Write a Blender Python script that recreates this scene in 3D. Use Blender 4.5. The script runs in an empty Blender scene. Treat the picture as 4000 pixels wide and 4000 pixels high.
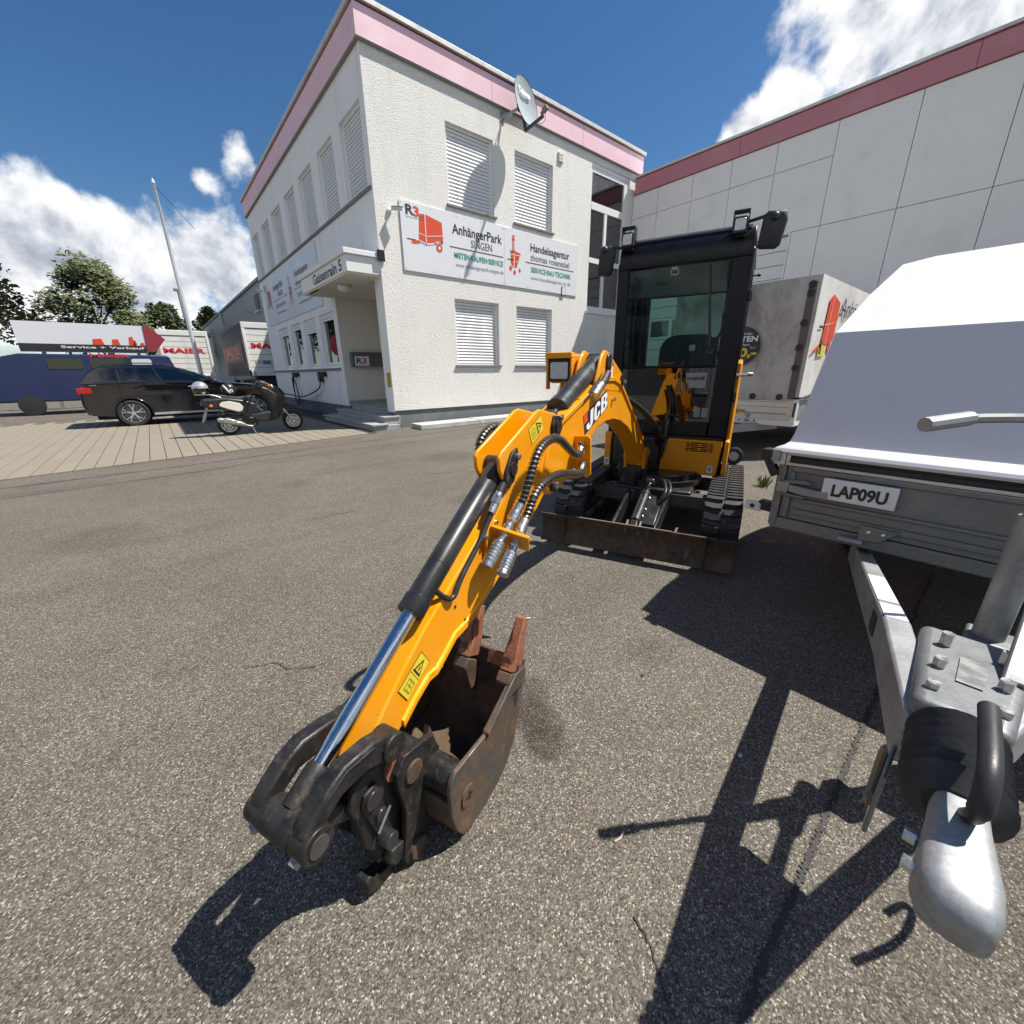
import bpy, bmesh, math, random
from mathutils import Vector, Matrix
random.seed(7)
SC = bpy.context.scene
COL = SC.collection
# ------------------------------------------------------------------ camera
cam_d = bpy.data.cameras.new('camera'); cam_o = bpy.data.objects.new('camera', cam_d); COL.objects.link(cam_o)
cam_d.sensor_fit = 'HORIZONTAL'; cam_d.sensor_width = 36.0; cam_d.lens = 36.0*1605/4000
cam_d.clip_start = 0.05; cam_d.clip_end = 2000
CAM = Vector((0, 0, 1.25))
_r = Vector((0.7653, -0.6436, -0.0109)).normalized(); _f = Vector((0.6068, 0.7270, -0.3213)).normalized()
_u = _r.cross(_f).normalized(); _r = _f.cross(_u).normalized()
cam_o.matrix_world = Matrix(((_r.x, _u.x, -_f.x, CAM.x), (_r.y, _u.y, -_f.y, CAM.y), (_r.z, _u.z, -_f.z, CAM.z), (0, 0, 0, 1)))
SC.camera = cam_o
# ------------------------------------------------------------------ render / exposure
SC.view_settings.view_transform = 'Standard'; SC.view_settings.look = 'None'
SC.view_settings.exposure = 0.68; SC.view_settings.gamma = 1.0; SC.view_settings.use_curve_mapping = False
SC.cycles.use_denoising = True
SC.cycles.max_bounces = 8; SC.cycles.transparent_max_bounces = 16; SC.cycles.caustics_reflective = False; SC.cycles.caustics_refractive = False
# ------------------------------------------------------------------ sun and sky
SUN = Vector((.499, -.310, 1.0)).normalized()
EL = math.asin(SUN.z); AZ = math.atan2(SUN.x, SUN.y)
sl = bpy.data.lights.new('sun', 'SUN'); so = bpy.data.objects.new('sun', sl); COL.objects.link(so)
sl.energy = 4.7; sl.angle = math.radians(0.53); sl.color = (1.0, 0.955, 0.88)
so.rotation_euler = SUN.to_track_quat('Z', 'Y').to_euler()
W = bpy.data.worlds.new('World'); SC.world = W; W.use_nodes = True
wt = W.node_tree; wt.nodes.clear()
def wn(t, **k):
    n = wt.nodes.new(t)
    for a, b in k.items(): setattr(n, a, b)
    return n
def wl(a, b): wt.links.new(a, b)
def wmath(op, a, b=None, c=None):
    n = wn('ShaderNodeMath', operation=op)
    for i, v in enumerate((a, b, c)):
        if v is None: continue
        if isinstance(v, (int, float)): n.inputs[i].default_value = v
        else: wl(v, n.inputs[i])
    return n.outputs[0]
out = wn('ShaderNodeOutputWorld'); bg = wn('ShaderNodeBackground'); wl(bg.outputs[0], out.inputs[0])
sky = wn('ShaderNodeTexSky'); sky.sky_type = 'NISHITA'; sky.sun_disc = False
sky.sun_elevation = EL; sky.sun_rotation = AZ; sky.altitude = 400; sky.air_density = 1.0; sky.dust_density = 0.15; sky.ozone_density = 3.0
bg.inputs[1].default_value = 0.068
tc = wn('ShaderNodeTexCoord')
nrm = wn('ShaderNodeVectorMath', operation='NORMALIZE'); wl(tc.outputs['Generated'], nrm.inputs[0])
D = nrm.outputs[0]
def noise(scale, detail, rough, vec=D, dist=0.0):
    n = wn('ShaderNodeTexNoise'); n.inputs['Scale'].default_value = scale; n.inputs['Detail'].default_value = detail
    n.inputs['Roughness'].default_value = rough; n.inputs['Distortion'].default_value = dist; wl(vec, n.inputs['Vector']); return n.outputs[0]
off = wn('ShaderNodeVectorMath', operation='ADD'); wl(D, off.inputs[0]); off.inputs[1].default_value = (SUN.x*.035, SUN.y*.035, SUN.z*.035)
n1 = noise(7.0, 9, .58, D, .15); n2 = noise(7.0, 9, .58, off.outputs[0], .15); n3 = noise(1.7, 3, .5, D)
# cumulus banks: direction, angular size, strength
def ray(u, v):
    c = (_r*((u-2000)/1605.0) - _u*((v-2000)/1605.0) + _f); return c.normalized()
banks = [(ray(3640, 10), .155, 1.3), (ray(3600, 260), .125, 1.2), (ray(3110, 430), .06, .85), (ray(2880, 540), .05, .8), (ray(3980, 150), .18, 1.1),
         (ray(560, 1010), .115, 1.15), (ray(820, 1040), .085, 1.0), (ray(690, 1050), .10, 1.1), (ray(935, 600), .032, .40), (ray(790, 715), .022, .35), (ray(560, 1230), .09, .8), (ray(900, 1130), .075, .9), (ray(300, 1030), .14, 1.15), (ray(60, 980), .14, 1.0), (ray(800, 1300), .08, .7),
         (Vector((-.7, -.2, .35)).normalized(), .45, 1.0), (Vector((-.2, -.8, .5)).normalized(), .4, 1.0), (Vector((.9, -.5, .25)).normalized(), .4, 1.0), (Vector((-.8, .5, .2)).normalized(), .4, .9), (Vector((.2, -.5, .25)).normalized(), .3, 1.0)]
field = None
for d, rad, st in banks:
    s = wn('ShaderNodeVectorMath', operation='DISTANCE'); wl(D, s.inputs[0]); s.inputs[1].default_value = d
    v = wmath('MULTIPLY', wmath('SUBTRACT', 1.0, wmath('DIVIDE', s.outputs['Value'], rad)), st)
    field = v if field is None else wmath('MAXIMUM', field, v)
field = wmath('MAXIMUM', field, -0.8)
dens = wmath('ADD', wmath('MULTIPLY', field, .75), wmath('MULTIPLY', wmath('SUBTRACT', n1, .5), 2.1))
def ramp(v, lo, hi):
    n = wn('ShaderNodeMapRange'); n.interpolation_type = 'SMOOTHSTEP'; wl(v, n.inputs[0]); n.inputs[1].default_value = lo; n.inputs[2].default_value = hi; return n.outputs[0]
mask = ramp(dens, .05, .36)
lit = ramp(wmath('ADD', wmath('MULTIPLY', wmath('SUBTRACT', n1, n2), 4.0), wmath('SUBTRACT', .75, wmath('MULTIPLY', dens, .55))), -.15, .85)
cc = wn('ShaderNodeMix', data_type='RGBA'); wl(lit, cc.inputs['Factor']); cc.inputs['A'].default_value = (3.6, 4.1, 5.0, 1); cc.inputs['B'].default_value = (9.6, 9.7, 9.9, 1)
mx = wn('ShaderNodeMix', data_type='RGBA'); wl(mask, mx.inputs['Factor']); hs_ = wn('ShaderNodeHueSaturation'); hs_.inputs['Saturation'].default_value = 1.22; hs_.inputs['Value'].default_value = .95; wl(sky.outputs[0], hs_.inputs['Color']); wl(hs_.outputs[0], mx.inputs['A']); wl(cc.outputs['Result'], mx.inputs['B'])
wl(mx.outputs['Result'], bg.inputs[0])

# ------------------------------------------------------------------ mesh helpers
def rad(d): return math.radians(d)
class MB:
    def __init__(s): s.v = []; s.f = []
    def add(s, vs, fs):
        o = len(s.v); s.v += [tuple(p) for p in vs]; s.f += [tuple(i+o for i in f) for f in fs]; return s
    def box(s, x0, x1, y0, y1, z0, z1):
        return s.add([(x0,y0,z0),(x1,y0,z0),(x1,y1,z0),(x0,y1,z0),(x0,y0,z1),(x1,y0,z1),(x1,y1,z1),(x0,y1,z1)],
                     [(0,3,2,1),(4,5,6,7),(0,1,5,4),(1,2,6,5),(2,3,7,6),(3,0,4,7)])
    def beam(s, p, q, w, h, up=(0,0,1), w2=None, h2=None):
        p = Vector(p); q = Vector(q); d = (q-p).normalized(); u = Vector(up); sd = d.cross(u)
        if sd.length < 1e-4: sd = d.cross(Vector((1,0,0)))
        sd.normalize(); u = sd.cross(d).normalized(); w2 = w if w2 is None else w2; h2 = h if h2 is None else h2
        vs = []
        for c, ww, hh in ((p, w, h), (q, w2, h2)):
            for a, b in ((-1,-1),(1,-1),(1,1),(-1,1)): vs.append(c+sd*(a*ww/2)+u*(b*hh/2))
        return s.add(vs, [(0,1,2,3),(7,6,5,4),(0,4,5,1),(1,5,6,2),(2,6,7,3),(3,7,4,0)])
    def cyl(s, p, q, r, r2=None, n=16, cap=True):
        p = Vector(p); q = Vector(q); d = (q-p).normalized(); a = d.orthogonal().normalized(); b = d.cross(a); r2 = r if r2 is None else r2
        vs = []
        for c, rr in ((p, r), (q, r2)):
            for i in range(n):
                t = 2*math.pi*i/n; vs.append(c+a*(math.cos(t)*rr)+b*(math.sin(t)*rr))
        fs = [(i, (i+1) % n, n+(i+1) % n, n+i) for i in range(n)]
        if cap: fs += [tuple(range(n))[::-1], tuple(range(n, 2*n))]
        return s.add(vs, fs)
    def ring(s, p, q, r0, r1, n=24):      # hollow pipe
        p = Vector(p); q = Vector(q); d = (q-p).normalized(); a = d.orthogonal().normalized(); b = d.cross(a); vs = []
        for c, rr in ((p, r0), (q, r0), (q, r1), (p, r1)):
            for i in range(n):
                t = 2*math.pi*i/n; vs.append(c+a*(math.cos(t)*rr)+b*(math.sin(t)*rr))
        fs = []
        for k in range(4):
            for i in range(n): fs.append((k*n+i, k*n+(i+1) % n, ((k+1) % 4)*n+(i+1) % n, ((k+1) % 4)*n+i))
        return s.add(vs, fs)
    def lathe(s, prof, o, d, n=24):       # profile [(r, h)] round axis d
        o = Vector(o); d = Vector(d).normalized(); a = d.orthogonal().normalized(); b = d.cross(a); vs = []; fs = []
        for r, h in prof:
            for i in range(n):
                t = 2*math.pi*i/n; vs.append(o+d*h+a*(math.cos(t)*r)+b*(math.sin(t)*r))
        for k in range(len(prof)-1):
            for i in range(n): fs.append((k*n+i, k*n+(i+1) % n, (k+1)*n+(i+1) % n, (k+1)*n+i))
        return s.add(vs, fs)
    def tube(s, path, r, n=8, cap=True):
        path = [Vector(p) for p in path]; m = len(path); rs = r if isinstance(r, (list, tuple)) else [r]*m
        vs = []; fs = []; a = None
        for i, p in enumerate(path):
            t = (path[min(i+1, m-1)]-path[max(i-1, 0)]).normalized()
            a = t.orthogonal().normalized() if a is None else (a-t*a.dot(t)).normalized()
            b = t.cross(a)
            for k in range(n):
                g = 2*math.pi*k/n; vs.append(p+a*(math.cos(g)*rs[i])+b*(math.sin(g)*rs[i]))
        for i in range(m-1):
            for k in range(n): fs.append((i*n+k, i*n+(k+1) % n, (i+1)*n+(k+1) % n, (i+1)*n+k))
        if cap: fs += [tuple(range(n))[::-1], tuple(range((m-1)*n, m*n))]
        return s.add(vs, fs)
    def prism(s, poly, fn, d0, d1):       # poly 2D, fn(u, v, d) -> 3D
        n = len(poly); vs = [fn(u, v, d0) for u, v in poly]+[fn(u, v, d1) for u, v in poly]
        return s.add(vs, [tuple(range(n))[::-1], tuple(range(n, 2*n))]+[(i, (i+1) % n, n+(i+1) % n, n+i) for i in range(n)])
    def loft(s, rings, cap=True):
        n = len(rings[0]); vs = [p for r in rings for p in r]; fs = []
        for k in range(len(rings)-1):
            for i in range(n): fs.append((k*n+i, k*n+(i+1) % n, (k+1)*n+(i+1) % n, (k+1)*n+i))
        if cap: fs += [tuple(range(n))[::-1], tuple(range((len(rings)-1)*n, len(rings)*n))]
        return s.add(vs, fs)
    def sphere(s, c, rx, ry, rz, nu=16, nv=10, v0=-90, v1=90):
        rings = []
        for j in range(nv+1):
            ph = rad(v0+(v1-v0)*j/nv)
            rings.append([(c[0]+rx*math.cos(ph)*math.cos(2*math.pi*i/nu), c[1]+ry*math.cos(ph)*math.sin(2*math.pi*i/nu), c[2]+rz*math.sin(ph)) for i in range(nu)])
        return s.loft(rings, cap=True)
    def quad(s, a, b, c, d): return s.add([a, b, c, d], [(0, 1, 2, 3)])
XZ = lambda u, v, d: (u, d, v)      # polygon in xz, depth along y
YZ = lambda u, v, d: (d, u, v)
XY = lambda u, v, d: (u, v, d)
def rrect(x0, x1, y0, y1, r, n=4):
    p = []
    for cx, cy, a0 in ((x1-r, y1-r, 0), (x0+r, y1-r, 90), (x0+r, y0+r, 180), (x1-r, y0+r, 270)):
        for i in range(n+1):
            t = rad(a0+90*i/n); p.append((cx+r*math.cos(t), cy+r*math.sin(t)))
    return p
def circ(cx, cy, r, n=24, a0=0, a1=360):
    k = n if a1-a0 >= 360 else n+1
    return [(cx+r*math.cos(rad(a0+(a1-a0)*i/n)), cy+r*math.sin(rad(a0+(a1-a0)*i/n))) for i in range(k)]
def smooth_path(pts, k=6):
    pts = [Vector(p) for p in pts]; o = []
    for i in range(len(pts)-1):
        p0 = pts[max(i-1, 0)]; p1 = pts[i]; p2 = pts[i+1]; p3 = pts[min(i+2, len(pts)-1)]
        for j in range(k):
            t = j/k; o.append(.5*((2*p1)+(p2-p0)*t+(2*p0-5*p1+4*p2-p3)*t*t+(3*p1-p0-3*p2+p3)*t**3))
    o.append(pts[-1]); return o
def coil(path, R, r, pitch, n=5, seg=9):   # helix wrapped round a path
    P = smooth_path(path, 10); d = [0]
    for i in range(1, len(P)): d.append(d[-1]+(P[i]-P[i-1]).length)
    L = d[-1]; turns = L/pitch; m = int(turns*seg); o = []; a = None; j = 0
    for i in range(m+1):
        s_ = L*i/m
        while j < len(P)-2 and d[j+1] < s_: j += 1
        t = (s_-d[j])/max(d[j+1]-d[j], 1e-9); c = P[j].lerp(P[j+1], t); tg = (P[j+1]-P[j]).normalized()
        a = tg.orthogonal().normalized() if a is None else (a-tg*a.dot(tg)).normalized(); b = tg.cross(a); g = 2*math.pi*turns*i/m
        o.append(c+a*(R*math.cos(g))+b*(R*math.sin(g)))
    return o

ROOTM = {}
def root_of(o):
    while o.parent: o = o.parent
    return o
def thing(name, label, cat, loc=(0,0,0), rz=0, group=None):
    o = bpy.data.objects.new(name, None); COL.objects.link(o); o.location = loc; o.rotation_euler = (0, 0, rz); o.empty_display_size = .2
    o['label'] = label; o['category'] = cat
    if group: o['group'] = group
    ROOTM[o.name] = (Matrix.Translation(Vector(loc)) @ Matrix.Rotation(rz, 4, 'Z')).inverted()
    return o
def mesh_of(name, mb, mat, smooth=35, recalc=True):
    me = bpy.data.meshes.new(name); me.from_pydata(mb.v, [], mb.f); 
    if recalc:
        b = bmesh.new(); b.from_mesh(me); bmesh.ops.recalc_face_normals(b, faces=b.faces); b.to_mesh(me); b.free()
    if smooth:
        for p in me.polygons: p.use_smooth = True
        try: me.set_sharp_from_angle(angle=rad(smooth))
        except Exception: pass
    if mat: me.materials.append(mat)
    return me
def split_mb(mb):          # loose pieces that lie well apart become parts of their own
    n = len(mb.v); par = list(range(n))
    def fd(i):
        while par[i] != i: par[i] = par[par[i]]; i = par[i]
        return i
    seen = {}
    for i, p in enumerate(mb.v):
        k = (round(p[0], 4), round(p[1], 4), round(p[2], 4))
        if k in seen: par[fd(i)] = fd(seen[k])
        else: seen[k] = i
    for f in mb.f:
        for i in f[1:]: par[fd(i)] = fd(f[0])
    isl = {}
    for i in range(n): isl.setdefault(fd(i), []).append(i)
    if len(isl) < 2 or len(isl) > 40: return [mb]
    ks = list(isl); bx = {}
    for k in ks:
        P = [mb.v[i] for i in isl[k]]; bx[k] = ([min(p[a] for p in P) for a in range(3)], [max(p[a] for p in P) for a in range(3)])
    g = {k: k for k in ks}
    def fg(k):
        while g[k] != k: k = g[k]
        return k
    for a in range(len(ks)):
        for b in range(a):
            A, B = bx[ks[a]], bx[ks[b]]; gap = math.sqrt(sum(max(0, A[0][c]-B[1][c], B[0][c]-A[1][c])**2 for c in range(3)))
            if gap <= max(.02, .5*max(max(A[1][c]-A[0][c] for c in range(3)), max(B[1][c]-B[0][c] for c in range(3)))): g[fg(ks[a])] = fg(ks[b])
    gs = {}
    for k in ks: gs.setdefault(fg(k), []).append(k)
    if len(gs) < 2: return [mb]
    o = []
    for grp in gs.values():
        idx = sorted(i for k in grp for i in isl[k]); mp = {v: j for j, v in enumerate(idx)}; q = MB(); q.v = [mb.v[i] for i in idx]; q.f = [tuple(mp[i] for i in f) for f in mb.f if f[0] in mp]; o.append(q)
    return o
_KEEP = ('lettering', 'pictogram', 'symbol', 'print', 'lines', 'letters', 'crown', 'mark', 'rule_line', 'plinth')
def obj(name, mb, mat, parent=None, world=False, smooth=35, bevel=0, bseg=2, label=None, cat=None, group=None, kind=None, recalc=True):
    if parent is not None and kind is None and not any(k in name for k in _KEEP):
        ps = split_mb(mb)
        if len(ps) > 1:
            r = [_obj(name, p, mat, parent, world, smooth, bevel, bseg, label, cat, group, kind, recalc) for p in ps]; return r[0]
    return _obj(name, mb, mat, parent, world, smooth, bevel, bseg, label, cat, group, kind, recalc)
def _obj(name, mb, mat, parent=None, world=False, smooth=35, bevel=0, bseg=2, label=None, cat=None, group=None, kind=None, recalc=True):
    if world and parent is not None:
        m = ROOTM[root_of(parent).name]; mb.v = [tuple(m @ Vector(p)) for p in mb.v]
    loc = None
    if parent is None and kind is None and mb.v:      # own origin at the base
        xs = [p[0] for p in mb.v]; ys = [p[1] for p in mb.v]; zs = [p[2] for p in mb.v]
        loc = Vector(((min(xs)+max(xs))/2, (min(ys)+max(ys))/2, min(zs))); mb.v = [(p[0]-loc.x, p[1]-loc.y, p[2]-loc.z) for p in mb.v]
    o = bpy.data.objects.new(name, mesh_of(name, mb, mat, smooth, recalc)); COL.objects.link(o)
    if loc is not None: o.location = loc; ROOTM[o.name] = Matrix.Translation(loc).inverted()
    if parent is not None: o.parent = parent
    if bevel:
        m = o.modifiers.new('bevel', 'BEVEL'); m.width = bevel; m.segments = bseg; m.limit_method = 'ANGLE'; m.angle_limit = rad(40); m.harden_normals = False
    if label: o['label'] = label
    if cat: o['category'] = cat
    if group: o['group'] = group
    if kind: o['kind'] = kind
    return o
def inst(name, me, parent, loc, rot=(0,0,0), scale=None):
    o = bpy.data.objects.new(name, me); COL.objects.link(o); o.parent = parent; o.location = loc; o.rotation_euler = rot
    if scale: o.scale = scale
    return o
_txt = bpy.data.objects.new('_t', bpy.data.curves.new('_t', 'FONT'))
def text_mb(body, width, cap, org, xd, yd, bold=0.0, shear=0.0, res=3):
    c = _txt.data; c.body = body; c.size = 1; c.offset = bold; c.shear = shear; c.resolution_u = res; c.fill_mode = 'FRONT'; c.extrude = 0
    me = bpy.data.meshes.new_from_object(_txt)
    v = [p.co.copy() for p in me.vertices]; f = [tuple(p.vertices) for p in me.polygons]; bpy.data.meshes.remove(me)
    mb = MB()
    if not v: return mb
    x0 = min(p.x for p in v); x1 = max(p.x for p in v); k = cap/.73
    sx = width/(x1-x0) if width else k
    org = Vector(org); xd = Vector(xd).normalized(); yd = Vector(yd).normalized()
    mb.add([org+xd*((p.x-x0)*sx)+yd*(p.y*k) for p in v], f); return mb
def text(name, body, width, cap, org, xd, yd, mat, parent, bold=0.0, shear=0.0, world=True):
    mb = text_mb(body, width, cap, org, xd, yd, bold, shear)
    return obj(name, mb, mat, parent, world=world, smooth=0, recalc=False)

# ------------------------------------------------------------------ materials
def lin(c):
    return tuple((x/12.92 if x <= .04045 else ((x+.055)/1.055)**2.4) for x in c)
def S(r, g, b): return lin((r/255, g/255, b/255))
class NT:
    def __init__(s, name):
        s.m = bpy.data.materials.new(name); s.m.use_nodes = True; s.t = s.m.node_tree; s.b = s.t.nodes['Principled BSDF']; s.o = s.t.nodes['Material Output']; s.c = None
    def n(s, t, **k):
        x = s.t.nodes.new(t)
        for a, b in k.items(): setattr(x, a, b)
        return x
    def l(s, a, b): s.t.links.new(a, b)
    def co(s, kind='Object'):
        if kind == 'pos': return s.n('ShaderNodeNewGeometry').outputs['Position']
        return s.n('ShaderNodeTexCoord').outputs[kind]
    def mapping(s, v, scale=(1,1,1), rot=(0,0,0)):
        m = s.n('ShaderNodeMapping'); s.l(v, m.inputs[0]); m.inputs['Scale'].default_value = scale; m.inputs['Rotation'].default_value = rot; return m.outputs[0]
    def noise(s, v, scale, detail=4, rough=.55, dist=0):
        x = s.n('ShaderNodeTexNoise'); s.l(v, x.inputs['Vector']); x.inputs['Scale'].default_value = scale; x.inputs['Detail'].default_value = detail; x.inputs['Roughness'].default_value = rough; x.inputs['Distortion'].default_value = dist; return x.outputs[0]
    def vor(s, v, scale, feature='F1', rnd=1.0):
        x = s.n('ShaderNodeTexVoronoi', feature=feature); s.l(v, x.inputs['Vector']); x.inputs['Scale'].default_value = scale; x.inputs['Randomness'].default_value = rnd; return x
    def math(s, op, a, b=None):
        x = s.n('ShaderNodeMath', operation=op)
        for i, v in enumerate((a, b)):
            if v is None: continue
            if isinstance(v, (int, float)): x.inputs[i].default_value = v
            else: s.l(v, x.inputs[i])
        return x.outputs[0]
    def rng(s, v, a, b, c=0, d=1, smooth=True):
        x = s.n('ShaderNodeMapRange'); x.interpolation_type = 'SMOOTHSTEP' if smooth else 'LINEAR'; s.l(v, x.inputs[0])
        for i, y in enumerate((a, b, c, d)): x.inputs[i+1].default_value = y
        return x.outputs[0]
    def mix(s, f, a, b, mode='MIX'):
        x = s.n('ShaderNodeMix', data_type='RGBA', blend_type=mode)
        if isinstance(f, (int, float)): x.inputs['Factor'].default_value = f
        else: s.l(f, x.inputs['Factor'])
        for k, v in (('A', a), ('B', b)):
            if isinstance(v, tuple): x.inputs[k].default_value = (*v[:3], 1)
            else: s.l(v, x.inputs[k])
        return x.outputs['Result']
    def ramp(s, v, stops, interp='LINEAR'):
        x = s.n('ShaderNodeValToRGB'); s.l(v, x.inputs[0]); r = x.color_ramp; r.interpolation = interp
        while len(r.elements) < len(stops): r.elements.new(.5)
        for e, (p, c) in zip(r.elements, stops): e.position = p; e.color = (*c, 1)
        return x.outputs[0]
    def base(s, c):
        if isinstance(c, tuple): s.b.inputs['Base Color'].default_value = (*c[:3], 1)
        else: s.l(c, s.b.inputs['Base Color'])
    def rough(s, v):
        if isinstance(v, (int, float)): s.b.inputs['Roughness'].default_value = v
        else: s.l(v, s.b.inputs['Roughness'])
    def bump(s, h, strength=.3, dist=.01):
        x = s.n('ShaderNodeBump'); s.l(h, x.inputs['Height']); x.inputs['Strength'].default_value = strength; x.inputs['Distance'].default_value = dist; s.l(x.outputs[0], s.b.inputs['Normal'])
def mul(c, k): return tuple(min(1, x*k) for x in c)
def M(name, col, rough=.55, metal=0.0, var=.12, scale=6, bump=0, bscale=60, dirt=None, damt=.5, dscale=4, coat=0, spec=.5, dlo=.5, dhi=.75, dust=None):
    t = NT(name); v = t.co('Object'); n = t.noise(v, scale, 6, .6)
    c = t.mix(n, mul(col, 1-var), mul(col, 1+var))
    if dirt is not None:
        d = t.rng(t.noise(v, dscale, 8, .65, .3), dlo, dhi, 0, damt); c = t.mix(d, c, dirt)
    if dust is not None:
        mpv = t.mapping(v, (1, 1, .45)); c = t.mix(t.rng(t.noise(mpv, 5.5, 7, .62, .5), .42, .75, 0, dust[1]), c, dust[0])
        c = t.mix(t.rng(t.noise(t.mapping(v, (1.6, .3, 1)), 70, 3, .5), .69, .72, 0, .5), c, mul(col, .35))
    t.base(c); t.rough(t.rng(t.noise(v, scale*2.3, 5), .3, .7, max(0, rough-.08), min(1, rough+.08))); t.b.inputs['Metallic'].default_value = metal
    t.b.inputs['Specular IOR Level'].default_value = spec
    if coat: t.b.inputs['Coat Weight'].default_value = coat; t.b.inputs['Coat Roughness'].default_value = .08
    if bump: t.bump(t.noise(v, bscale, 4), bump, .004)
    return t.m
MT = {}
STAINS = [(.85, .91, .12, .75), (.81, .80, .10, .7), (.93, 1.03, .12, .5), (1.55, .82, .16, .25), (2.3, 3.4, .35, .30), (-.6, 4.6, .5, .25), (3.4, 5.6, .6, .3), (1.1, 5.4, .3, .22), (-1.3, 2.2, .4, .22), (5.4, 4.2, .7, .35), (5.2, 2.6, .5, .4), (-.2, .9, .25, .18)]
def asphalt():
    t = NT('asphalt'); p = t.co('pos')
    v1 = t.vor(p, 270); v2 = t.vor(p, 105)
    sep = t.n('ShaderNodeSeparateColor'); t.l(v1.outputs['Color'], sep.inputs[0])
    c = t.ramp(sep.outputs[0], [(0, (.046,.040,.033)), (.25, (.086,.075,.061)), (.62, (.134,.118,.096)), (.86, (.190,.168,.134)), (.94, (.27,.243,.20)), (1, (.46,.43,.37))])
    sep2 = t.n('ShaderNodeSeparateColor'); t.l(v2.outputs['Color'], sep2.inputs[0])
    big = t.math('MULTIPLY', t.rng(sep2.outputs[1], .90, .98), t.rng(v2.outputs['Distance'], .28, .40, 1, 0))
    c = t.mix(t.math('MULTIPLY', big, .7), c, (.40, .37, .32))
    big2 = t.math('MULTIPLY', t.rng(sep2.outputs[2], .9, .97), t.rng(v2.outputs['Distance'], .30, .42, 1, 0))
    c = t.mix(t.math('MULTIPLY', big2, .75), c, (.030, .028, .026))
    st = t.noise(p, .55, 6, .6); st2 = t.noise(p, 3.2, 5, .6)
    c = t.mix(t.rng(st, .35, .65, 0, .38), c, (.62, .60, .58), 'MULTIPLY')
    c = t.mix(t.rng(st2, .45, .72, 0, .28), c, (.66, .60, .50), 'MULTIPLY')
    # worn tyre lanes running along the yard
    mp = t.mapping(p, (.10, 1.1, 1)); c = t.mix(t.rng(t.noise(mp, 1.0, 4), .5, .68, 0, .22), c, (.55, .52, .49), 'MULTIPLY')
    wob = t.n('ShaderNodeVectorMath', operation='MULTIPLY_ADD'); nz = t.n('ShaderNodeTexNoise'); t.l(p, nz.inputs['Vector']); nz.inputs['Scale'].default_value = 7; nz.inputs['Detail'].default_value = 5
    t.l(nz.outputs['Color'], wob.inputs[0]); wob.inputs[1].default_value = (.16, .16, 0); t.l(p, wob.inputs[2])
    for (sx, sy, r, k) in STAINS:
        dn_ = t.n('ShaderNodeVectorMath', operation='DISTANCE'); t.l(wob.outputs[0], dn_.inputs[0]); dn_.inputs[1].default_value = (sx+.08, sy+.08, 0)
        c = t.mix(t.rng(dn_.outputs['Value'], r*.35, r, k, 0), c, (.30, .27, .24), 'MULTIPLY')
    t.base(c); t.rough(.82); t.b.inputs['Specular IOR Level'].default_value = .35
    h = t.math('ADD', t.math('MULTIPLY', v1.outputs['Distance'], -1.0), t.math('MULTIPLY', t.noise(p, 40, 3), .8)); t.bump(h, .5, .004)
    return t.m
def stucco(name, col, dirt=.35, sc=38, strength=.9):
    t = NT(name); v = t.co('pos')
    n = t.noise(t.mapping(v, (1, 1, 1.5)), sc, 5, .62, .6); n2 = t.noise(v, sc*2.6, 3)
    c = t.mix(t.noise(v, .9, 5), mul(col, .95), mul(col, 1.04))
    mp = t.mapping(v, (1.6, 1.6, .22)); d = t.rng(t.noise(mp, 1.6, 7, .65), .5, .8, 0, dirt)
    c = t.mix(d, c, mul((.52, .49, .44), .8))
    c = t.mix(t.rng(n, .60, .72, 0, .10), c, (.4, .37, .31)); t.base(c); t.rough(.92); t.b.inputs['Specular IOR Level'].default_value = .25
    t.bump(t.math('ADD', n, t.math('MULTIPLY', n2, .35)), strength, .022); return t.m
def rust(name, a, b, c_, scale=9, rough=.75, metal=.25, bump=.3):
    t = NT(name); v = t.co('Object'); n = t.noise(v, scale, 9, .68, .4); n2 = t.noise(v, scale*3.3, 6, .6); n3 = t.noise(t.mapping(v, (1, 1, .25)), scale*1.7, 7, .6)
    c = t.mix(t.rng(n, .38, .6), a, b); c = t.mix(t.rng(n2, .52, .72, 0, .8), c, c_); c = t.mix(t.rng(n3, .6, .8, 0, .45), c, (.26, .20, .14))
    t.base(c); t.rough(t.rng(n2, .3, .7, rough-.2, rough+.1)); t.b.inputs['Metallic'].default_value = metal; t.bump(n2, bump, .004); return t.m
def glass(name, tint, gloss=.9, ior=1.5, rough=.0, base_refl=0.0):
    t = NT(name); t.t.nodes.remove(t.b); tr = t.n('ShaderNodeBsdfTransparent'); tr.inputs[0].default_value = (*tint, 1)
    gl = t.n('ShaderNodeBsdfGlossy'); gl.inputs['Roughness'].default_value = rough; gl.inputs[0].default_value = (gloss, gloss, gloss, 1)
    fr = t.n('ShaderNodeFresnel'); fr.inputs[0].default_value = ior; ms = t.n('ShaderNodeMixShader')
    t.l(t.math('ADD', fr.outputs[0], base_refl), ms.inputs[0]); t.l(tr.outputs[0], ms.inputs[1]); t.l(gl.outputs[0], ms.inputs[2]); t.l(ms.outputs[0], t.o.inputs[0]); return t.m
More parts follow.
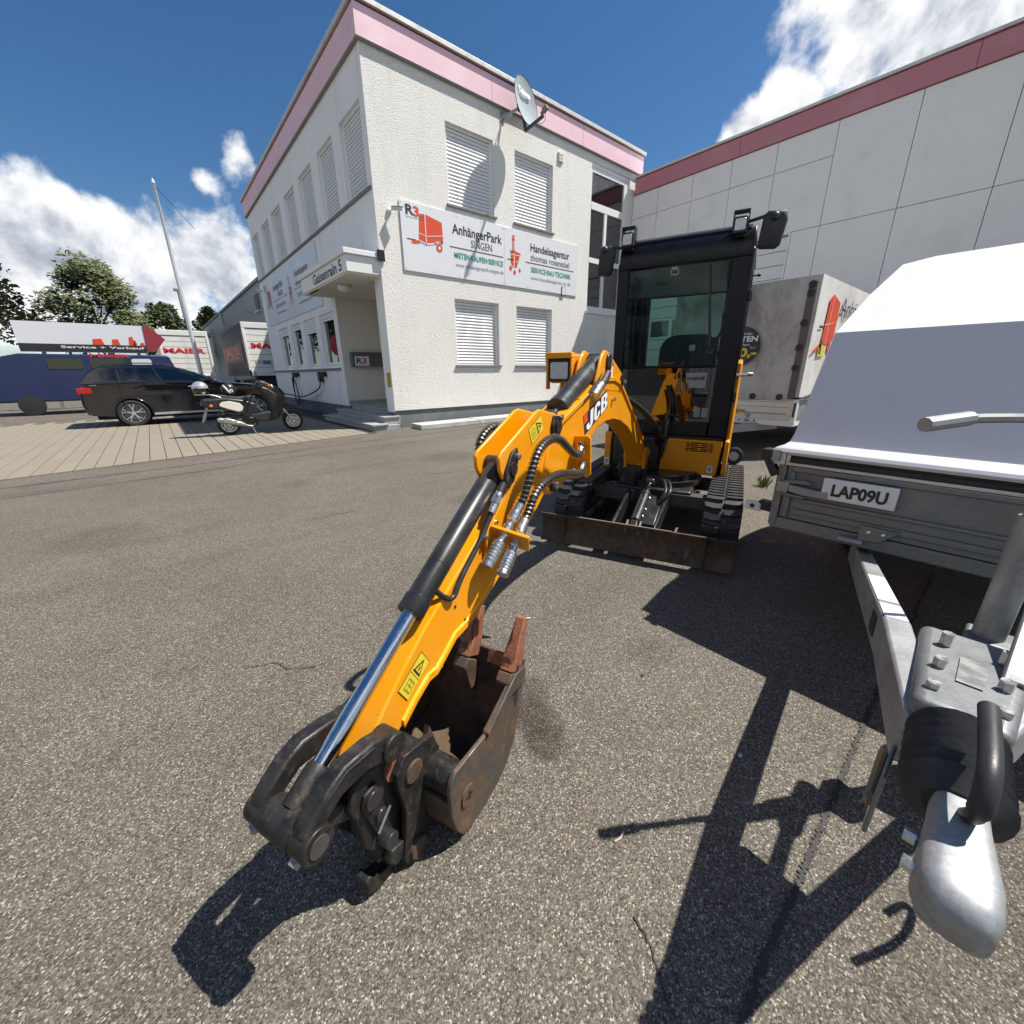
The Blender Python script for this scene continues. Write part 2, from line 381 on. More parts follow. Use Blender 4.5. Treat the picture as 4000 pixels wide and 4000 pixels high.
def galv(name='galvanised', k=1.0):
    t = NT(name); v = t.co('Object'); vo = t.vor(v, 170); sep = t.n('ShaderNodeSeparateColor'); t.l(vo.outputs['Color'], sep.inputs[0])
    c = t.mix(sep.outputs[0], mul((.30, .31, .315), k), mul((.37, .38, .385), k)); d = t.rng(t.noise(v, 5, 8, .65), .45, .75, 0, .45); c = t.mix(d, c, (.20, .19, .17))
    t.base(c); t.rough(t.rng(t.noise(v, 12), .3, .7, .42, .62)); t.b.inputs['Metallic'].default_value = .55; return t.m
MT['asphalt'] = asphalt()
MT['stucco'] = stucco('stucco_white', (.86, .845, .795), .16, 36, 1.0)
MT['stucco_side'] = stucco('plaster_side', (.84, .84, .84), .42, 45, .3)
MT['recess'] = stucco('plaster_recess', (.74, .71, .64), .3, 40, .4)
MT['plinth'] = M('plinth_grey', (.16, .17, .18), .85, 0, .15, 3, .25, 70, (.33, .32, .29), .35, 2)
MT['plinth_blue'] = M('plinth_blue', (.13, .15, .19), .8, 0, .12, 3, .15, 70)
MT['white_paint'] = M('white_paint', (.78, .78, .77), .45, 0, .04, 3, 0, 60, (.45, .44, .41), .25, 3)
MT['white_frame'] = M('white_frame', (.82, .82, .81), .35, 0, .03, 3)
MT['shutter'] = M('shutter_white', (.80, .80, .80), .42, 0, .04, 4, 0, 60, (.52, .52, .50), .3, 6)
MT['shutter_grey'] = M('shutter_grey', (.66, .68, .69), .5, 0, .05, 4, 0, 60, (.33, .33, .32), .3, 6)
MT['pink'] = M('fascia_pink', (.80, .53, .60), .6, 0, .07, 1.6, .1, 40, (.85, .68, .73), .6, 1.2)
MT['rose'] = M('fascia_rose', (.50, .20, .235), .6, 0, .10, 1.6, .1, 40, (.55, .33, .36), .8, .6)
MT['maroon'] = M('fascia_maroon', (.20, .035, .055), .6)
MT['cap_metal'] = M('cap_metal', (.62, .61, .57), .45, .3, .12, 3, 0, 60, (.35, .33, .28), .5, 2.5)
MT['sill'] = M('sill_stone', (.20, .20, .185), .75, 0, .2, 8, .3, 50, (.32, .32, .28), .5, 6)
MT['granite'] = M('granite_step', (.33, .35, .345), .7, 0, .25, 60, .2, 90, (.18, .18, .17), .5, 2)
MT['granite_light'] = M('granite_slab', (.46, .48, .455), .8, 0, .18, 45, .35, 60, (.24, .21, .17), .6, 3)
MT['panel'] = M('hall_panel', (.80, .795, .775), .75, 0, .05, 2.0, .12, 70, (.62, .61, .58), .4, 1.1)
MT['joint'] = M('joint_dark', (.24, .235, .22), .9)
MT['slatdoor'] = M('door_slat', (.76, .77, .76), .5, 0, .05, 4)
MT['dark'] = M('dark_void', (.012, .012, .013), .9, 0, .1)
MT['room'] = M('dark_room', (.05, .05, .052), .9, 0, .3, 3)
MT['winglass'] = glass('window_glass', (.34, .37, .36), .95, 1.55, .0, .10)
MT['cabglass'] = glass('cab_glass', (.72, .84, .81), .55, 1.40, .0, .0)
MT['cabglass_low'] = glass('cab_glass_lower', (.40, .45, .44), .85, 1.5, .0, .07)
MT['carglass'] = glass('car_glass', (.10, .13, .13), .95, 1.5, .0, .05)
MT['signwhite'] = M('sign_white', (.76, .77, .79), .35, 0, .02, 3)
MT['signfade'] = M('sign_faded', (.62, .66, .72), .35, 0, .04, 3, 0, 60, (.78, .80, .83), .7, 1.2)
MT['orange_print'] = M('print_orange', (.72, .075, .022), .45, 0, .05, 9)
MT['orange_faded'] = M('print_orange_faded', (.42, .13, .10), .5, 0, .1, 9)
MT['ink'] = M('print_black', (.025, .026, .03), .5, 0, .05)
MT['ink_fade'] = M('print_black_faded', (.11, .12, .14), .5)
MT['ink_grey'] = M('print_grey', (.17, .175, .185), .5, 0, .05)
MT['teal'] = M('print_teal', (.025, .30, .25), .5)
MT['teal_fade'] = M('print_teal_faded', (.24, .42, .40), .5)
MT['red_print'] = M('print_red', (.60, .03, .03), .5)
MT['white_print'] = M('print_white', (.82, .82, .82), .5)
MT['yellow_print'] = M('print_yellow', (.75, .58, .03), .5)
MT['yellow'] = M('digger_yellow', (.82, .305, .0005), .36, 0, .045, 3, .04, 160, (.16, .085, .02), .75, 26, .08, .32, .70, .76, ((.62, .36, .10), .30))
MT['yellow_edge'] = M('digger_yellow_weld', (.84, .46, .03), .42, 0, .12, 30, .5, 120)
MT['black_paint'] = M('black_paint', (.016, .0165, .018), .36, 0, .3, 6, .03, 120, (.07, .065, .058), .5, 14, .1, .45, .5, .75, ((.085, .08, .07), .35))
MT['black_plastic'] = M('black_plastic', (.022, .022, .024), .5, 0, .2, 8, .08, 200, (.06, .058, .055), .4, 9)
MT['cab_black'] = M('cab_black', (.0045, .0052, .0085), .34, 0, .2, 5, .02, 150, (.02, .02, .02), .25, 10, 0, .32)
MT['link_black'] = rust('link_black', (.012, .012, .013), (.026, .024, .022), (.060, .048, .038), 14, .55, .2, .5)
MT['rust'] = rust('rusty_steel', (.060, .047, .037), (.135, .078, .045), (.045, .038, .033), 9)
MT['rust_bucket'] = rust('bucket_steel', (.135, .095, .066), (.088, .080, .072), (.23, .115, .055), 7, .6, .45, .4)
MT['rust_tooth'] = rust('tooth_rust', (.24, .085, .042), (.30, .125, .068), (.14, .055, .032), 22, .75, .2, .5)
MT['rust_blade'] = rust('blade_rust', (.042, .031, .024), (.080, .045, .028), (.024, .021, .019), 8, .7, .2, .4)
MT['soil'] = M('bucket_soil', (.095, .060, .032), .95, 0, .3, 26, .9, 80, (.085, .06, .038), .7, 9)
MT['chrome'] = M('chrome_rod', (.70, .71, .73), .12, 1.0, .06, 30)
MT['zinc'] = M('zinc_fitting', (.62, .61, .58), .3, .95, .15, 40, .1, 200)
MT['steel'] = M('raw_steel', (.36, .36, .35), .42, .8, .25, 12, .1, 90)
MT['dull_steel'] = M('dull_steel', (.10, .098, .092), .55, .5, .3, 12, .1, 90, (.05, .045, .04), .5, 8)
MT['rubber'] = M('rubber', (.020, .021, .022), .62, 0, .3, 12, .2, 90, (.085, .082, .076), .55, 11)
MT['tyre'] = M('tyre', (.022, .022, .022), .8, 0, .2, 12)
MT['hose'] = M('hose_black', (.018, .018, .019), .45, 0, .2, 20)
MT['coilwire'] = M('coil_wire', (.40, .36, .29), .35, .9, .15, 60)
MT['galv'] = galv(); MT['galv_dark'] = galv('galvanised_dull', .62)
MT['lid'] = M('lid_plastic', (.62, .62, .64), .42, 0, .05, 2.2, .06, 14, (.50, .48, .45), .40, 5, 0, .4, .52, .80)
MT['alu'] = M('aluminium', (.60, .60, .58), .38, .75, .1, 5, 0, 60, (.34, .33, .30), .5, 5)
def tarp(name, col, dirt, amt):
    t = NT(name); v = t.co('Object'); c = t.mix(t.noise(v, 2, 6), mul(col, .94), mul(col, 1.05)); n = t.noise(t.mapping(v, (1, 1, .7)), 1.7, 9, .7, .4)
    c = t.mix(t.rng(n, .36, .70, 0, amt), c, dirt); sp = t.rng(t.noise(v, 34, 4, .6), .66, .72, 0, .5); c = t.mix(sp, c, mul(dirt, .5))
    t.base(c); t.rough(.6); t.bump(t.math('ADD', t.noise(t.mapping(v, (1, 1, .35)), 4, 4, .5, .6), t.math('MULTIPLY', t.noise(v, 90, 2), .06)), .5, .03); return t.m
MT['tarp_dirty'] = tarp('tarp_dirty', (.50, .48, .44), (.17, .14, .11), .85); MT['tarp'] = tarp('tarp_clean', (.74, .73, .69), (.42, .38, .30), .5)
MT['carpaint'] = M('car_black', (.006, .007, .011), .12, 0, .1, 2, 0, 60, None, .5, 4, 1.0)
MT['navy'] = M('navy_paint', (.012, .022, .085), .3, 0, .1, 2, 0, 60, None, .5, 4, .3)
MT['curtain'] = M('curtain_navy', (.014, .020, .055), .5, 0, .2, 3)
MT['boxwhite'] = M('box_white', (.80, .79, .75), .5, 0, .04, 2, 0, 60, (.5, .48, .43), .3, 1.5)
MT['greybox'] = M('mailbox_grey', (.13, .135, .14), .45, .3, .08, 3)
MT['lampglass'] = M('lamp_glass', (.70, .69, .62), .4)
MT['lens'] = M('lamp_lens', (.55, .56, .58), .15, .4, .3, 60, .8, 70)
MT['dishgrey'] = M('dish_grey', (.34, .395, .415), .8, 0, .05, 3, 0, 60, None, .5, 4, 0, .2)
MT['dishdark'] = M('dish_arm', (.045, .055, .058), .5, .2)
MT['lnb'] = M('lnb_olive', (.19, .19, .14), .6)
MT['greyfabric'] = M('seat_fabric', (.045, .050, .060), .85, 0, .2, 20, .2, 120)
MT['greyliner'] = M('headliner', (.42, .43, .44), .9, 0, .08, 6)
MT['bark'] = M('bark', (.10, .075, .05), .95, 0, .3, 14, .6, 40)
def leafm(name, a, b):
    t = NT(name); oi = t.n('ShaderNodeObjectInfo'); v = t.co('Object'); c = t.mix(t.rng(t.noise(v, 1.1, 4), .3, .7), a, b); t.base(c); t.rough(.6)
    t.b.inputs['Subsurface Weight'].default_value = 0; t.b.inputs['Transmission Weight'].default_value = 0; return t.m
MT['leaf1'] = leafm('leaves_olive', (.052, .072, .018), (.105, .125, .035)); MT['leaf2'] = leafm('leaves_dark', (.030, .048, .015), (.065, .088, .026)); MT['grass'] = leafm('grass_blades', (.10, .17, .03), (.17, .22, .06))
def corr(name, col):
    t = NT(name); v = t.co('pos'); w = t.n('ShaderNodeTexWave', wave_type='BANDS', bands_direction='Y'); t.l(v, w.inputs[0]); w.inputs['Scale'].default_value = 1.3
    t.base(t.mix(t.noise(v, .4, 4), mul(col, .9), mul(col, 1.08))); t.rough(.55); t.bump(w.outputs[0], .5, .04); return t.m
MT['corrugated'] = corr('corrugated_grey', (.25, .27, .30))
def pav(name, col):
    t = NT(name); v = t.co('pos'); n = t.noise(t.mapping(v, (.5, 9, 1)), 3, 6, .6); n2 = t.noise(v, 60, 4, .6); oi = t.n('ShaderNodeObjectInfo')
    c = t.mix(n, mul(col, .80), mul(col, 1.15)); c = t.mix(t.rng(n2, .35, .7, 0, .35), c, mul(col, .6)); c = t.mix(t.rng(oi.outputs['Random'], 0, 1, 0, .35, False), c, mul(col, .72)); t.base(c); t.rough(.85); t.bump(n2, .4, .004); return t.m
MT['paver'] = pav('paver_concrete', (.255, .222, .172)); MT['tar'] = M('tar', (.035, .033, .030), .75, 0, .3, 30, .4, 80)
MT['orange_lens'] = M('indicator_orange', (.75, .16, .01), .25); MT['red_lens'] = M('red_lens', (.45, .015, .012), .2)
MT['silver'] = M('silver_helmet', (.62, .63, .64), .22, .6, .1, 5, 0, 60, None, .5, 4, .5); MT['cream'] = M('cream_panel', (.74, .72, .60), .4, 0, .05, 20)
# ================================================================== GROUND
obj('ground', MB().quad((-160,-120,0),(180,-120,0),(180,220,0),(-160,220,0)), MT['asphalt'], kind='structure', smooth=0)
def pave_edge(x): return 8.41+.165*(x+.52)
pv = thing('paving', '', ''); del pv['label']; del pv['category']; pv['kind'] = 'structure'
PX0, PX1 = -9.0, 4.32
obj('paving_bed', MB().add([(PX0, pave_edge(PX0)-.0, .004), (3.68, pave_edge(3.68), .004), (3.68, 9.31, .004), (4.32, 9.5, .004), (4.32, 17.5, .004), (PX0, 17.5, .004)], [(0,1,2,3,4,5)]), MT['tar'], pv, smooth=0)
PW = .2075; j0 = -.47; slabs = []
c0 = int((PX0-j0)/PW); c1 = int((3.66-j0)/PW)
for c in range(c0, c1):
    x0 = j0+c*PW+.005; x1 = x0+PW-.010; y = pave_edge(x0); r = 0
    nxt = 8.9+((c*37) % 5)*.09
    while nxt < pave_edge(x1)+.15: nxt += .42
    while y < 17.3:
        slabs.append((x0, x1, y if r else None, nxt)); y = nxt+.003; r += 1; nxt += .83
def slab_mb(x0, x1, y0, y1):
    ya, yb = (pave_edge(x0), pave_edge(x1)) if y0 is None else (y0, y0); zt = .014; b = .004
    P = [(x0, ya), (x1, yb), (x1, y1), (x0, y1)]; cx = (x0+x1)/2; cy = (ya+y1)/2
    Q = [(x0+b, ya+b), (x1-b, yb+b), (x1-b, y1-b*.4), (x0+b, y1-b*.4)]
    return [(p[0], p[1], .003) for p in P]+[(p[0], p[1], zt-b*.8) for p in P]+[(p[0], p[1], zt) for p in Q]
SF = [(0,1,5,4),(1,2,6,5),(2,3,7,6),(3,0,4,7),(4,5,9,8),(5,6,10,9),(6,7,11,10),(7,4,8,11),(8,9,10,11)]
slabs.sort(key=lambda s: math.hypot((s[0]-1.2)*.9, ((s[2] if s[2] else pave_edge(s[0]))-8.2)*1.2))
rest = MB()
share = {}
for i, (x0, x1, y0, y1) in enumerate(slabs):
    if i < 298:
        if y0 is not None:
            if 'm' not in share: share['m'] = mesh_of('paving_slab', MB().add([(p[0]-x0, p[1]-y0, p[2]) for p in slab_mb(x0, x1, y0, y0+.827)], SF), MT['paver'], 0)
            inst('paving_slab', share['m'], pv, (x0, y0, random.uniform(-.0015, .0015)))
        else: obj('paving_slab', MB().add(slab_mb(x0, x1, y0, y1), SF), MT['paver'], pv, smooth=0)
    else: rest.add(slab_mb(x0, x1, y0, y1), SF)
obj('paving_slabs_far', rest, MT['paver'], pv, smooth=0, kind='stuff')
# tar joints and cracks in the yard: thin irregular strips
def strip(pts, w, jit, z=.004, sub=14):
    P = smooth_path([(p[0], p[1], z) for p in pts], sub); mb = MB(); vs = []
    for i, p in enumerate(P):
        t = (P[min(i+1, len(P)-1)]-P[max(i-1, 0)]).normalized(); n = Vector((-t.y, t.x, 0)); k = random.uniform(.35, 1.0)
        o = n*random.uniform(-jit, jit); vs += [p+o+n*(w*k/2), p+o-n*(w*k/2)]
    mb.add(vs, [(2*i, 2*i+1, 2*i+3, 2*i+2) for i in range(len(P)-1)]); return mb
def yard(name, mb): obj(name, mb, MT['tar'], None, kind='structure', smooth=0, recalc=False)
yard('tar_joint', strip([(-9, 7.15), (-.5, 7.62), (.7, 7.72), (2.3, 7.95), (3.9, 8.1), (7, 8.35), (11, 8.7)], .03, .012, sub=30))
yard('tar_joint', strip([(-9, 6.3), (-.5, 6.96), (1.05, 7.25), (3.4, 7.35), (6, 7.55), (10, 7.9)], .02, .010, sub=30))
yard('pavement_crack', strip([(3.6, .085), (2.6, .08), (1.99, .082), (1.73, .079), (1.31, .072), (1.15, .069), (.99, .066), (.72, .062), (.5, .035), (.3, .0)], .020, .006, sub=60))
yard('pavement_crack', strip([(.86, 3.9), (.95, 3.85), (1.05, 3.9), (1.16, 3.86), (1.24, 3.9)], .010, .006))
yard('pavement_crack', strip([(2.5, 4.8), (2.75, 4.62), (2.9, 4.65), (3.1, 4.4)], .012, .008))
yard('pavement_crack', strip([(.05, 1.95), (.16, 1.9), (.2, 1.82), (.3, 1.75)], .006, .004))
yard('pavement_crack', strip([(.62, .30), (.6, .24), (.55, .17), (.52, .08)], .006, .003))
# ================================================================== OFFICE BUILDING
YF, XL, XR, YB = 9.54, 4.35, 13.42, 21.45
bld = thing('office_building', 'two-storey white rendered office building with pink roof fascia and closed roller shutters', 'building', (XL, YF, 0))
def wall_open(mb, fn, u0, u1, z0, z1, ops, th):
    us = sorted({u0, u1, *[o[0] for o in ops], *[o[1] for o in ops]}); zs = sorted({z0, z1, *[o[2] for o in ops], *[o[3] for o in ops]})
    def inop(u, z): return any(o[0] < u < o[1] and o[2] < z < o[3] for o in ops)
    for i in range(len(us)-1):
        for k in range(len(zs)-1):
            if inop((us[i]+us[i+1])/2, (zs[k]+zs[k+1])/2): continue
            a, b, c, d = us[i], us[i+1], zs[k], zs[k+1]
            mb.quad(fn(a, c, 0), fn(b, c, 0), fn(b, d, 0), fn(a, d, 0))
    for a, b, c, d in ops:
        if (a, b, c, d) == RC: continue
        for (p, q) in (((a, c), (b, c)), ((b, c), (b, d)), ((b, d), (a, d)), ((a, d), (a, c))):
            mb.quad(fn(p[0], p[1], 0), fn(q[0], q[1], 0), fn(q[0], q[1], th), fn(p[0], p[1], th))
    return mb
ff = lambda u, z, d: (u, YF+d, z); fl = lambda u, z, d: (XL+d, u, z)
FW = [(6.17, 7.50, 4.95, 6.50), (8.18, 9.54, 4.95, 6.50), (6.19, 7.58, 1.45, 3.0), (8.21, 9.60, 1.45, 3.0)]
STW = (11.13, 12.98, 3.12, 7.0)
RC = (9.95, 12.65, .37, 3.25)
obj('front_wall', wall_open(MB(), ff, XL, XR, .41, 7.25, FW+[STW], .26), MT['stucco'], bld, True, smooth=0, recalc=False)
LU = [(9.78, 10.95), (11.46, 12.6), (13.15, 14.31), (14.87, 16.0), (16.57, 17.78), (18.3, 19.45), (20.1, 21.2)]
LL = [(12.98, 14.25), (14.70, 16.0), (16.42, 17.65), (18.17, 19.5)]
RC = (9.95, 12.65, .37, 3.25)
obj('side_wall', wall_open(MB(), fl, YF, YB, .37, 7.25, [(a, b, 4.93, 6.42) for a, b in LU]+[(a, b, 1.45, 2.95) for a, b in LL]+[RC], .22), MT['stucco_side'], bld, True, smooth=0, recalc=False)
obj('plinth', MB().box(XL+.03, XR, YF+.035, YF+.3, -.05, .41), MT['plinth'], bld, True)
obj('plinth', MB().box(XL+.025, XL+.3, 12.66, YB, -.05, .37).box(XL+.026, XL+.3, YF+.036, 9.94, -.05, .37), MT['plinth_blue'], bld, True)
# closed back, end and roof so that nothing is see-through
obj('rear_walls', MB().quad((XL,YB,-.05),(XR,YB,-.05),(XR,YB,7.6),(XL,YB,7.6)).quad((XR,YF+.02,-.05),(XR,YB,-.05),(XR,YB,7.6),(XR,YF+.02,7.6)), MT['stucco_side'], bld, True, smooth=0, recalc=False)
obj('roof', MB().box(XL-.02, XR, YF-.02, YB, 7.3, 7.66), MT['cap_metal'], bld, True)
# entrance recess
rc = MB(); XBK = 5.5
rc.quad((XL,12.65,.37),(XBK,12.65,.37),(XBK,12.65,3.25),(XL,12.65,3.25)); rc.quad((XBK,9.95,.37),(XBK,12.65,.37),(XBK,12.65,3.25),(XBK,9.95,3.25))
rc.quad((XL,9.95,.37),(XBK,9.95,.37),(XBK,9.95,3.25),(XL,9.95,3.25)); rc.quad((XL,9.95,3.25),(XBK,9.95,3.25),(XBK,12.65,3.25),(XL,12.65,3.25))
obj('entrance_recess', rc, MT['recess'], bld, True, smooth=0, recalc=False)
obj('skirting', MB().box(XL+.02, XBK, 12.62, 12.649, .42, .52).box(XBK-.02, XBK-.001, 10.0, 12.61, .42, .52), MT['granite'], bld, True)
dr = obj('entrance_door', MB().box(XBK-.06, XBK-.002, 10.15, 11.5, .43, 2.75), MT['white_frame'], bld, True, bevel=.006)
obj('door_glass', MB().box(XBK-.066, XBK-.061, 10.3, 11.35, .75, 2.6), MT['winglass'], dr, True)
obj('door_handle', MB().cyl((XBK-.10, 10.25, 1.2), (XBK-.10, 10.25, 1.75), .012).cyl((XBK-.10,10.25,1.25),(XBK-.06,10.25,1.25),.008).cyl((XBK-.10,10.25,1.7),(XBK-.06,10.25,1.7),.008), MT['zinc'], dr, True)
# steps
def tread(x0, x1, y0, y1, z): return MB().box(x0, x1, y0, y1, z-.035, z)
obj('step', MB().box(3.70, 4.36, 9.345, 12.95, -.02, .113), MT['granite'], bld, True, bevel=.004)
obj('tread', tread(3.67, 4.06, 9.31, 13.0, .15), MT['granite'], bld, True, bevel=.004)
obj('step', MB().box(4.05, 4.45, 9.50, 12.8, .116, .26), MT['granite'], bld, True, bevel=.004)
obj('tread', tread(4.02, 4.44, 9.47, 12.82, .297), MT['granite'], bld, True, bevel=.004)
obj('landing', MB().box(4.43, XBK, 9.96, 12.64, .2, .385), MT['granite'], bld, True)
obj('tread', tread(4.40, XBK-.01, 9.955, 12.645, .422), MT['granite'], bld, True, bevel=.004)
# canopy
obj('canopy_soffit', MB().box(3.645, XL-.002, 9.60, 12.9, 3.255, 3.30), MT['recess'], bld, True)
obj('canopy_fascia', MB().box(3.62, XL-.001, 9.575, 12.925, 3.285, 3.60), MT['white_paint'], bld, True, bevel=.006)
obj('canopy_cap', MB().box(3.57, XL+.001, 9.53, 12.98, 3.603, 3.705), MT['white_paint'], bld, True, bevel=.008)
obj('canopy_drip', MB().box(3.66, 3.72, 11.9, 12.5, 3.243, 3.2545), MT['rust'], bld, True)
obj('rain_gutter', MB().box(XL-.06, XL+.10, 9.50, 9.526, 3.55, 3.76), MT['dark'], bld, True)
text('address_lettering', 'Gaisenrain 5', 2.05, .215, (3.6165, 11.9, 3.345), (0,-1,0), (0,0,1), MT['ink'], bld, .022)
# fascia: separate panels with joints, cap strip
OV = .075
for a, b in ((XL-OV, 7.445), (7.452, 10.615), (10.622, XR+.1)):
    obj('fascia_panel', MB().box(a, b, YF-OV, YF+.05, 7.19, 7.665), MT['pink'], bld, True, bevel=.003)
for a, b in ((YF+.051, 12.46), (12.467, 15.76), (15.767, 19.26), (19.267, YB+OV)):
    obj('fascia_panel', MB().box(XL-OV, XL+.05, a, b, 7.19, 7.665), MT['pink'], bld, True, bevel=.003)
obj('fascia_unfaded_strip', MB().box(XL-OV+.012, XR+.09, YF-OV+.012, YF+.06, 7.666, 7.70).box(XL-OV+.012, XL+.06, YF+.061, YB+OV-.01, 7.666, 7.70), MT['maroon'], bld, True)  # deeper red of the unfaded fascia just under the cap
obj('roof_cap', MB().box(XL-OV-.05, XR+.16, YF-OV-.05, YF+.3, 7.701, 7.785).box(XL-OV-.05, XL+.3, YF+.301, YB+OV+.04, 7.701, 7.785), MT['cap_metal'], bld, True, bevel=.006)
obj('fascia_bottom_trim', MB().box(XL-OV+.01, XR, YF-OV+.01, YF+.04, 7.165, 7.189).box(XL-OV+.01, XL+.04, YF+.041, YB, 7.165, 7.189), MT['joint'], bld, True)
# roller shutters: box frame with every slat its own piece
def slat_mesh(name, L, h, mat, axis):
    prof = [(0, 0), (.014, .004), (.022, h*.30), (.021, h*.55), (.010, h*.86), (0, h-.006)]   # (out, z)
    mb = MB()
    if axis == 'x': mb.prism(prof, lambda o, z, d: (d, -o, z), 0, L)
    else: mb.prism(prof, lambda o, z, d: (-o, d, z), 0, L)
    return mesh_of(name, mb, mat, 50)
def shutter(fn, a, b, c, d, axis, mat, rec=.10, to=None, sill=True):
    fr = MB(); w = .055
    for (p0, p1, q0, q1) in ((a, a+w, c, d), (b-w, b, c, d), (a+w, b-w, d-.05, d)):
        v = [fn(p0, q0, rec-.035), fn(p1, q0, rec-.035), fn(p1, q1, rec-.035), fn(p0, q1, rec-.035), fn(p0, q0, rec+.06), fn(p1, q0, rec+.06), fn(p1, q1, rec+.06), fn(p0, q1, rec+.06)]
        fr.add(v, [(0,1,2,3),(7,6,5,4),(0,4,5,1),(1,5,6,2),(2,6,7,3),(3,7,4,0)])
    f = obj('window', fr, MT['white_frame'], bld, True, bevel=.004)
    L = b-a-2*w; h = .0735; zt = d-.05; zb = c+.02 if to is None else to
    key = (axis, round(L, 2), mat.name)
    if key not in SL: SL[key] = slat_mesh('slat', L, h, mat, axis)
    z = zt-h; m = ROOTM[bld.name]
    while z > zb-.01:
        o = m @ Vector(fn(a+w, z, rec+.012)); inst('slat', SL[key], f, o); z -= h
    bar = MB(); v = [fn(a+w, zb-.02, rec-.012), fn(b-w, zb-.02, rec-.012), fn(b-w, z+h, rec-.012), fn(a+w, z+h, rec-.012), fn(a+w, zb-.02, rec+.02), fn(b-w, zb-.02, rec+.02), fn(b-w, z+h, rec+.02), fn(a+w, z+h, rec+.02)]
    if z+h > zb: obj('end_bar', bar.add(v, [(0,1,2,3),(7,6,5,4),(0,4,5,1),(1,5,6,2),(2,6,7,3),(3,7,4,0)]), mat, f, True)
    back = MB().quad(fn(a, c, rec+.045), fn(b, c, rec+.045), fn(b, d, rec+.045), fn(a, d, rec+.045)); obj('shutter_back', back, MT['room'], f, True, smooth=0)
    if sill:
        s = MB(); v = [fn(a-.06, c-.045, -.05), fn(b+.06, c-.045, -.05), fn(b+.06, c-.002, -.05), fn(a-.06, c-.002, -.05), fn(a-.06, c-.045, rec), fn(b+.06, c-.045, rec), fn(b+.06, c+.006, rec), fn(a-.06, c+.006, rec)]
        obj('window_sill', s.add(v, [(0,1,2,3),(7,6,5,4),(0,4,5,1),(1,5,6,2),(2,6,7,3),(3,7,4,0)]), MT['sill'], f, True, bevel=.004)
    return f
SL = {}
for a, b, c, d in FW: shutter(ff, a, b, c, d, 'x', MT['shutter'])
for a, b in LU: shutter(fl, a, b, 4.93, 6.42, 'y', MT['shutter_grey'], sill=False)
obj('long_sill', MB().box(XL-.05, XL+.1, 9.6, 21.4, 4.865, 4.922), MT['sill'], bld, True, bevel=.004)
obj('long_sill', MB().box(XL-.05, XL+.1, 12.9, 21.35, 1.372, 1.435), MT['sill'], bld, True, bevel=.004)
# ground-floor side windows: half-open shutters over glazing
def fbox(mb, fn, p0, p1, q0, q1, r0, r1):
    v = [fn(p0, q0, r0), fn(p1, q0, r0), fn(p1, q1, r0), fn(p0, q1, r0), fn(p0, q0, r1), fn(p1, q0, r1), fn(p1, q1, r1), fn(p0, q1, r1)]
    return mb.add(v, [(0,1,2,3),(7,6,5,4),(0,4,5,1),(1,5,6,2),(2,6,7,3),(3,7,4,0)])
for i, (a, b) in enumerate(LL):
    c, d = 1.45, 2.95; zs = d-(.22, .45, .20, .26)[i]
    f = obj('window', fbox(fbox(fbox(fbox(MB(), fl, a, a+.07, c, d, .05, .13), fl, b-.07, b, c, d, .05, .13), fl, a+.07, b-.07, c, c+.07, .05, .13), fl, a+.07, b-.07, d-.06, d, .05, .13), MT['white_frame'], bld, True, bevel=.004)
    tl = .10 if i == 3 else 0
    sa = MB()
    for p0, p1, q0, q1 in ((a+.08, a+.16, c+.08, zs), (b-.16, b-.08, c+.08, zs), (a+.16, b-.16, c+.08, c+.16)): fbox(sa, fl, p0, p1, q0, q1, .075, .15)
    obj('sash', sa, MT['white_frame'], f, True, bevel=.004)
    obj('pane', fbox(MB(), fl, a+.16, b-.16, c+.16, zs, .115, .121), MT['winglass'], f, True, smooth=0)
    obj('interior', MB().quad(fl(a, c, .35), fl(b, c, .35), fl(b, d, .35), fl(a, d, .35)).quad(fl(a, c, .35), fl(a, c, .16), fl(a, d, .16), fl(a, d, .35)).quad(fl(b, c, .35), fl(b, c, .16), fl(b, d, .16), fl(b, d, .35)), MT['room'], f, True, smooth=0)
    key = ('y', round(b-a-.14, 2), 'ng')
    if key not in SL: SL[key] = slat_mesh('slat', b-a-.14, .0735, MT['shutter'], 'y')
    z = d-.06-.0735
    while z > zs-.03: inst('slat', SL[key], f, ROOTM[bld.name] @ Vector(fl(a+.07, z, .055))); z -= .0735
# tall stair window: two glazed tiers with transom
a, b, c, d = STW
f = obj('window', fbox(fbox(fbox(fbox(fbox(MB(), ff, a, a+.08, c, d-.1, .04, .14), ff, b-.22, b, c, d-.1, .04, .14), ff, a+.08, b-.22, c, c+.12, .04, .14), ff, a+.08, b-.22, d-.22, d-.1, .04, .14), ff, a, b, d-.1, d, .03, .14), MT['white_frame'], bld, True, bevel=.005)
mm = MB(); fbox(mm, ff, a+.08, b-.22, 5.86, 6.05, .03, .13); fbox(mm, ff, a+.08, b-.22, 4.46, 4.60, .03, .13); fbox(mm, ff, 11.86, 11.98, c+.12, 5.86, .035, .125)
obj('mullion', mm, MT['white_frame'], f, True, bevel=.004)
for p0, p1, q0, q1 in ((a+.08, b-.22, 6.05, d-.22), (a+.08, 11.86, 4.60, 5.86), (11.98, b-.22, 4.60, 5.86), (a+.08, 11.86, c+.12, 4.46), (11.98, b-.22, c+.12, 4.46)):
    obj('pane', fbox(MB(), ff, p0+.004, p1-.004, q0+.004, q1-.004, .09, .096), MT['winglass'], f, True, smooth=0)
iw = MB(); wz = [(a, c, .2), (b, c, .2), (b, d, .2), (a, d, .2)]
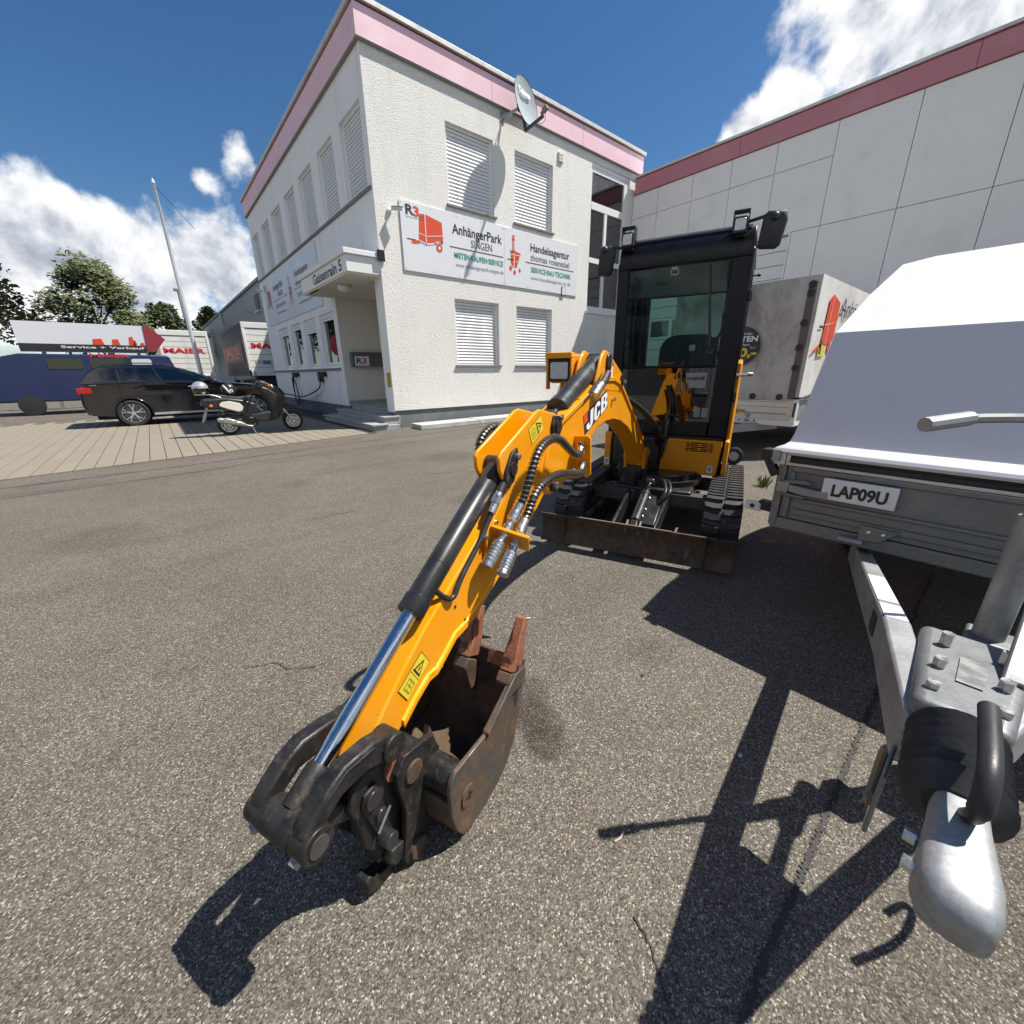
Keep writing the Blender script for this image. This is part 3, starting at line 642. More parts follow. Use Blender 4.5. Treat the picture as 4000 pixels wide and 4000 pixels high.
iw.quad(ff(a, c, 1.4), ff(b, c, 1.4), ff(b, d, 1.4), ff(a, d, 1.4)).quad(ff(a, c, .2), ff(a, c, 1.4), ff(a, d, 1.4), ff(a, d, .2)).quad(ff(b, c, .2), ff(b, c, 1.4), ff(b, d, 1.4), ff(b, d, .2)).quad(ff(a, c, .2), ff(b, c, .2), ff(b, c, 1.4), ff(a, c, 1.4)).quad(ff(a, d, .2), ff(b, d, .2), ff(b, d, 1.4), ff(a, d, 1.4))
obj('stairwell', iw, M('stairwell_wall', (.20, .17, .16), .9), f, True, smooth=0)
obj('window_sill', fbox(MB(), ff, a-.03, b+.05, c-.10, c-.002, -.06, .05), MT['white_frame'], f, True, bevel=.006)
obj('vent_grille', MB().box(9.71, 9.90, YF-.03, YF-.002, 6.63, 6.85), M('vent_cream', (.62, .60, .48), .6), bld, True, bevel=.004)
for z in (6.65, 6.72, 6.79): obj('vent_louvre', MB().box(9.735, 9.885, YF-.042, YF-.031, z, z+.045), M('vent_cream_slat', (.68, .66, .55), .6) if 'vc' not in MT else MT['vc'], bld, True)
obj('yellow_sticker', MB().box(XL-.004, XL-.001, 9.60, 9.80, .95, 1.28), M('sticker_ochre', (.42, .27, .02), .6, 0, .2, 30), bld, True)
# ================================================================== SIGNS ON THE BUILDING
def trailer_logo(org, xd, s, m1, m2, board, w):        # closed box trailer pictogram, s = height of body
    x = Vector(xd); z = Vector((0,0,1)); o = Vector(org); n = x.cross(z).normalized()
    fn = lambda u, v, d=0: o+x*(u*s)+z*(v*s)+n*d
    P = MB(); P.add([fn(.38, .42), fn(.47, 1.45), fn(.75, 1.50), fn(1.62, 1.32), fn(1.65, .50), (fn(.75, .30))], [(0,1,2,3,4,5)])
    for c_, r in (((1.42, .28), .17),): P.add([fn(c_[0]+r*math.cos(t*.3927), c_[1]+r*math.sin(t*.3927)) for t in range(16)], [tuple(range(16))])
    P.add([fn(-.02, .30), fn(.02, .37), fn(.48, .46), fn(.48, .38)], [(0,1,2,3)]); P.add([fn(-.05, .26), fn(.3, .34), fn(.5, .33), fn(.2, .27)], [(0,1,2,3)])
    obj('pictogram', P, m1, board, w, smooth=0, recalc=False)
    Q = MB(); e = .003
    for a, b, k in (((.75, .30), (.75, 1.5), .022), ((.38, .44), (.75, .33), .022), ((.75, .33), (1.65, .53), .03), ((.40, .72), (.75, .64), .014), ((.75, .64), (1.64, .80), .014), ((1.18, .42), (1.30, .50), .03), ((1.30, .50), (1.62, .52), .03)):
        d = Vector((b[0]-a[0], b[1]-a[1])); d.normalize(); p = Vector((-d.y, d.x))*k
        Q.add([fn(a[0]-p.x, a[1]-p.y, e), fn(b[0]-p.x, b[1]-p.y, e), fn(b[0]+p.x, b[1]+p.y, e), fn(a[0]+p.x, a[1]+p.y, e)], [(0,1,2,3)])
    Q.add([fn(1.42+.07*math.cos(t*.7854), .28+.07*math.sin(t*.7854), e) for t in range(8)], [tuple(range(8))])
    obj('pictogram_lines', Q, m2, board, w, smooth=0, recalc=False)
def mixer_logo(org, xd, s, m1, m2, board, w):
    x = Vector(xd); z = Vector((0,0,1)); o = Vector(org); n = x.cross(z).normalized(); fn = lambda u, v, d=0: o+x*(u*s)+z*(v*s)+n*d
    P = MB(); P.add([fn(.10, .95), fn(.28, 1.05), fn(.95, .92), fn(.80, .50), (fn(.62, .12)), fn(.30, .10), fn(.12, .30)], [tuple(range(7))])
    for cx, cy, r in ((.10, .02, .15), (.42, -.18, .14), (.85, -.02, .12)): P.add([fn(cx+r*.75*math.cos(t*.524), cy+r*math.sin(t*.524)) for t in range(12)], [tuple(range(12))])
    for (u0, v0, u1, v1, k) in ((.28, .95, .28, 1.62, .03), (.40, .95, .38, 1.62, .03), (.22, 1.62, .44, 1.64, .07), (.26, 1.80, .44, 1.80, .05), (.05, 1.05, .2, .9, .02)):
        d = Vector((u1-u0, v1-v0)); d.normalize(); p = Vector((-d.y, d.x))*k; P.add([fn(u0-p.x, v0-p.y), fn(u1-p.x, v1-p.y), fn(u1+p.x, v1+p.y), fn(u0+p.x, v0+p.y)], [(0,1,2,3)])
    obj('pictogram', P, m1, board, w, smooth=0, recalc=False)
    Q = MB()
    for (u0, v0, u1, v1, k) in ((.10, .78, .92, .80, .02), (.36, .1, .40, .9, .03), (.62, .12, .90, .86, .025), (.30, .40, .82, .45, .015), (.31, 1.0, .33, 1.6, .012)):
        d = Vector((u1-u0, v1-v0)); d.normalize(); p = Vector((-d.y, d.x))*k; Q.add([fn(u0-p.x, v0-p.y, .003), fn(u1-p.x, v1-p.y, .003), fn(u1+p.x, v1+p.y, .003), fn(u0+p.x, v0+p.y, .003)], [(0,1,2,3)])
    obj('pictogram_lines', Q, m2, board, w, smooth=0, recalc=False)
def company_sign(root, P, xd, mats):          # P(u, z) -> point just proud of the board ; u 0..5.72, z 0..1.34
    ink, grey, teal, orange, white = mats; up = (0,0,1)
    T = lambda nm, body, u, z, wd, cap, m, bold=0: text(nm, body, wd, cap, P(u, z), xd, up, m, root, bold)
    trailer_logo(P(.22, .42), xd, .50, orange, white, root, True)
    T('lettering', 'AnhängerPark', 1.30, .93, 1.50, .205, ink, .016); T('lettering', 'SINGEN', 1.83, .71, .65, .17, grey, .01)
    T('lettering', 'MIETEN·KAUFEN·SERVICE', 1.33, .425, 1.50, .125, teal, .022); T('lettering', 'www.anhaengerpark-singen.de', 1.36, .245, 1.48, .095, grey, -.004)
    T('lettering', 'Handelsagentur', 3.80, .93, 1.55, .19, ink, .016); T('lettering', 'thomas rosenstiel', 3.80, .71, 1.55, .16, grey, .01)
    T('lettering', 'SERVICE·BAU·TECHNIK', 3.82, .425, 1.62, .13, teal, .022); T('lettering', 'www.handelsagentur-tr.de', 3.82, .245, 1.62, .095, grey, -.004)
    T('lettering', 'R', .13, 1.10, .20, .185, ink, .03); T('lettering', '3', .31, 1.09, .15, .185, orange, .03)
    T('lettering', 'GmbH', .48, 1.085, .12, .035, grey); T('lettering', 'Service und Vertrieb', .13, 1.035, .47, .04, grey)
    r = MB()
    for u0, u1, z in ((.12, .33, .62), (1.22, 2.84, .635), (2.98, 3.2, .62), (3.62, 5.55, .635)): r.add([P(u0, z), P(u1, z), P(u1, z+.018), P(u0, z+.018)], [(0,1,2,3)])
    obj('rule_line', r, ink, root, True, smooth=0, recalc=False)
    mixer_logo(P(3.05, .42), xd, .42, orange, white, root, True)
sg = thing('company_banner', 'white company banner between the floors of the sunlit front wall, crossed by dish-arm shadow', 'sign', (4.9, YF-.03, 3.45))
obj('board', MB().box(4.9, 7.777, YF-.028, YF-.006, 3.45, 4.79), MT['signwhite'], sg, True, bevel=.003)
obj('board', MB().box(7.783, 10.62, YF-.028, YF-.006, 3.45, 4.79), MT['signwhite'], sg, True, bevel=.003)
sm = mesh_of('screw', MB().sphere((0,0,0), .011, .006, .011, 8, 4), MT['zinc'])
for u in (4.94, 5.65, 6.35, 7.05, 7.74, 7.82, 8.6, 9.4, 10.57):
    for z in (3.5, 4.74): inst('screw', sm, sg, (u-4.9, .0, z-3.45))
company_sign(sg, lambda u, z: Vector((4.9+u, YF-.032, 3.45+z)), (1,0,0), (MT['ink'], MT['ink_grey'], MT['teal'], MT['orange_print'], MT['signwhite']))
nc = obj('notice_card', MB().box(9.95, 10.10, YF-.045, YF-.033, 3.42, 3.66), MT['ink'], None, bevel=.003, label='small black-framed notice card on the lower edge of the front banner', cat='notice')
obj('paper', MB().box(9.965, 10.085, YF-.0485, YF-.0455, 3.435, 3.645), MT['signwhite'], nc, True)
s2 = thing('company_banner', 'faded water-stained company banner on the shaded side wall behind the entrance canopy', 'sign', (XL-.03, 20.76, 3.16))
obj('board', MB().box(XL-.028, XL-.006, 13.62, 20.76, 3.16, 4.77), MT['signfade'], s2, True, bevel=.003)
company_sign(s2, lambda u, z: Vector((XL-.032, 20.76-u*1.24, 3.16+z*1.18)), (0,-1,0), (MT['ink_fade'], MT['ink_fade'], MT['teal_fade'], MT['orange_faded'], MT['signfade']))
# ================================================================== FITTINGS
sd = thing('satellite_dish', 'grey satellite dish on a wall bracket above the upper front windows', 'satellite dish', (8.12, 9.04, 7.2))
dn = Vector((math.sin(.19)*math.cos(.172), -math.cos(.19)*math.cos(.172), math.sin(.172))); dc = Vector((8.107, 9.12, 7.225)); du = (Vector((0,0,1))-dn*dn.z).normalized(); ds = du.cross(dn).normalized()
def dpt(u, v, k): return dc+ds*u+du*v+dn*k
rings = []
for k in range(9):
    r = k/8; rings.append([dpt(.415*r*math.cos(2*math.pi*i/40), .48*r*math.sin(2*math.pi*i/40), .085*r*r) for i in range(40)])
back = [[p-dn*.012 for p in r] for r in rings]
mb = MB(); mb.loft(rings, cap=False); mb.loft(back, cap=False); mb.loft([rings[-1], back[-1]], cap=False)
obj('reflector', mb, MT['dishgrey'], sd, True, smooth=60)
obj('rim', MB().tube([dpt(.42*math.cos(2*math.pi*i/40), .485*math.sin(2*math.pi*i/40), .083) for i in range(41)], .008, 6, False), MT['dishdark'], sd, True)
lowp = dpt(0, -.50, .03)
obj('feed_arm', MB().beam(dpt(0, -.53, -.02), dpt(0, -.50, .50), .045, .06).beam(dpt(0, -.1, -.06), dpt(0, -.56, -.03), .06, .05), MT['dishdark'], sd, True, bevel=.004)
lnb = obj('receiver_head', MB().cyl(dpt(0, -.44, .44), dpt(0, -.40, .56), .035).beam(dpt(0, -.42, .50), dpt(0, -.38, .62), .07, .10), MT['lnb'], sd, True, bevel=.006)
obj('cable', MB().tube(smooth_path([dpt(0, -.46, .55), dpt(.01, -.58, .52), dpt(.01, -.62, .42), dpt(0, -.56, .34)]), .006, 6), MT['hose'], sd, True)
obj('mount', MB().beam(dpt(0, -.02, -.16), dpt(0, -.02, -.02), .1, .16).cyl(dpt(0, -.12, -.1), dpt(0, .14, -.1), .03), MT['dishdark'], sd, True, bevel=.004)
obj('wall_bracket', MB().beam((7.80, YF-.01, 7.02), dpt(0, -.03, -.12), .035, .05).box(7.74, 7.86, YF-.02, YF-.001, 6.92, 7.12).beam((7.8, YF-.02, 6.95), (7.86, YF-.3, 6.98), .02, .02), MT['steel'], sd, True)
P_ = dpt(-.20, .16, .04); text('dish_lettering', 'Televes', .44, .13, dpt(-.22, .12, .062), ds, du, MT['white_print'], sd, .03)
def cctv(label, base, aim, out):
    o = thing('security_camera', label, 'camera', base, 0); b = Vector(base); aim = Vector(aim).normalized(); e = b+Vector(out)
    obj('base_plate', MB().lathe([(.001, 0), (.06, 0), (.055, .03), (.03, .05), (.001, .05)], b, Vector(out), 16), MT['white_paint'], o, True)
    obj('arm', MB().tube([b, b+Vector(out)*.6, e], .018, 8), MT['white_paint'], o, True)
    c = obj('camera_body', MB().cyl(e-aim*.06, e+aim*.16, .036, n=14), MT['white_paint'], o, True, bevel=.004)
    obj('sun_shield', MB().beam(e-aim*.05+Vector((0,0,.04)), e+aim*.2+Vector((0,0,.04)), .085, .008), MT['white_paint'], c, True)
    obj('lens', MB().cyl(e+aim*.161, e+aim*.164, .026, n=14), MT['ink'], c, True); return o
cctv('white bullet security camera on the front wall beside the banner', (4.66, YF-.001, 4.52), (.9, -.35, .04), (.05, -.14, .02))
cctv('white security camera at the far corner of the shaded side wall', (XL-.001, 21.1, 4.55), (-.5, -.6, -.3), (-.16, 0, .0))
mbx = thing('mailbox', 'dark grey letterbox unit with R3 plate inside the entrance recess', 'mailbox', (4.99, 12.62, 1.46))
obj('case', MB().box(4.55, 5.44, 12.46, 12.649, 1.465, 1.855), MT['greybox'], mbx, True, bevel=.006)
obj('flap', MB().box(4.60, 5.40, 12.445, 12.459, 1.765, 1.835), MT['greybox'], mbx, True, bevel=.004)
obj('name_plate', MB().box(4.62, 5.03, 12.452, 12.4592, 1.48, 1.74), MT['signwhite'], mbx, True)
text('lettering', 'R', .17, .15, (4.66, 12.449, 1.55), (1,0,0), (0,0,1), MT['ink'], mbx, .03); text('lettering', '3', .13, .15, (4.82, 12.449, 1.55), (1,0,0), (0,0,1), MT['red_print'], mbx, .03)
text('lettering', 'Service und Vertrieb', .36, .03, (4.645, 12.449, 1.505), (1,0,0), (0,0,1), MT['ink_grey'], mbx)
fe = thing('fire_extinguisher', 'red fire extinguisher hanging inside the entrance recess by the pillar', 'extinguisher', (5.35, 12.1, 1.9))
ex, ey = 5.38, 11.9
obj('cylinder', MB().lathe([(.001, 0), (.07, 0), (.075, .03), (.075, .38), (.05, .45), (.02, .47), (.001, .47)], (ex, ey, 1.75), (0,0,1), 18), MT['red_print'], fe, True)
obj('valve', MB().cyl((ex, ey, 2.2), (ex, ey, 2.28), .02).beam((ex, ey-.02, 2.27), (ex-.12, ey-.02, 2.33), .02, .015), MT['ink'], fe, True)
obj('hose', MB().tube(smooth_path([(ex, ey, 2.25), (ex-.1, ey-.06, 2.25), (ex-.13, ey-.08, 2.05), (ex-.1, ey-.06, 1.8), (ex-.05, ey-.08, 1.66)]), .013, 7), MT['ink'], fe, True)
obj('label_print', MB().lathe([(.0765, .12), (.0765, .28)], (ex, ey, 1.75), (0,0,1), 18), MT['signwhite'], fe, True)
obj('wall_hook', MB().box(ex+.06, XBK-.001, ey-.03, ey+.03, 1.95, 2.2), MT['zinc'], fe, True)
cl = thing('ceiling_lamp', 'round white ceiling lamp under the entrance canopy', 'lamp', (4.6, 11.05, 3.2))
cl.location = (4.0, 10.9, 3.2); ROOTM[cl.name] = Matrix.Translation(cl.location).inverted()
obj('lamp_base', MB().cyl((4.0, 10.9, 3.215), (4.0, 10.9, 3.254), .165, n=28), MT['zinc'], cl, True)
obj('shade', MB().lathe([(.155, 0), (.15, -.04), (.11, -.09), (.05, -.115), (.001, -.12)], (4.0, 10.9, 3.214), (0,0,1), 28), MT['lampglass'], cl, True, smooth=80)
def wallbox(label, y, z, big):
    o = thing('charging_box', label, 'charger', (XL-.05, y, z))
    obj('housing', MB().box(XL-.14, XL-.001, y-.10, y+.10, z, z+big), MT['black_plastic'], o, True, bevel=.012)
    obj('front_plate', MB().box(XL-.150, XL-.141, y-.085, y+.085, z+.02, z+big-.02), MT['greybox'], o, True, bevel=.003)
    obj('plug_holder', MB().cyl((XL-.16, y-.42, z+big-.09), (XL-.002, y-.42, z+big-.07), .075, n=16), MT['black_plastic'], o, True)
    return o
wallbox('larger black charging box with lit front under the nearer side windows', 14.75, 1.03, .31)
wallbox('smaller black charging box under the far side windows with coiled cable', 18.0, 1.16, .18)
obj('charging_cable', MB().tube(smooth_path([(XL-.1, 14.75, 1.03), (XL-.14, 14.9, .82), (XL-.2, 15.8, .62), (XL-.25, 16.9, .50), (XL-.35, 18.0, .55), (XL-.7, 18.8, .62), (3.6, 17.2, .70), (3.2, 15.95, .78)], 8), .022, 8), MT['hose'], None, label='black charging cable sagging from the nearer wall box to the parked car', cat='cable')
mbc = MB()
for k in range(4): mbc.tube(smooth_path([(XL-.12-.02*k, 17.95, 1.15), (XL-.10, 18.2+.03*k, .8), (XL-.12, 18.1, .2+.06*k), (XL-.12, 17.75-.03*k, .22+.05*k), (XL-.12, 17.72, .8), (XL-.12, 17.9, 1.12)], 6), .018, 7)
obj('charging_cable', mbc, MT['hose'], None, label='coiled charging cable hanging below the farther wall box', cat='cable')
for i, (x0, x1, y0, y1, zz, lb) in enumerate(((4.62, 6.28, 8.78, 9.34, .115, 'broken-edged granite slab along the front plinth, nearest the entrance steps'), (6.30, 8.25, 8.80, 9.36, .12, 'granite slab along the front plinth, second from the entrance steps'), (8.27, 10.2, 8.82, 9.38, .115, 'granite slab along the front plinth, farthest from the entrance steps'))):
    rng_ = random.Random(i); n = 12; P = [(x0+(x1-x0)*k/n, y0+rng_.uniform(-.02, .025)) for k in range(n+1)]+[(x1-.01, y1)]+[(x0+.02, y1)]
    obj('granite_slab', MB().prism(P, lambda u, v, d: (u, v, d), 0.0, zz), MT['granite_light'], None, bevel=.012, label=lb, cat='stone slab', group='granite slabs along the plinth')
# ================================================================== HALL ON THE RIGHT
XH = 13.2
hall = thing('industrial_hall', 'long grey panelled industrial hall with rose fascia and roller gate', 'hall', (XH, 4.0, 0))
vjs = [9.53, 8.63, 7.52, 6.43, 5.33, 4.09]; yr = 4.09; 
while yr > -13: yr -= 1.4; vjs.append(yr)
DY0, DY1, DZ = 4.74, 8.58, 4.5
obj('backing_wall', MB().box(XH+.06, XH+.3, -13, DY0-.02, -.05, 6.6).box(XH+.06, XH+.3, DY1+.02, 9.5, -.05, 6.6).box(XH+.06, XH+.3, DY0-.02, DY1+.02, DZ+.02, 6.6), MT['joint'], hall, True)
g = .006
def hp(y0, y1, z0, z1): obj('wall_panel', MB().box(XH-.0, XH+.062, y0+g, y1-g, z0+g, z1-g), MT['panel'], hall, True, bevel=.004)
for i in range(len(vjs)-1):
    y1, y0 = vjs[i], vjs[i+1]
    if y0 >= 4.0: hp(y0, y1, 5.92, 6.575); hp(y0, y1, 4.53, 5.92)
    else: hp(y0, y1, 4.53, 6.575)
    if y1 <= DY0+.01:
        hp(y0, y1, 2.4, 4.53); hp(y0, y1, .25, 2.4)
hp(4.09, DY0-.05, .25, 4.53)
hp(DY1+.05, 9.53, 2.4, 4.53); hp(DY1+.05, 9.53, .25, 2.4)
obj('plinth', MB().box(XH+.01, XH+.06, -13, DY0-.02, -.05, .25).box(XH+.01, XH+.06, DY1+.02, 9.53, -.05, .25), MT['plinth'], hall, True)
yf = [9.46, 6.26, 2.0, -2.2, -6.4, -10.6, -13]
for i in range(6): obj('fascia_panel', MB().box(XH-.05, XH+.2, yf[i+1]+.004, yf[i]-.004, 6.585, 6.985), MT['rose'], hall, True, bevel=.003)
obj('fascia_edge', MB().box(XH-.04, XH+.2, -13, 9.45, 6.986, 7.01), MT['maroon'], hall, True)
obj('roof_cap', MB().box(XH-.09, XH+.4, -13, 9.44, 7.011, 7.07), MT['cap_metal'], hall, True, bevel=.005)
obj('roof', MB().box(XH+.41, 45, -13, 9.44, 6.6, 7.0).box(44.8, 45, -13, 9.44, -.05, 6.6).box(XH+.31, 44.79, -13, -12.8, -.05, 6.6), MT['panel'], hall, True)
gt = obj('roller_gate', MB().box(XH+.12, XH+.16, DY0, DY1, 0, DZ), MT['joint'], hall, True)
hs = (DZ-.02)/14
gm = mesh_of('gate_slat', MB().prism([(0, .004), (.03, .012), (.036, hs*.5), (.03, hs-.012), (0, hs-.004)], lambda o, z, d: (-o, d, z), 0, DY1-DY0), MT['slatdoor'], 50)
for k in range(14):
    if k in (7, 8): continue
    inst('gate_slat', gm, gt, ROOTM[hall.name] @ Vector((XH+.118, DY0, k*hs)))
zw0, zw1 = 7*hs+.01, 9*hs-.01
for k in range(5):
    w = (DY1-DY0)/5; y = DY0+k*w
    fr = MB()
    for p0, p1, q0, q1 in ((y+.004, y+.06, zw0, zw1), (y+w-.06, y+w-.004, zw0, zw1), (y+.06, y+w-.06, zw0, zw0+.07), (y+.06, y+w-.06, zw1-.07, zw1)): fbox(fr, lambda u, z, d: (XH+d, u, z), p0, p1, q0, q1, .078, .118)
    obj('gate_window_frame', fr, MT['white_frame'], gt, True, bevel=.003); obj('gate_window_pane', MB().box(XH+.10, XH+.105, y+.06, y+w-.06, zw0+.07, zw1-.07), MT['winglass'], gt, True)
obj('gate_jamb', MB().box(XH-.012, XH+.12, DY0-.045, DY0-.002, 0, DZ+.03).box(XH-.012, XH+.12, DY1+.002, DY1+.045, 0, DZ+.03).box(XH-.011, XH+.12, DY0-.002, DY1+.002, DZ, DZ+.029), MT['white_frame'], hall, True, bevel=.004)
# ================================================================== BACKGROUND
fb = thing('warehouse', 'long grey corrugated warehouse running away behind the office building', 'warehouse', (8.3, 50, 0))
obj('wall', MB().quad((8.3, 23, -.05), (8.3, 92, -.05), (8.3, 92, 8.35), (8.3, 23, 8.35)).quad((8.3,23,-.05),(24,23,-.05),(24,23,8.35),(8.3,23,8.35)), MT['corrugated'], fb, True, smooth=0, recalc=False)
obj('roof_edge', MB().box(8.15, 8.6, 22.9, 92, 8.35, 8.55), M('roof_edge_grey', (.20, .21, .22), .6), fb, True)
obj('roof', MB().box(8.6, 24, 22.9, 92, 8.3, 8.4), MT['corrugated'], fb, True)
obj('window', MB().box(8.24, 8.31, 42.0, 43.5, 6.4, 7.6), MT['ink'], fb, True); obj('window_sill', MB().box(8.1, 8.31, 41.8, 43.7, 6.28, 6.39), M('sill_light', (.5, .5, .5), .6), fb, True)
obj('downpipe', MB().box(8.12, 8.3, 63.4, 64.2, 0, 8.34), M('pipe_light', (.36, .38, .40), .5), fb, True)
for y in (45.5, 60, 73): obj('wall_lamp', MB().beam((8.3, y, 6.55), (7.6, y, 6.6), .22, .12), MT['zinc'], fb, True)
ws = thing('wall_sign', 'dark sign with red lettering on the far warehouse wall', 'sign', (8.2, 66, 4.4))
obj('board', MB().box(8.16, 8.29, 61.5, 67.5, 4.4, 6.3), MT['ink'], ws, True); text('lettering', 'MAIER', 5.0, .8, (8.155, 67, 4.85), (0,-1,0), (0,0,1), MT['red_print'], ws, .03)
def swap_body(label, x0, y0, L, zt, txt_u, code, curtain):
    t = thing('truck_body', label, 'truck', (x0+1.27, y0, 0), group='swap-body trucks in the yard'); w = 2.55; zb = 1.24
    obj('box', MB().box(x0+.02, x0+w-.02, y0+.08, y0+L, zb, zt-.02), MT['curtain'] if curtain else MT['boxwhite'], t, True)
    rf = MB().box(x0, x0+w, y0, y0+.1, zt-.30, zt).box(x0, x0+.14, y0, y0+.1, zb, zt-.301).box(x0+w-.14, x0+w, y0, y0+.1, zb, zt-.301).box(x0+.141, x0+w-.141, y0, y0+.1, zb, zb+.12)
    obj('rear_frame', rf, MT['boxwhite'], t, True, bevel=.02)
    n = 7; h = (zt-.32-zb-.12)/n
    dm = mesh_of('door_panel', MB().box(0, w-.29, 0, .05, .012, h-.012), MT['boxwhite'], 0)
    for k in range(n): inst('door_panel', dm, t, ROOTM[t.name] @ Vector((x0+.145, y0+.03, zb+.125+k*h)))
    obj('door_gap_backing', MB().box(x0+.14, x0+w-.14, y0+.045, y0+.079, zt-.42, zt-.305).box(x0+.141, x0+w-.141, y0+.07, y0+.0795, zb+.12, zt-.43), MT['ink_grey'], t, True)  # dark grey backing behind the door panels
    text('lettering', 'MAIER', txt_u[1], .28, (x0+txt_u[0], y0+.02, txt_u[2]), (1,0,0), (0,0,1), MT['red_print'], t, .045)
    if code:
        text('code_lettering', '505', .35, .12, (x0+.35, y0+.02, zb+.65), (1,0,0), (0,0,1), MT['red_print'], t, .01); obj('code_plate', MB().box(x0+.75, x0+1.15, y0+.018, y0+.027, zb+.6, zb+.82), M('plate_blue', (.08, .22, .40), .5), t, True)
    if curtain:
        for k in range(11):
            yy = y0+.3+k*(L-.4)/11; obj('curtain_strap', MB().beam((x0-.008, yy, zb+.1), (x0-.008, yy, zt-.1), .05, .03), MT['ink_grey'], t, True)
        obj('curtain_stripe', MB().box(x0-.006, x0-.002, y0+.9, y0+L-.2, 2.05, 3.0), M('curtain_red', (.16, .012, .02), .5), t, True)
        text('lettering', 'MAIER', 5.2, .62, (x0-.022, y0+6.6, 2.22), (0,-1,0), (0,0,1), M('curtain_pale_red', (.30, .07, .08), .5), t, .04)
    obj('chassis', MB().box(x0+.75, x0+w-.75, y0+.2, y0+L, .75, 1.0).box(x0+.1, x0+w-.1, y0+.15, y0+.35, .7, .95).box(x0+.3, x0+w-.3, y0+.4, y0+.8, 1.0, 1.23), MT['black_plastic'], t, True)
    for yy in (y0+1.6, y0+2.9, y0+6.2):
        for xx in (x0+.16, x0+w-.16):
            obj('wheel', MB().lathe([(.001, -.14), (.3, -.14), (.48, -.12), (.5, 0), (.48, .12), (.3, .14), (.001, .14)], (xx, yy, .5), (1,0,0), 24), MT['tyre'], t, True)
    return t
swap_body('white roller-door truck body behind the flagpole, left of the navy one', .88, 34.0, 7.45, 3.92, (.14, 2.12, 2.62), False, False)
swap_body('navy curtain-sided truck with white rear door beside the office corner', 4.42, 28.1, 8.8, 4.03, (.32, 2.0, 2.70), True, True)
van = thing('delivery_van', 'dark blue van top showing above the parked black car', 'van', (-1.4, 23, 0))
vp = [(-4.4, .45), (.95, .45), (1.02, .9), (.98, 1.35), (.79, 2.0), (.72, 2.045), (-3.2, 2.045), (-3.6, 1.95), (-4.2, 1.25), (-4.4, 1.0)]
obj('body', MB().prism(vp, XZ, 22.0, 23.9), MT['navy'], van, True, bevel=.05, bseg=3)
for a, b in ((-.36, .22), (-1.5, -.55), (-2.6, -1.7)): obj('window', MB().prism(rrect(a, b, 1.55, 1.90, .07), XZ, 21.985, 21.998), M('van_window_reflection', (.70, .71, .72), .2) if a == -.36 else MT['carglass'], van, True)  # pale rear window: a white reflection painted into its colour
text('lettering', 'MAIER', 1.1, .12, (-1.46, 21.99, 1.94), (1,0,0), (0,0,1), MT['red_print'], van, .03)
for xx in (-3.3, .0): obj('wheel', MB().lathe([(.001, -.1), (.2, -.1), (.33, -.09), (.34, 0), (.33, .09), (.2, .1), (.001, .1)], (xx, 22.08, .34), (0,1,0), 20), MT['tyre'], van, True)
bb = thing('advertising_board', 'advertising board with red arrow-shaped end above the dark blue van', 'sign', (-.9, 25.5, 0))
s_ = 25.5/20
obj('panel', MB().box(-3.6, .19*s_*1.04, 25.5, 25.6, 2.24, 3.36), MT['signwhite'], bb, True)
obj('arrow_end', MB().prism([(.195*s_*1.04, 3.36), (.26*s_+.12, 3.36), (.74*s_, 2.84), (.40*s_, 2.30), (.18*s_, 2.30), (.17*s_, 2.45)], XZ, 25.48, 25.6), M('arrow_red', (.30, .035, .045), .5), bb, True)
obj('black_strip', MB().box(-3.6, .17*s_*1.02, 25.485, 25.499, 2.26, 2.55), MT['ink'], bb, True)
text('lettering', 'Service + Verkauf', 2.6, .10, (-2.45, 25.48, 2.40), (1,0,0), (0,0,1), MT['white_print'], bb, .02)
pm = MB()
for (x, z, w, h) in ((-.34, 2.72, .22, .38), (-.20, 2.62, .14, .30), (.0, 2.58, .2, .2), (-.9, 2.6, .3, .4), (-1.5, 2.62, .4, .35)): pm.add([(x, 25.49, z-h/2), (x+w, 25.49, z-h/2+.02), (x+w*.8, 25.49, z+h/2), (x+.05, 25.49, z+h/2-.03)], [(0,1,2,3)])
obj('machine_print', pm, MT['orange_print'], bb, True, smooth=0, recalc=False)
for x in (-3.0, -.1): obj('post', MB().box(x-.06, x+.06, 25.62, 25.74, 0, 3.3), MT['galv'], bb, True)
fpx, fpy = 1.50, 20.0
fp = thing('flagpole', 'bare white metal flagpole behind the black car', 'flagpole', (1.57, fpy, 0))
obj('pole', MB().lathe([(.075, 0), (.07, 2), (.055, 5), (.042, 7.26), (.055, 7.28), (.05, 7.33), (.001, 7.42)], (1.56, fpy, 0), (-.009, 0, 1), 14), M('pole_white', (.66, .67, .68), .35, .3), fp, True)
obj('guy_line', MB().tube([(1.50, fpy, 7.22), (2.6, fpy+2, 6.62)], .008, 5), MT['ink'], fp, True)
ms = thing('lamp_mast', 'thin distant lamp mast above the trees left of the warehouse', 'lamp post', (5.9, 80, 0))
obj('mast', MB().cyl((5.9, 80, 0), (5.75, 80, 12.6), .16, .09, 8), MT['ink_grey'], ms, True); obj('lamp_head', MB().box(5.3, 6.2, 79.8, 80.2, 12.6, 12.95), MT['ink_grey'], ms, True)
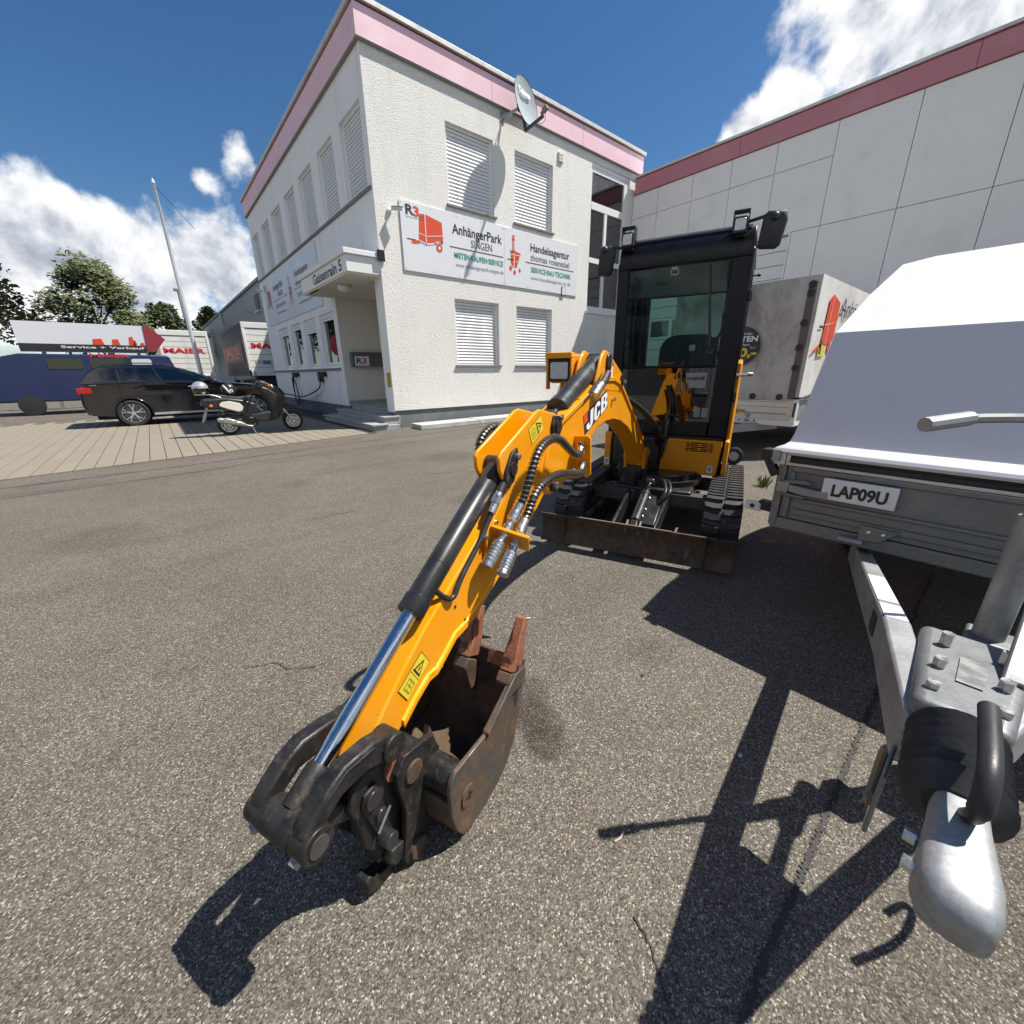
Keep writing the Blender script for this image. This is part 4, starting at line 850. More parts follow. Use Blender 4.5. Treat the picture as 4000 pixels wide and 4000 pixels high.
# ---- trees: tapered trunk, limbs, crown of leaf-sized faces gathered in clumps
def tree(label, x, y, h, cr, mat, seed, n=5200, trunk=.28, low=.22):
    rg = random.Random(seed); t = thing('tree', label, 'tree', (x, y, 0), rg.uniform(0, 6), group='trees beyond the yard')
    tm = MB(); top = h*.72; P = [Vector((rg.uniform(-.15, .15)*i*.4, rg.uniform(-.15, .15)*i*.4, top*i/6)) for i in range(7)]
    tm.tube(P, [trunk*(1-.8*i/6) for i in range(7)], 9)
    clumps = []
    for k in range(15):
        a = rg.uniform(0, 6.28); z0 = h*rg.uniform(.2, .62); r = cr*rg.uniform(.45, .95); q = P[min(6, int(z0/top*6))]; e = Vector((math.cos(a)*r, math.sin(a)*r, min(h*.95, z0+h*rg.uniform(.08, .3))))
        tm.tube([q, q.lerp(e, .5)+Vector((0, 0, .2)), e], [trunk*.35, trunk*.2, .03], 6); clumps.append((e, cr*rg.uniform(.26, .42)))
    for k in range(26):
        th = rg.uniform(0, 6.28); ph = rg.uniform(-.5, 1.4); rr = cr*rg.uniform(.55, 1.0)
        clumps.append((Vector((math.cos(th)*math.cos(ph)*rr, math.sin(th)*math.cos(ph)*rr, h*(low+.42)+math.sin(ph)*h*(.40)*rg.uniform(.7, 1.0))), cr*rg.uniform(.22, .40)))
    obj('trunk', tm, MT['bark'], t)
    cm = MB(); vs = []; fs = []
    for i in range(n):
        c, r = clumps[rg.randrange(len(clumps))]
        d = Vector((rg.gauss(0, 1), rg.gauss(0, 1), rg.gauss(0, 1))).normalized(); p = c+d*(r*rg.uniform(.35, 1.0)**.6)
        s = rg.uniform(.10, .24)*(.7+h/22); u = Vector((rg.gauss(0, 1), rg.gauss(0, 1), rg.gauss(0, .6))).normalized(); w = u.orthogonal().normalized(); o = len(vs)
        vs += [p-u*s, p-w*s*.55+u*s*.1, p+u*s, p+w*s*.55-u*s*.1]; fs.append((o, o+1, o+2, o+3))
    cm.add(vs, fs); obj('crown', cm, mat, t, smooth=0, recalc=False); return t
tree('tall broad olive-green tree at the left edge, above the advertising board', -2.6, 62, 11.6, 4.0, MT['leaf1'], 1, 9000)
tree('round dark tree between the tall left tree and the flagpole', 2.75, 66, 9.0, 2.1, MT['leaf2'], 2, 7000)
tree('lower bushy tree just left of the flagpole', 4.7, 76, 7.6, 2.0, MT['leaf1'], 3, 4500)
tree('small dark tree between the flagpole and the warehouse end', 6.75, 78, 8.3, 1.1, MT['leaf2'], 4, 2500)
tree('treetop rising over the warehouse roof edge', 11.0, 97, 12.6, 2.6, MT['leaf2'], 5, 4000)
tree('dark tree beyond the far left trucks', -10.5, 58, 10.5, 4.6, MT['leaf2'], 6, 7000)
tree('tall pale tree at the far left of the yard', -19, 60, 12.5, 5.4, MT['leaf1'], 8, 7000)
# ================================================================== PARKED CAR
CY0, CY1 = 14.95, 16.8
car = thing('car', 'black station wagon parked behind the scooter', 'car', (1.0, 15.9, 0))
cx0, cx1 = -1.42, 3.18      # tail .. nose ; nose towards +x
RW, FWX = -.50, 2.38
def arch(cx, r, n=12): return [(cx+r*math.cos(rad(180-180*i/n)), .335+r*math.sin(rad(180-180*i/n))) for i in range(n+1)]
low = [(cx0+.06, .33), (RW-.40, .27)]+arch(RW, .385)+[(RW+.40, .25), (FWX-.40, .25)]+arch(FWX, .385)+[(FWX+.40, .27), (cx1-.08, .30), (cx1, .45), (cx1+.01, .72), (cx1-.12, .90), (cx1-.55, 1.0), (cx1-1.2, 1.06), (1.62, 1.10), (.0, 1.13), (cx0+.2, 1.10), (cx0+.03, .98), (cx0, .6)]
def inset(poly, k):
    cx = sum(p[0] for p in poly)/len(poly); cz = sum(p[1] for p in poly)/len(poly); return [(cx+(p[0]-cx)*(1-k*.25), cz+(p[1]-cz)*(1-k)) for p in poly]
yc = (CY0+CY1)/2; hw = (CY1-CY0)/2
def ring_at(yoff, z_in, x_in): return [(x+(.05 if x < 0 else -.05)*x_in, yc+yoff, min(z, 1.13)-(z_in if z > .95 else 0)) for x, z in low]
obj('body', MB().loft([ring_at(-hw+.03, .05, 1.0), ring_at(-hw, .03, .3), ring_at(-hw+.10, 0, 0), ring_at(hw-.10, 0, 0), ring_at(hw, .03, .3), ring_at(hw-.03, .05, 1.0)]), MT['carpaint'], car, True, smooth=40, bevel=.012)
gh = [(cx0+.05, 1.08), (-1.18, 1.34), (-.95, 1.50), (-.55, 1.555), (.1, 1.56), (.62, 1.50), (1.05, 1.34), (1.55, 1.09)]
def gy(z): return hw-.06-(z-1.08)*.42
obj('greenhouse', MB().loft([[(x*1.0, yc-gy(z), z) for x, z in gh], [(x, yc+gy(z), z) for x, z in gh]]), MT['carpaint'], car, True, smooth=30, bevel=.02)
def cwin(name, P):
    for s in (-1, 1):
        obj(name, MB().add([(x, yc+s*(gy(z)+.006), z) for x, z in P], [tuple(range(len(P)))]), MT['carglass'], car, True, smooth=0)
cwin('rear_side_window', [(-1.08, 1.14), (-.92, 1.42), (-.80, 1.46), (-.62, 1.46), (-.62, 1.14)])
cwin('rear_door_window', [(-.57, 1.14), (-.57, 1.47), (.1, 1.48), (.22, 1.14)])
cwin('front_door_window', [(.29, 1.14), (.17, 1.475), (.52, 1.44), (.92, 1.30), (1.22, 1.14)])
ws_ = [(.70, 1.475), (1.05, 1.355), (1.50, 1.125)]
obj('windscreen', MB().loft([[(x+.02, yc-gy(z)+.08, z+.012) for x, z in ws_], [(x+.02, yc+gy(z)-.08, z+.012) for x, z in ws_]], cap=False), MT['carglass'], car, True, smooth=0)
obj('rear_screen', MB().quad((-1.36, yc-.6, 1.14), (-1.36, yc+.6, 1.14), (-1.03, yc+.5, 1.47), (-1.03, yc-.5, 1.47)), MT['carglass'], car, True, smooth=0)
obj('window_trim', MB().tube([(-1.1, CY0+.035, 1.125), (.3, CY0+.03, 1.128), (1.25, CY0+.035, 1.12)], .009, 6), MT['black_paint'], car, True)
obj('side_sill', MB().beam((RW+.42, CY0+.0, .30), (FWX-.42, CY0+.0, .30), .06, .06), MT['alu'], car, True, bevel=.01)
for x in (-.35, .85): obj('door_handle', MB().beam((x, CY0-.012, .955), (x+.24, CY0-.012, .965), .022, .03), MT['carpaint'], car, True, bevel=.006)
for x in (-.62, .24, 1.35): obj('door_gap', MB().box(x-.004, x+.004, CY0-.003, CY0+.02, .35, 1.08), MT['dark'], car, True)
obj('door_mirror', MB().sphere((1.22, CY0-.06, 1.15), .12, .10, .075, 12, 8), MT['carpaint'], car, True, smooth=80)
obj('headlight', MB().beam((cx1-.42, CY0+.03, .82), (cx1-.06, CY0+.12, .80), .03, .12), MT['lens'], car, True, bevel=.01)
obj('tail_light', MB().box(cx0-.01, cx0+.25, CY0+.0, CY0+.08, .86, 1.0), MT['red_lens'], car, True, bevel=.01)
obj('roof_rail', MB().tube(smooth_path([(-.9, yc-.66, 1.53), (-.6, yc-.655, 1.585), (.2, yc-.65, 1.59), (.55, yc-.66, 1.535)]), .014, 6), MT['black_paint'], car, True)
def car_wheel(cx, cy, s):
    w = obj('wheel', MB().lathe([(.235, -.10), (.30, -.11), (.335, -.085), (.342, 0), (.335, .085), (.30, .11), (.235, .10)], (cx, cy, .34), (0,1,0), 36), MT['tyre'], car, True)
    rm = MB().ring((cx, cy-.085*s, .34), (cx, cy+.05, .34), .243, .222, 32); yo = cy-.075 if s > 0 else cy+.075
    obj('rim', rm, MT['alu'], w, True); sp = MB()
    for k in range(5):
        a = rad(90+72*k)
        for da in (-.16, .16):
            sp.beam((cx+.03*math.cos(a), yo, .34+.03*math.sin(a)), (cx+.15*math.cos(a+da*.6), yo-.012*s, .34+.15*math.sin(a+da*.6)), .02, .03, (0,1,0)); sp.beam((cx+.15*math.cos(a+da*.6), yo-.012*s, .34+.15*math.sin(a+da*.6)), (cx+.232*math.cos(a+da*1.5), yo-.006*s, .34+.232*math.sin(a+da*1.5)), .02, .03, (0,1,0))
    sp.cyl((cx, yo-.02*s, .34), (cx, yo+.02, .34), .05, n=14); obj('spokes', sp, MT['alu'], w, True)
    obj('brake_disc', MB().cyl((cx, cy-.01, .34), (cx, cy+.01, .34), .20, n=28), MT['galv_dark'], w, True)
    obj('wheel_well', MB().lathe([(.001, .09), (.39, .09)], (cx, cy, .34), (0,1,0), 24) if s > 0 else MB().lathe([(.001, -.09), (.39, -.09)], (cx, cy, .34), (0,1,0), 24), MT['dark'], w, True)
for cx in (RW, FWX): car_wheel(cx, CY0+.115, 1); car_wheel(cx, CY1-.115, -1)
obj('underbody', MB().box(cx0+.2, cx1-.2, CY0+.25, CY1-.25, .2, .6), MT['dark'], car, True)
# ================================================================== SCOOTER
sc = thing('motor_scooter', 'black and white motor scooter on its stand at the edge of the paving', 'scooter', (1.75, 10.98, .014))
SXo, SYo, SZo = 1.13, 10.98, .014      # rear wheel contact; forward = +x
def sp_(x, y, z): return (SXo+x, SYo+y, SZo+z)
def swheel(x, r, name, wd):
    o = obj(name, MB().lathe([(r-.075, -wd*.7), (r-.05, -wd), (r-.012, -wd*.75), (r, 0), (r-.012, wd*.75), (r-.05, wd), (r-.075, wd*.7)], sp_(x, 0, r), (0,1,0), 40), MT['tyre'], sc, True, smooth=50)
    obj('rim', MB().ring(sp_(x, -wd*.75, r), sp_(x, wd*.75, r), r-.068, r-.092, 32), MT['alu'], o, True)
    s = MB()
    for k in range(6):
        a = rad(60*k+12); s.beam(sp_(x+.03*math.cos(a), 0, r+.03*math.sin(a)), sp_(x+(r-.08)*math.cos(a+.35), 0, r+(r-.08)*math.sin(a+.35)), .025, .03, (0,1,0))
    s.cyl(sp_(x, -.05, r), sp_(x, .05, r), .045, n=14); s.ring(sp_(x, -.045, r), sp_(x, -.04, r), r*.45, r*.34, 24); obj('spokes', s, MT['alu'], o, True); return o
swheel(0, .225, 'rear_wheel', .062); swheel(1.28, .222, 'front_wheel', .058)
def sprof(name, poly, w, mat, bev=.02, w0=None):
    return obj(name, MB().prism(poly, lambda u, v, d: sp_(u, d, v), -w/2 if w0 is None else w0, w/2), mat, sc, True, bevel=bev, bseg=3)
sprof('rear_body', [(-.43, .70), (-.37, .78), (.0, .80), (.35, .74), (.56, .66), (.62, .46), (.50, .36), (.36, .33), (.26, .45), (.10, .52), (-.10, .55), (-.38, .62)], .28, MT['black_paint'], .04)
sprof('side_panel', [(-.13, .66), (-.06, .72), (.08, .735), (.27, .68), (.33, .60), (.29, .50), (.22, .485), (.02, .555), (-.10, .61)], .285, MT['cream'], .02)
sprof('lower_cover', [(.34, .42), (.40, .46), (.62, .38), (.60, .34), (.40, .34)], .27, MT['alu'], .012)
sprof('footboard', [(.42, .42), (.50, .30), (.66, .26), (.86, .27), (.93, .32), (.88, .46), (.80, .47), (.60, .44)], .32, MT['black_plastic'], .02)
sprof('leg_shield', [(.80, .30), (.85, .46), (.83, .63), (.69, .96), (.74, 1.02), (.88, .95), (1.02, .82), (1.13, .70), (1.15, .60), (1.08, .50), (.99, .36), (.9, .28)], .38, MT['black_paint'], .04)
sprof('front_mudguard', [(1.02, .50), (1.06, .60), (1.16, .64), (1.34, .58), (1.48, .49), (1.52, .44), (1.32, .49), (1.15, .50)], .15, MT['black_paint'], .02)
sprof('front_cowl', [(.60, .99), (.63, 1.08), (.76, 1.14), (.91, 1.07), (.99, .93), (.90, .86), (.74, .92)], .24, MT['black_plastic'], .04)
obj('headlight', MB().sphere(sp_(.95, 0, .99), .05, .09, .06, 12, 8), MT['lens'], sc, True, smooth=80)
obj('fork', MB().tube([sp_(1.04, -.08, .62), sp_(1.28, -.08, .222)], .018, 10).tube([sp_(1.04, .08, .62), sp_(1.28, .08, .222)], .018, 10).cyl(sp_(1.28, -.1, .222), sp_(1.28, .1, .222), .014), MT['zinc'], sc, True)
obj('handlebar', MB().tube(smooth_path([sp_(.64, -.35, 1.09), sp_(.69, -.18, 1.12), sp_(.73, 0, 1.11), sp_(.69, .18, 1.12), sp_(.64, .35, 1.09)]), .016, 8), MT['black_plastic'], sc, True)
for s in (-1, 1):
    obj('grip', MB().cyl(sp_(.665, s*.24, 1.108), sp_(.635, s*.37, 1.085), .022, n=10), MT['rubber'], sc, True)
    mo = obj('mirror', MB().tube([sp_(.69, s*.20, 1.12), sp_(.67, s*.26, 1.20), sp_(.66, s*.29, 1.25)], .008, 6), MT['black_plastic'], sc, True)
    obj('mirror_glass', MB().sphere(sp_(.655, s*.30, 1.29), .035, .05, .065, 14, 8), M('mirror_blue', (.10, .2, .33), .1, .6) if s < 0 else MT['black_plastic'], mo, True, smooth=80)
seat = [(-.24, .80), (-.20, .865), (.05, .85), (.26, .80), (.44, .81), (.55, .83), (.59, .80), (.53, .67), (.30, .70), (.0, .755)]
sprof('seat', seat, .24, MT['greyfabric'], .03)
obj('luggage_rack', MB().tube(smooth_path([sp_(-.05, -.12, .80), sp_(-.20, -.11, .86), sp_(-.42, -.10, .87), sp_(-.48, 0, .87), sp_(-.42, .10, .87), sp_(-.20, .11, .86), sp_(-.05, .12, .80)]), .010, 7).beam(sp_(-.44, -.1, .875), sp_(-.22, -.1, .868), .04, .012).beam(sp_(-.44, .1, .875), sp_(-.22, .1, .868), .04, .012), MT['zinc'], sc, True)
obj('tail_light', MB().sphere(sp_(-.38, 0, .68), .05, .08, .035, 12, 8), MT['red_lens'], sc, True, smooth=80)
for s in (-1, 1): obj('indicator', MB().sphere(sp_(-.26, s*.17, .64), .035, .025, .03, 12, 8).cyl(sp_(-.26, s*.1, .64), sp_(-.26, s*.16, .64), .008), MT['orange_lens'], sc, True, smooth=80)
obj('indicator', MB().sphere(sp_(.88, -.16, 1.02), .03, .02, .025, 10, 6), MT['orange_lens'], sc, True, smooth=80)
obj('plate_holder', MB().prism([(-.34, .62), (-.30, .63), (-.40, .36), (-.46, .30), (-.44, .38)], lambda u, v, d: sp_(u, d, v), -.09, .09), MT['steel'], sc, True)
obj('rear_mudguard', MB().prism([(-.26, .42), (-.20, .48), (0, .50), (.18, .47), (.2, .45), (0, .47), (-.18, .455)], lambda u, v, d: sp_(u, d, v), -.07, .07), MT['black_plastic'], sc, True)
obj('exhaust', MB().tube([sp_(-.20, -.13, .335), sp_(-.15, -.13, .34), sp_(.20, -.13, .24), sp_(.30, -.12, .20)], [.05, .058, .055, .03], 14).tube(smooth_path([sp_(.3, -.12, .2), sp_(.42, -.1, .17), sp_(.5, -.06, .25), sp_(.48, 0, .34)]), .018, 8), MT['steel'], sc, True, smooth=60)
obj('exhaust_shield', MB().beam(sp_(-.10, -.187, .345), sp_(.13, -.184, .28), .012, .075), MT['zinc'], sc, True, bevel=.008)
obj('engine', MB().box(SXo+.06, SXo+.56, SYo-.09, SYo+.12, SZo+.18, SZo+.42).cyl(sp_(.2, -.11, .25), sp_(.2, .12, .25), .10), MT['black_plastic'], sc, True, bevel=.02)
obj('shock_absorber', MB().tube([sp_(-.05, .1, .55), sp_(-.02, .1, .26)], .025, 10), MT['zinc'], sc, True)
obj('centre_stand', MB().tube([sp_(.40, -.08, .22), sp_(.44, -.13, .06), sp_(.47, -.14, .005)], .012, 7).tube([sp_(.40, .08, .22), sp_(.44, .13, .06), sp_(.47, .14, .005)], .012, 7).cyl(sp_(.40, -.09, .22), sp_(.40, .09, .22), .012), MT['steel'], sc, True)
def helmet(label, c, mat, deco):
    h = thing('helmet', label, 'helmet', (c[0], c[1], c[2]-.13)); 
    obj('shell', MB().sphere(c, .145, .125, .135, 22, 14, -55, 90), mat, h, True, smooth=80)
    if deco == 'open':
        obj('visor', MB().sphere((c[0]+.0, c[1], c[2]-.03), .150, .131, .12, 22, 10, -75, 12), MT['carglass'], h, True, smooth=80); obj('peak', MB().sphere((c[0]-.03, c[1], c[2]+.04), .17, .13, .02, 18, 6), mat, h, True, smooth=80)
    else:
        obj('stripe', MB().tube([(c[0]-.10+.02*k, c[1]-.128*math.cos((k-4)*.13), c[2]+.10-.035*k) for k in range(6)], [.006, .016, .018, .018, .014, .004], 6), MT['white_print'], h, True); e = obj('pivot_disc', MB().cyl((c[0]+.03, c[1]-.118, c[2]-.02), (c[0]+.03, c[1]-.134, c[2]-.02), .034, n=18), MT['white_print'], h, True); obj('pivot_centre', MB().cyl((c[0]+.03, c[1]-.1345, c[2]-.02), (c[0]+.03, c[1]-.137, c[2]-.02), .018, n=14), MT['ink_grey'], e, True)
helmet('silver open-face helmet strapped on the scooter luggage rack', sp_(-.36, 0, 1.0), MT['silver'], 'open')
helmet('black helmet with white stripe resting on the scooter seat', sp_(.13, 0, .955), MT['black_paint'], 'stripe')
# ================================================================== EXCAVATOR   local frame: x = forward (blade), y = machine's left, z up
B0 = -.155
EX = thing('mini_excavator', 'yellow and black mini excavator on rubber tracks with its bucket lowered to the asphalt', 'excavator', (2.317, 1.497, 0), math.atan2(-.370, -.929))
AZf = lambda a, z, b: (a, b, z); BZ = lambda b, z, a: (a, b, z)
def E(name, mb, mat, parent=None, **k): return obj(name, mb, MT[mat] if isinstance(mat, str) else mat, parent or EX, **k)
# ---- tracks
def track(bc, w=.235):
    x0, x1, r = -1.52, -.385, .185; zc = .215
    path = []
    def pt(s, off):     # s along the loop, off outward
        L1 = x1-x0; L2 = math.pi*r; T = 2*L1+2*L2; s %= T
        if s < L1: return (x0+s, zc+r+off, 0)
        s -= L1
        if s < L2: a = math.pi/2-s/r; return (x1+(r+off)*math.cos(a), zc+(r+off)*math.sin(a), a)
        s -= L2
        if s < L1: return (x1-s, zc-r-off, 0)
        s -= L1; a = -math.pi/2-s/r; return (x0+(r+off)*math.cos(a), zc+(r+off)*math.sin(a), a)
    T = 2*(x1-x0)+2*math.pi*r; n = 84; mb = MB(); rings = []
    for i in range(n):
        s = T*i/n; o = pt(s, .0); q = pt(s, -.022)
        rings.append([(o[0], bc-w/2, o[1]), (o[0], bc+w/2, o[1]), (q[0], bc+w/2, q[1]), (q[0], bc-w/2, q[1])])
    rings.append(rings[0]); mb.loft(rings, cap=False)
    tr = E('rubber_track', mb, 'rubber', smooth=30)
    # tread blocks: each lug its own piece, alternating left and right
    hw = w/2; lm = []
    for sd in (-1, 1):
        P = [(-.024, sd*.008), (.024, sd*.008), (.026, sd*hw*.55), (.012, sd*(hw-.004)), (-.034, sd*(hw-.004)), (-.026, sd*hw*.5)]
        Q = [(x*.78, y*.97 if abs(y) > .02 else y*1.2) for x, y in P]
        lm.append(mesh_of('tread_block', MB().loft([[(x, y, -.002) for x, y in P], [(x, y, .024) for x, y in Q]]), MT['rubber'], 0))
    m = 44
    for i in range(m):
        for k in (0, 1):
            s = T*(i+.5*k)/m; a = pt(s, 0); b = pt(s+.01, 0); ang = math.atan2(b[1]-a[1], b[0]-a[0])
            inst('tread_block', lm[k], tr, (a[0], bc, a[1]), (0, -ang, 0))
    fr = E('track_frame', MB().box(x0+.05, x1-.05, bc-.07, bc+.07, .13, .30), 'black_paint', bevel=.01)
    for x in (x0, x1): E('sprocket' if x == x0 else 'idler_wheel', MB().lathe([(.001, -.05), (.10, -.05), (.155, -.03), (.155, .03), (.10, .05), (.001, .05)], (x, bc, zc), (0,1,0), 24), 'black_paint')
    for k in range(3): E('track_roller', MB().cyl((x0+.28+.3*k, bc-.06, .095), (x0+.28+.3*k, bc+.06, .095), .062, n=16), 'steel')
track(.535); track(-.535)
E('undercarriage', MB().box(-1.32, -.62, -.30, .30, .20, .36).beam((-.75, -.3, .24), (-.75, .3, .24), .2, .12), 'black_paint', bevel=.012)
E('cross_tube', MB().box(-.71, -.61, -.46, -.12, .235, .335), 'dull_steel', bevel=.005); E('cross_tube', MB().box(-.71, -.61, .12, .46, .235, .335), 'dull_steel', bevel=.005)
E('cross_tube', MB().box(-1.30, -1.20, -.46, .46, .235, .335), 'dull_steel', bevel=.005)
E('slew_ring', MB().cyl((-1.0, 0, .355), (-1.0, 0, .445), .30, n=40).cyl((-1.0, 0, .36), (-1.0, 0, .40), .34, n=40), 'black_paint')
# ---- dozer blade
def bprof(k=0): return [(.035+k, .035), (.005+k, .08), (-.012+k, .14), (-.005+k, .20), (.012+k, .243), (-.004+k, .246), (-.028+k, .20), (-.034+k, .14), (-.02+k, .08), (.01+k, .03)]
E('dozer_blade', MB().prism(bprof(), lambda u, v, d: (u-.01, d, v), -.490, .462), 'rust_blade', bevel=.002)
for s, e in ((-.672, -.494), (.466, .640)): E('blade_wing', MB().prism(bprof(.003), lambda u, v, d: (u-.01, d, v), s, e), 'rust_blade', bevel=.002)
for bb_ in (-.492, .464): E('blade_rib', MB().prism([(.028, .035), (.02, .10), (.012, .16), (.022, .25), (.0, .25), (-.03, .20), (-.03, .05)], lambda u, v, d: (u, d, v), bb_-.006, bb_+.006), 'rust_blade')
E('blade_edge_strip', MB().beam((.0, -.40, .249), (.0, .26, .249), .012, .004), M('worn_steel', (.34, .27, .21), .5, .6, .3, 30))
for b in (-.15, .13): E('blade_arm', MB().beam((-.66, b*1.1, .29), (-.02, b, .15), .022, .11, h2=.13), 'black_paint', bevel=.004)
E('blade_cylinder', MB().cyl((-.40, .0, .355), (-.10, .0, .245), .036, n=20).cyl((-.42, .0, .362), (-.39, 0, .352), .04, n=20), 'black_paint', smooth=50)
E('blade_rod', MB().cyl((-.56, .0, .412), (-.39, .0, .351), .018, n=14), 'chrome')
E('blade_cylinder_eye', MB().beam((-.11, 0, .248), (-.03, 0, .215), .05, .05).cyl((-.58, -.03, .42), (-.58, .03, .42), .03), 'black_paint', bevel=.006)
E('blade_lug', MB().beam((-.10, -.045, .23), (-.02, -.045, .18), .014, .07).beam((-.10, .045, .23), (-.02, .045, .18), .014, .07), 'steel')
E('cylinder_guard', MB().beam((-.40, .085, .335), (-.08, .085, .215), .10, .075), 'black_paint', bevel=.006)
for k in (.15, .55, .8): E('bolt', MB().sphere((-.40+.32*k, .04, .375-.12*k), .009, .009, .007, 8, 5), 'zinc')
for k in range(2): E('blade_hose', MB().tube(smooth_path([(-.62, .05+.02*k, .42), (-.50, .11+.03*k, .46), (-.34, .15+.03*k, .42), (-.30, .12, .34), (-.36, .08, .32)]), .013, 8), 'hose', smooth=60)
# ---- upper structure
E('house_frame', MB().box(-2.05, -1.03, -.47, .46, .44, .74).box(-1.03, -.93, -.40, -.02, .45, .72), 'black_paint', bevel=.012)
pp = [(.045, .71), (.458, .706), (.440, .424), (.425, .42), (-.008, .432), (-.013, .445), (.006, .655), (.03, .672)]
fpn = E('front_panel', MB().prism(pp, BZ, -1.03, -.992), 'yellow', bevel=.006)
for r, z in enumerate((.683, .667, .651, .635, .619)):
    for b0_, b1_ in (((.186, .212), (.224, .352), (.366, .392)) if r % 2 == 0 else ((.188, .284), (.300, .396)),)[0]:
        E('panel_slot', MB().prism(rrect(b0_, b1_, z-.0045, z+.0045, .0042, 3), BZ, -.9915, -.9900), 'dark', fpn)
def decal_hook(b, z, a, par):
    E('safety_decal', MB().prism(rrect(b-.026, b+.026, z-.034, z+.034, .006, 3), BZ, a, a+.0015), M('decal_frame', (.05,.05,.05), .5), par)
    E('decal_face', MB().prism(rrect(b-.023, b+.023, z-.031, z+.031, .004, 3), BZ, a+.0018, a+.0028), 'white_print', par)
    h = MB().ring((a+.003, b, z-.004), (a+.0042, b, z-.004), .014, .010, 16); h.box(a+.003, a+.0042, b-.016, b+.016, z+.014, z+.018); h.box(a+.003, a+.0042, b-.006, b+.006, z-.006, z+.006); h.box(a+.003, a+.0042, b-.002, b+.002, z-.024, z-.016)
    E('decal_symbol', h, M('decal_blue', (.05, .09, .2), .5), par)
decal_hook(.39, .476, -.9918, fpn)
lp = E('right_panel', MB().prism([(-.50, .74), (-.44, .74), (-.445, .42), (-.50, .42)], BZ, -1.20, -.992), 'yellow', bevel=.008)
decal_hook(-.473, .475, -.9918, lp)
E('left_side_panel', MB().prism([(-1.0, .43), (-1.0, .705), (-1.04, .72), (-1.12, 1.30), (-1.30, 1.33), (-2.0, 1.33), (-2.25, 1.15), (-2.25, .45)], AZf, .474, .506), 'yellow', bevel=.008)
E('right_side_panel', MB().prism([(-1.2, .43), (-1.2, .73), (-1.6, .74), (-1.7, 1.15), (-2.0, 1.2), (-2.25, 1.1), (-2.25, .45)], AZf, -.506, -.474), 'yellow', bevel=.008)
E('counterweight', MB().loft([[(-2.06, -.5, z), (-2.20, -.48, z), (-2.34, -.3, z), (-2.39, 0, z), (-2.34, .3, z), (-2.20, .48, z), (-2.06, .5, z)] for z in (.46, .7, 1.0, 1.2)]), 'yellow', bevel=.02)
E('king_post', MB().box(-1.0, -.72, -.30, -.06, .40, .52).cyl((-.74, -.18, .34), (-.74, -.18, .50), .085, n=24).box(-.93, -.66, -.27, -.09, .32, .355), 'black_paint', bevel=.01)
E('swing_casting', MB().cyl((-.74, B0, .36), (-.74, B0, .54), .062, n=20).prism([(-.86, .46), (-.66, .46), (-.66, .52), (-.86, .56)], AZf, B0-.06, B0+.06), 'black_paint', bevel=.006)
E('grab_handle', MB().tube(smooth_path([(-.95, .0, .56), (-.93, .02, .66), (-.92, .035, .83), (-.95, .03, .88), (-.99, .02, .88)]), .016, 8), 'black_paint')
# ---- cab
cabm = 'cab_black'
A0 = -1.0
cab = E('cab', MB().box(-1.06, A0, -.480, -.392, .735, 2.06).box(-1.06, A0, .332, .478, .735, 2.06).box(-1.06, A0, -.392, .332, .735, .852).box(-1.055, A0-.004, -.392, .332, 1.268, 1.290)
        .box(-2.02, -1.94, -.478, -.40, .74, 2.1).box(-2.02, -1.94, .40, .478, .74, 2.1).box(-2.02, -1.95, -.40, .40, .74, 1.27).box(-2.02, -1.95, -.40, .40, 1.93, 2.1)
        .box(-1.94, -1.06, .425, .478, .74, .86).box(-1.94, -1.06, -.478, -.425, .74, 1.05).box(-1.56, -1.50, -.478, -.44, 1.05, 2.06).box(-1.94, -1.06, .425, .478, 2.0, 2.08).box(-1.94, -1.06, -.478, -.425, 2.0, 2.08), cabm, bevel=.012)
E('cab_header', MB().prism([(A0-.06, 2.005), (A0+.008, 2.01), (A0+.012, 2.06), (A0-.01, 2.15), (A0-.05, 2.20), (A0-.06, 2.20)], AZf, -.468, .466), cabm, cab, bevel=.012)
E('cab_roof', MB().loft([[(x*1.0, y, 2.10) for x, y in ((-2.04, -.49), (-1.0, -.48), (-1.0, .48), (-2.04, .49))], [(x, y, 2.19) for x, y in ((-2.02, -.47), (-1.04, -.465), (-1.04, .465), (-2.02, .47))], [(x, y, 2.23) for x, y in ((-1.95, -.40), (-1.10, -.40), (-1.10, .40), (-1.95, .40))]]), cabm, cab, bevel=.02)
E('corner_gusset', MB().prism([(.318, 2.005), (.335, 2.005), (.335, 1.80), (.318, 1.90)], BZ, -1.02, A0+.002), cabm, cab)
E('roof_edge_trim', MB().tube([(-1.045, -.44, 2.207), (-1.045, .44, 2.207)], .007, 6), 'steel', cab)
E('front_glass', MB().box(-1.03, -1.024, -.396, .336, 1.285, 2.01), 'cabglass', cab, smooth=0)
E('lower_glass', MB().box(-1.022, -1.016, -.398, .338, .848, 1.272), 'cabglass_low', cab, smooth=0)
E('rear_glass', MB().box(-1.99, -1.984, -.40, .40, 1.27, 1.93), 'cabglass', cab, smooth=0)
E('right_glass', MB().box(-1.94, -1.06, -.462, -.456, 1.05, 2.0), 'cabglass', cab, smooth=0)
dg = E('door_glass', MB().box(-1.94, -1.06, .456, .462, .86, 2.0), 'cabglass', cab, smooth=0)
E('door_hinge', MB().box(-1.05, -.99, .478, .50, 1.02, 1.09).box(-1.05, -.99, .478, .50, 1.72, 1.79), 'black_plastic', cab, bevel=.004)
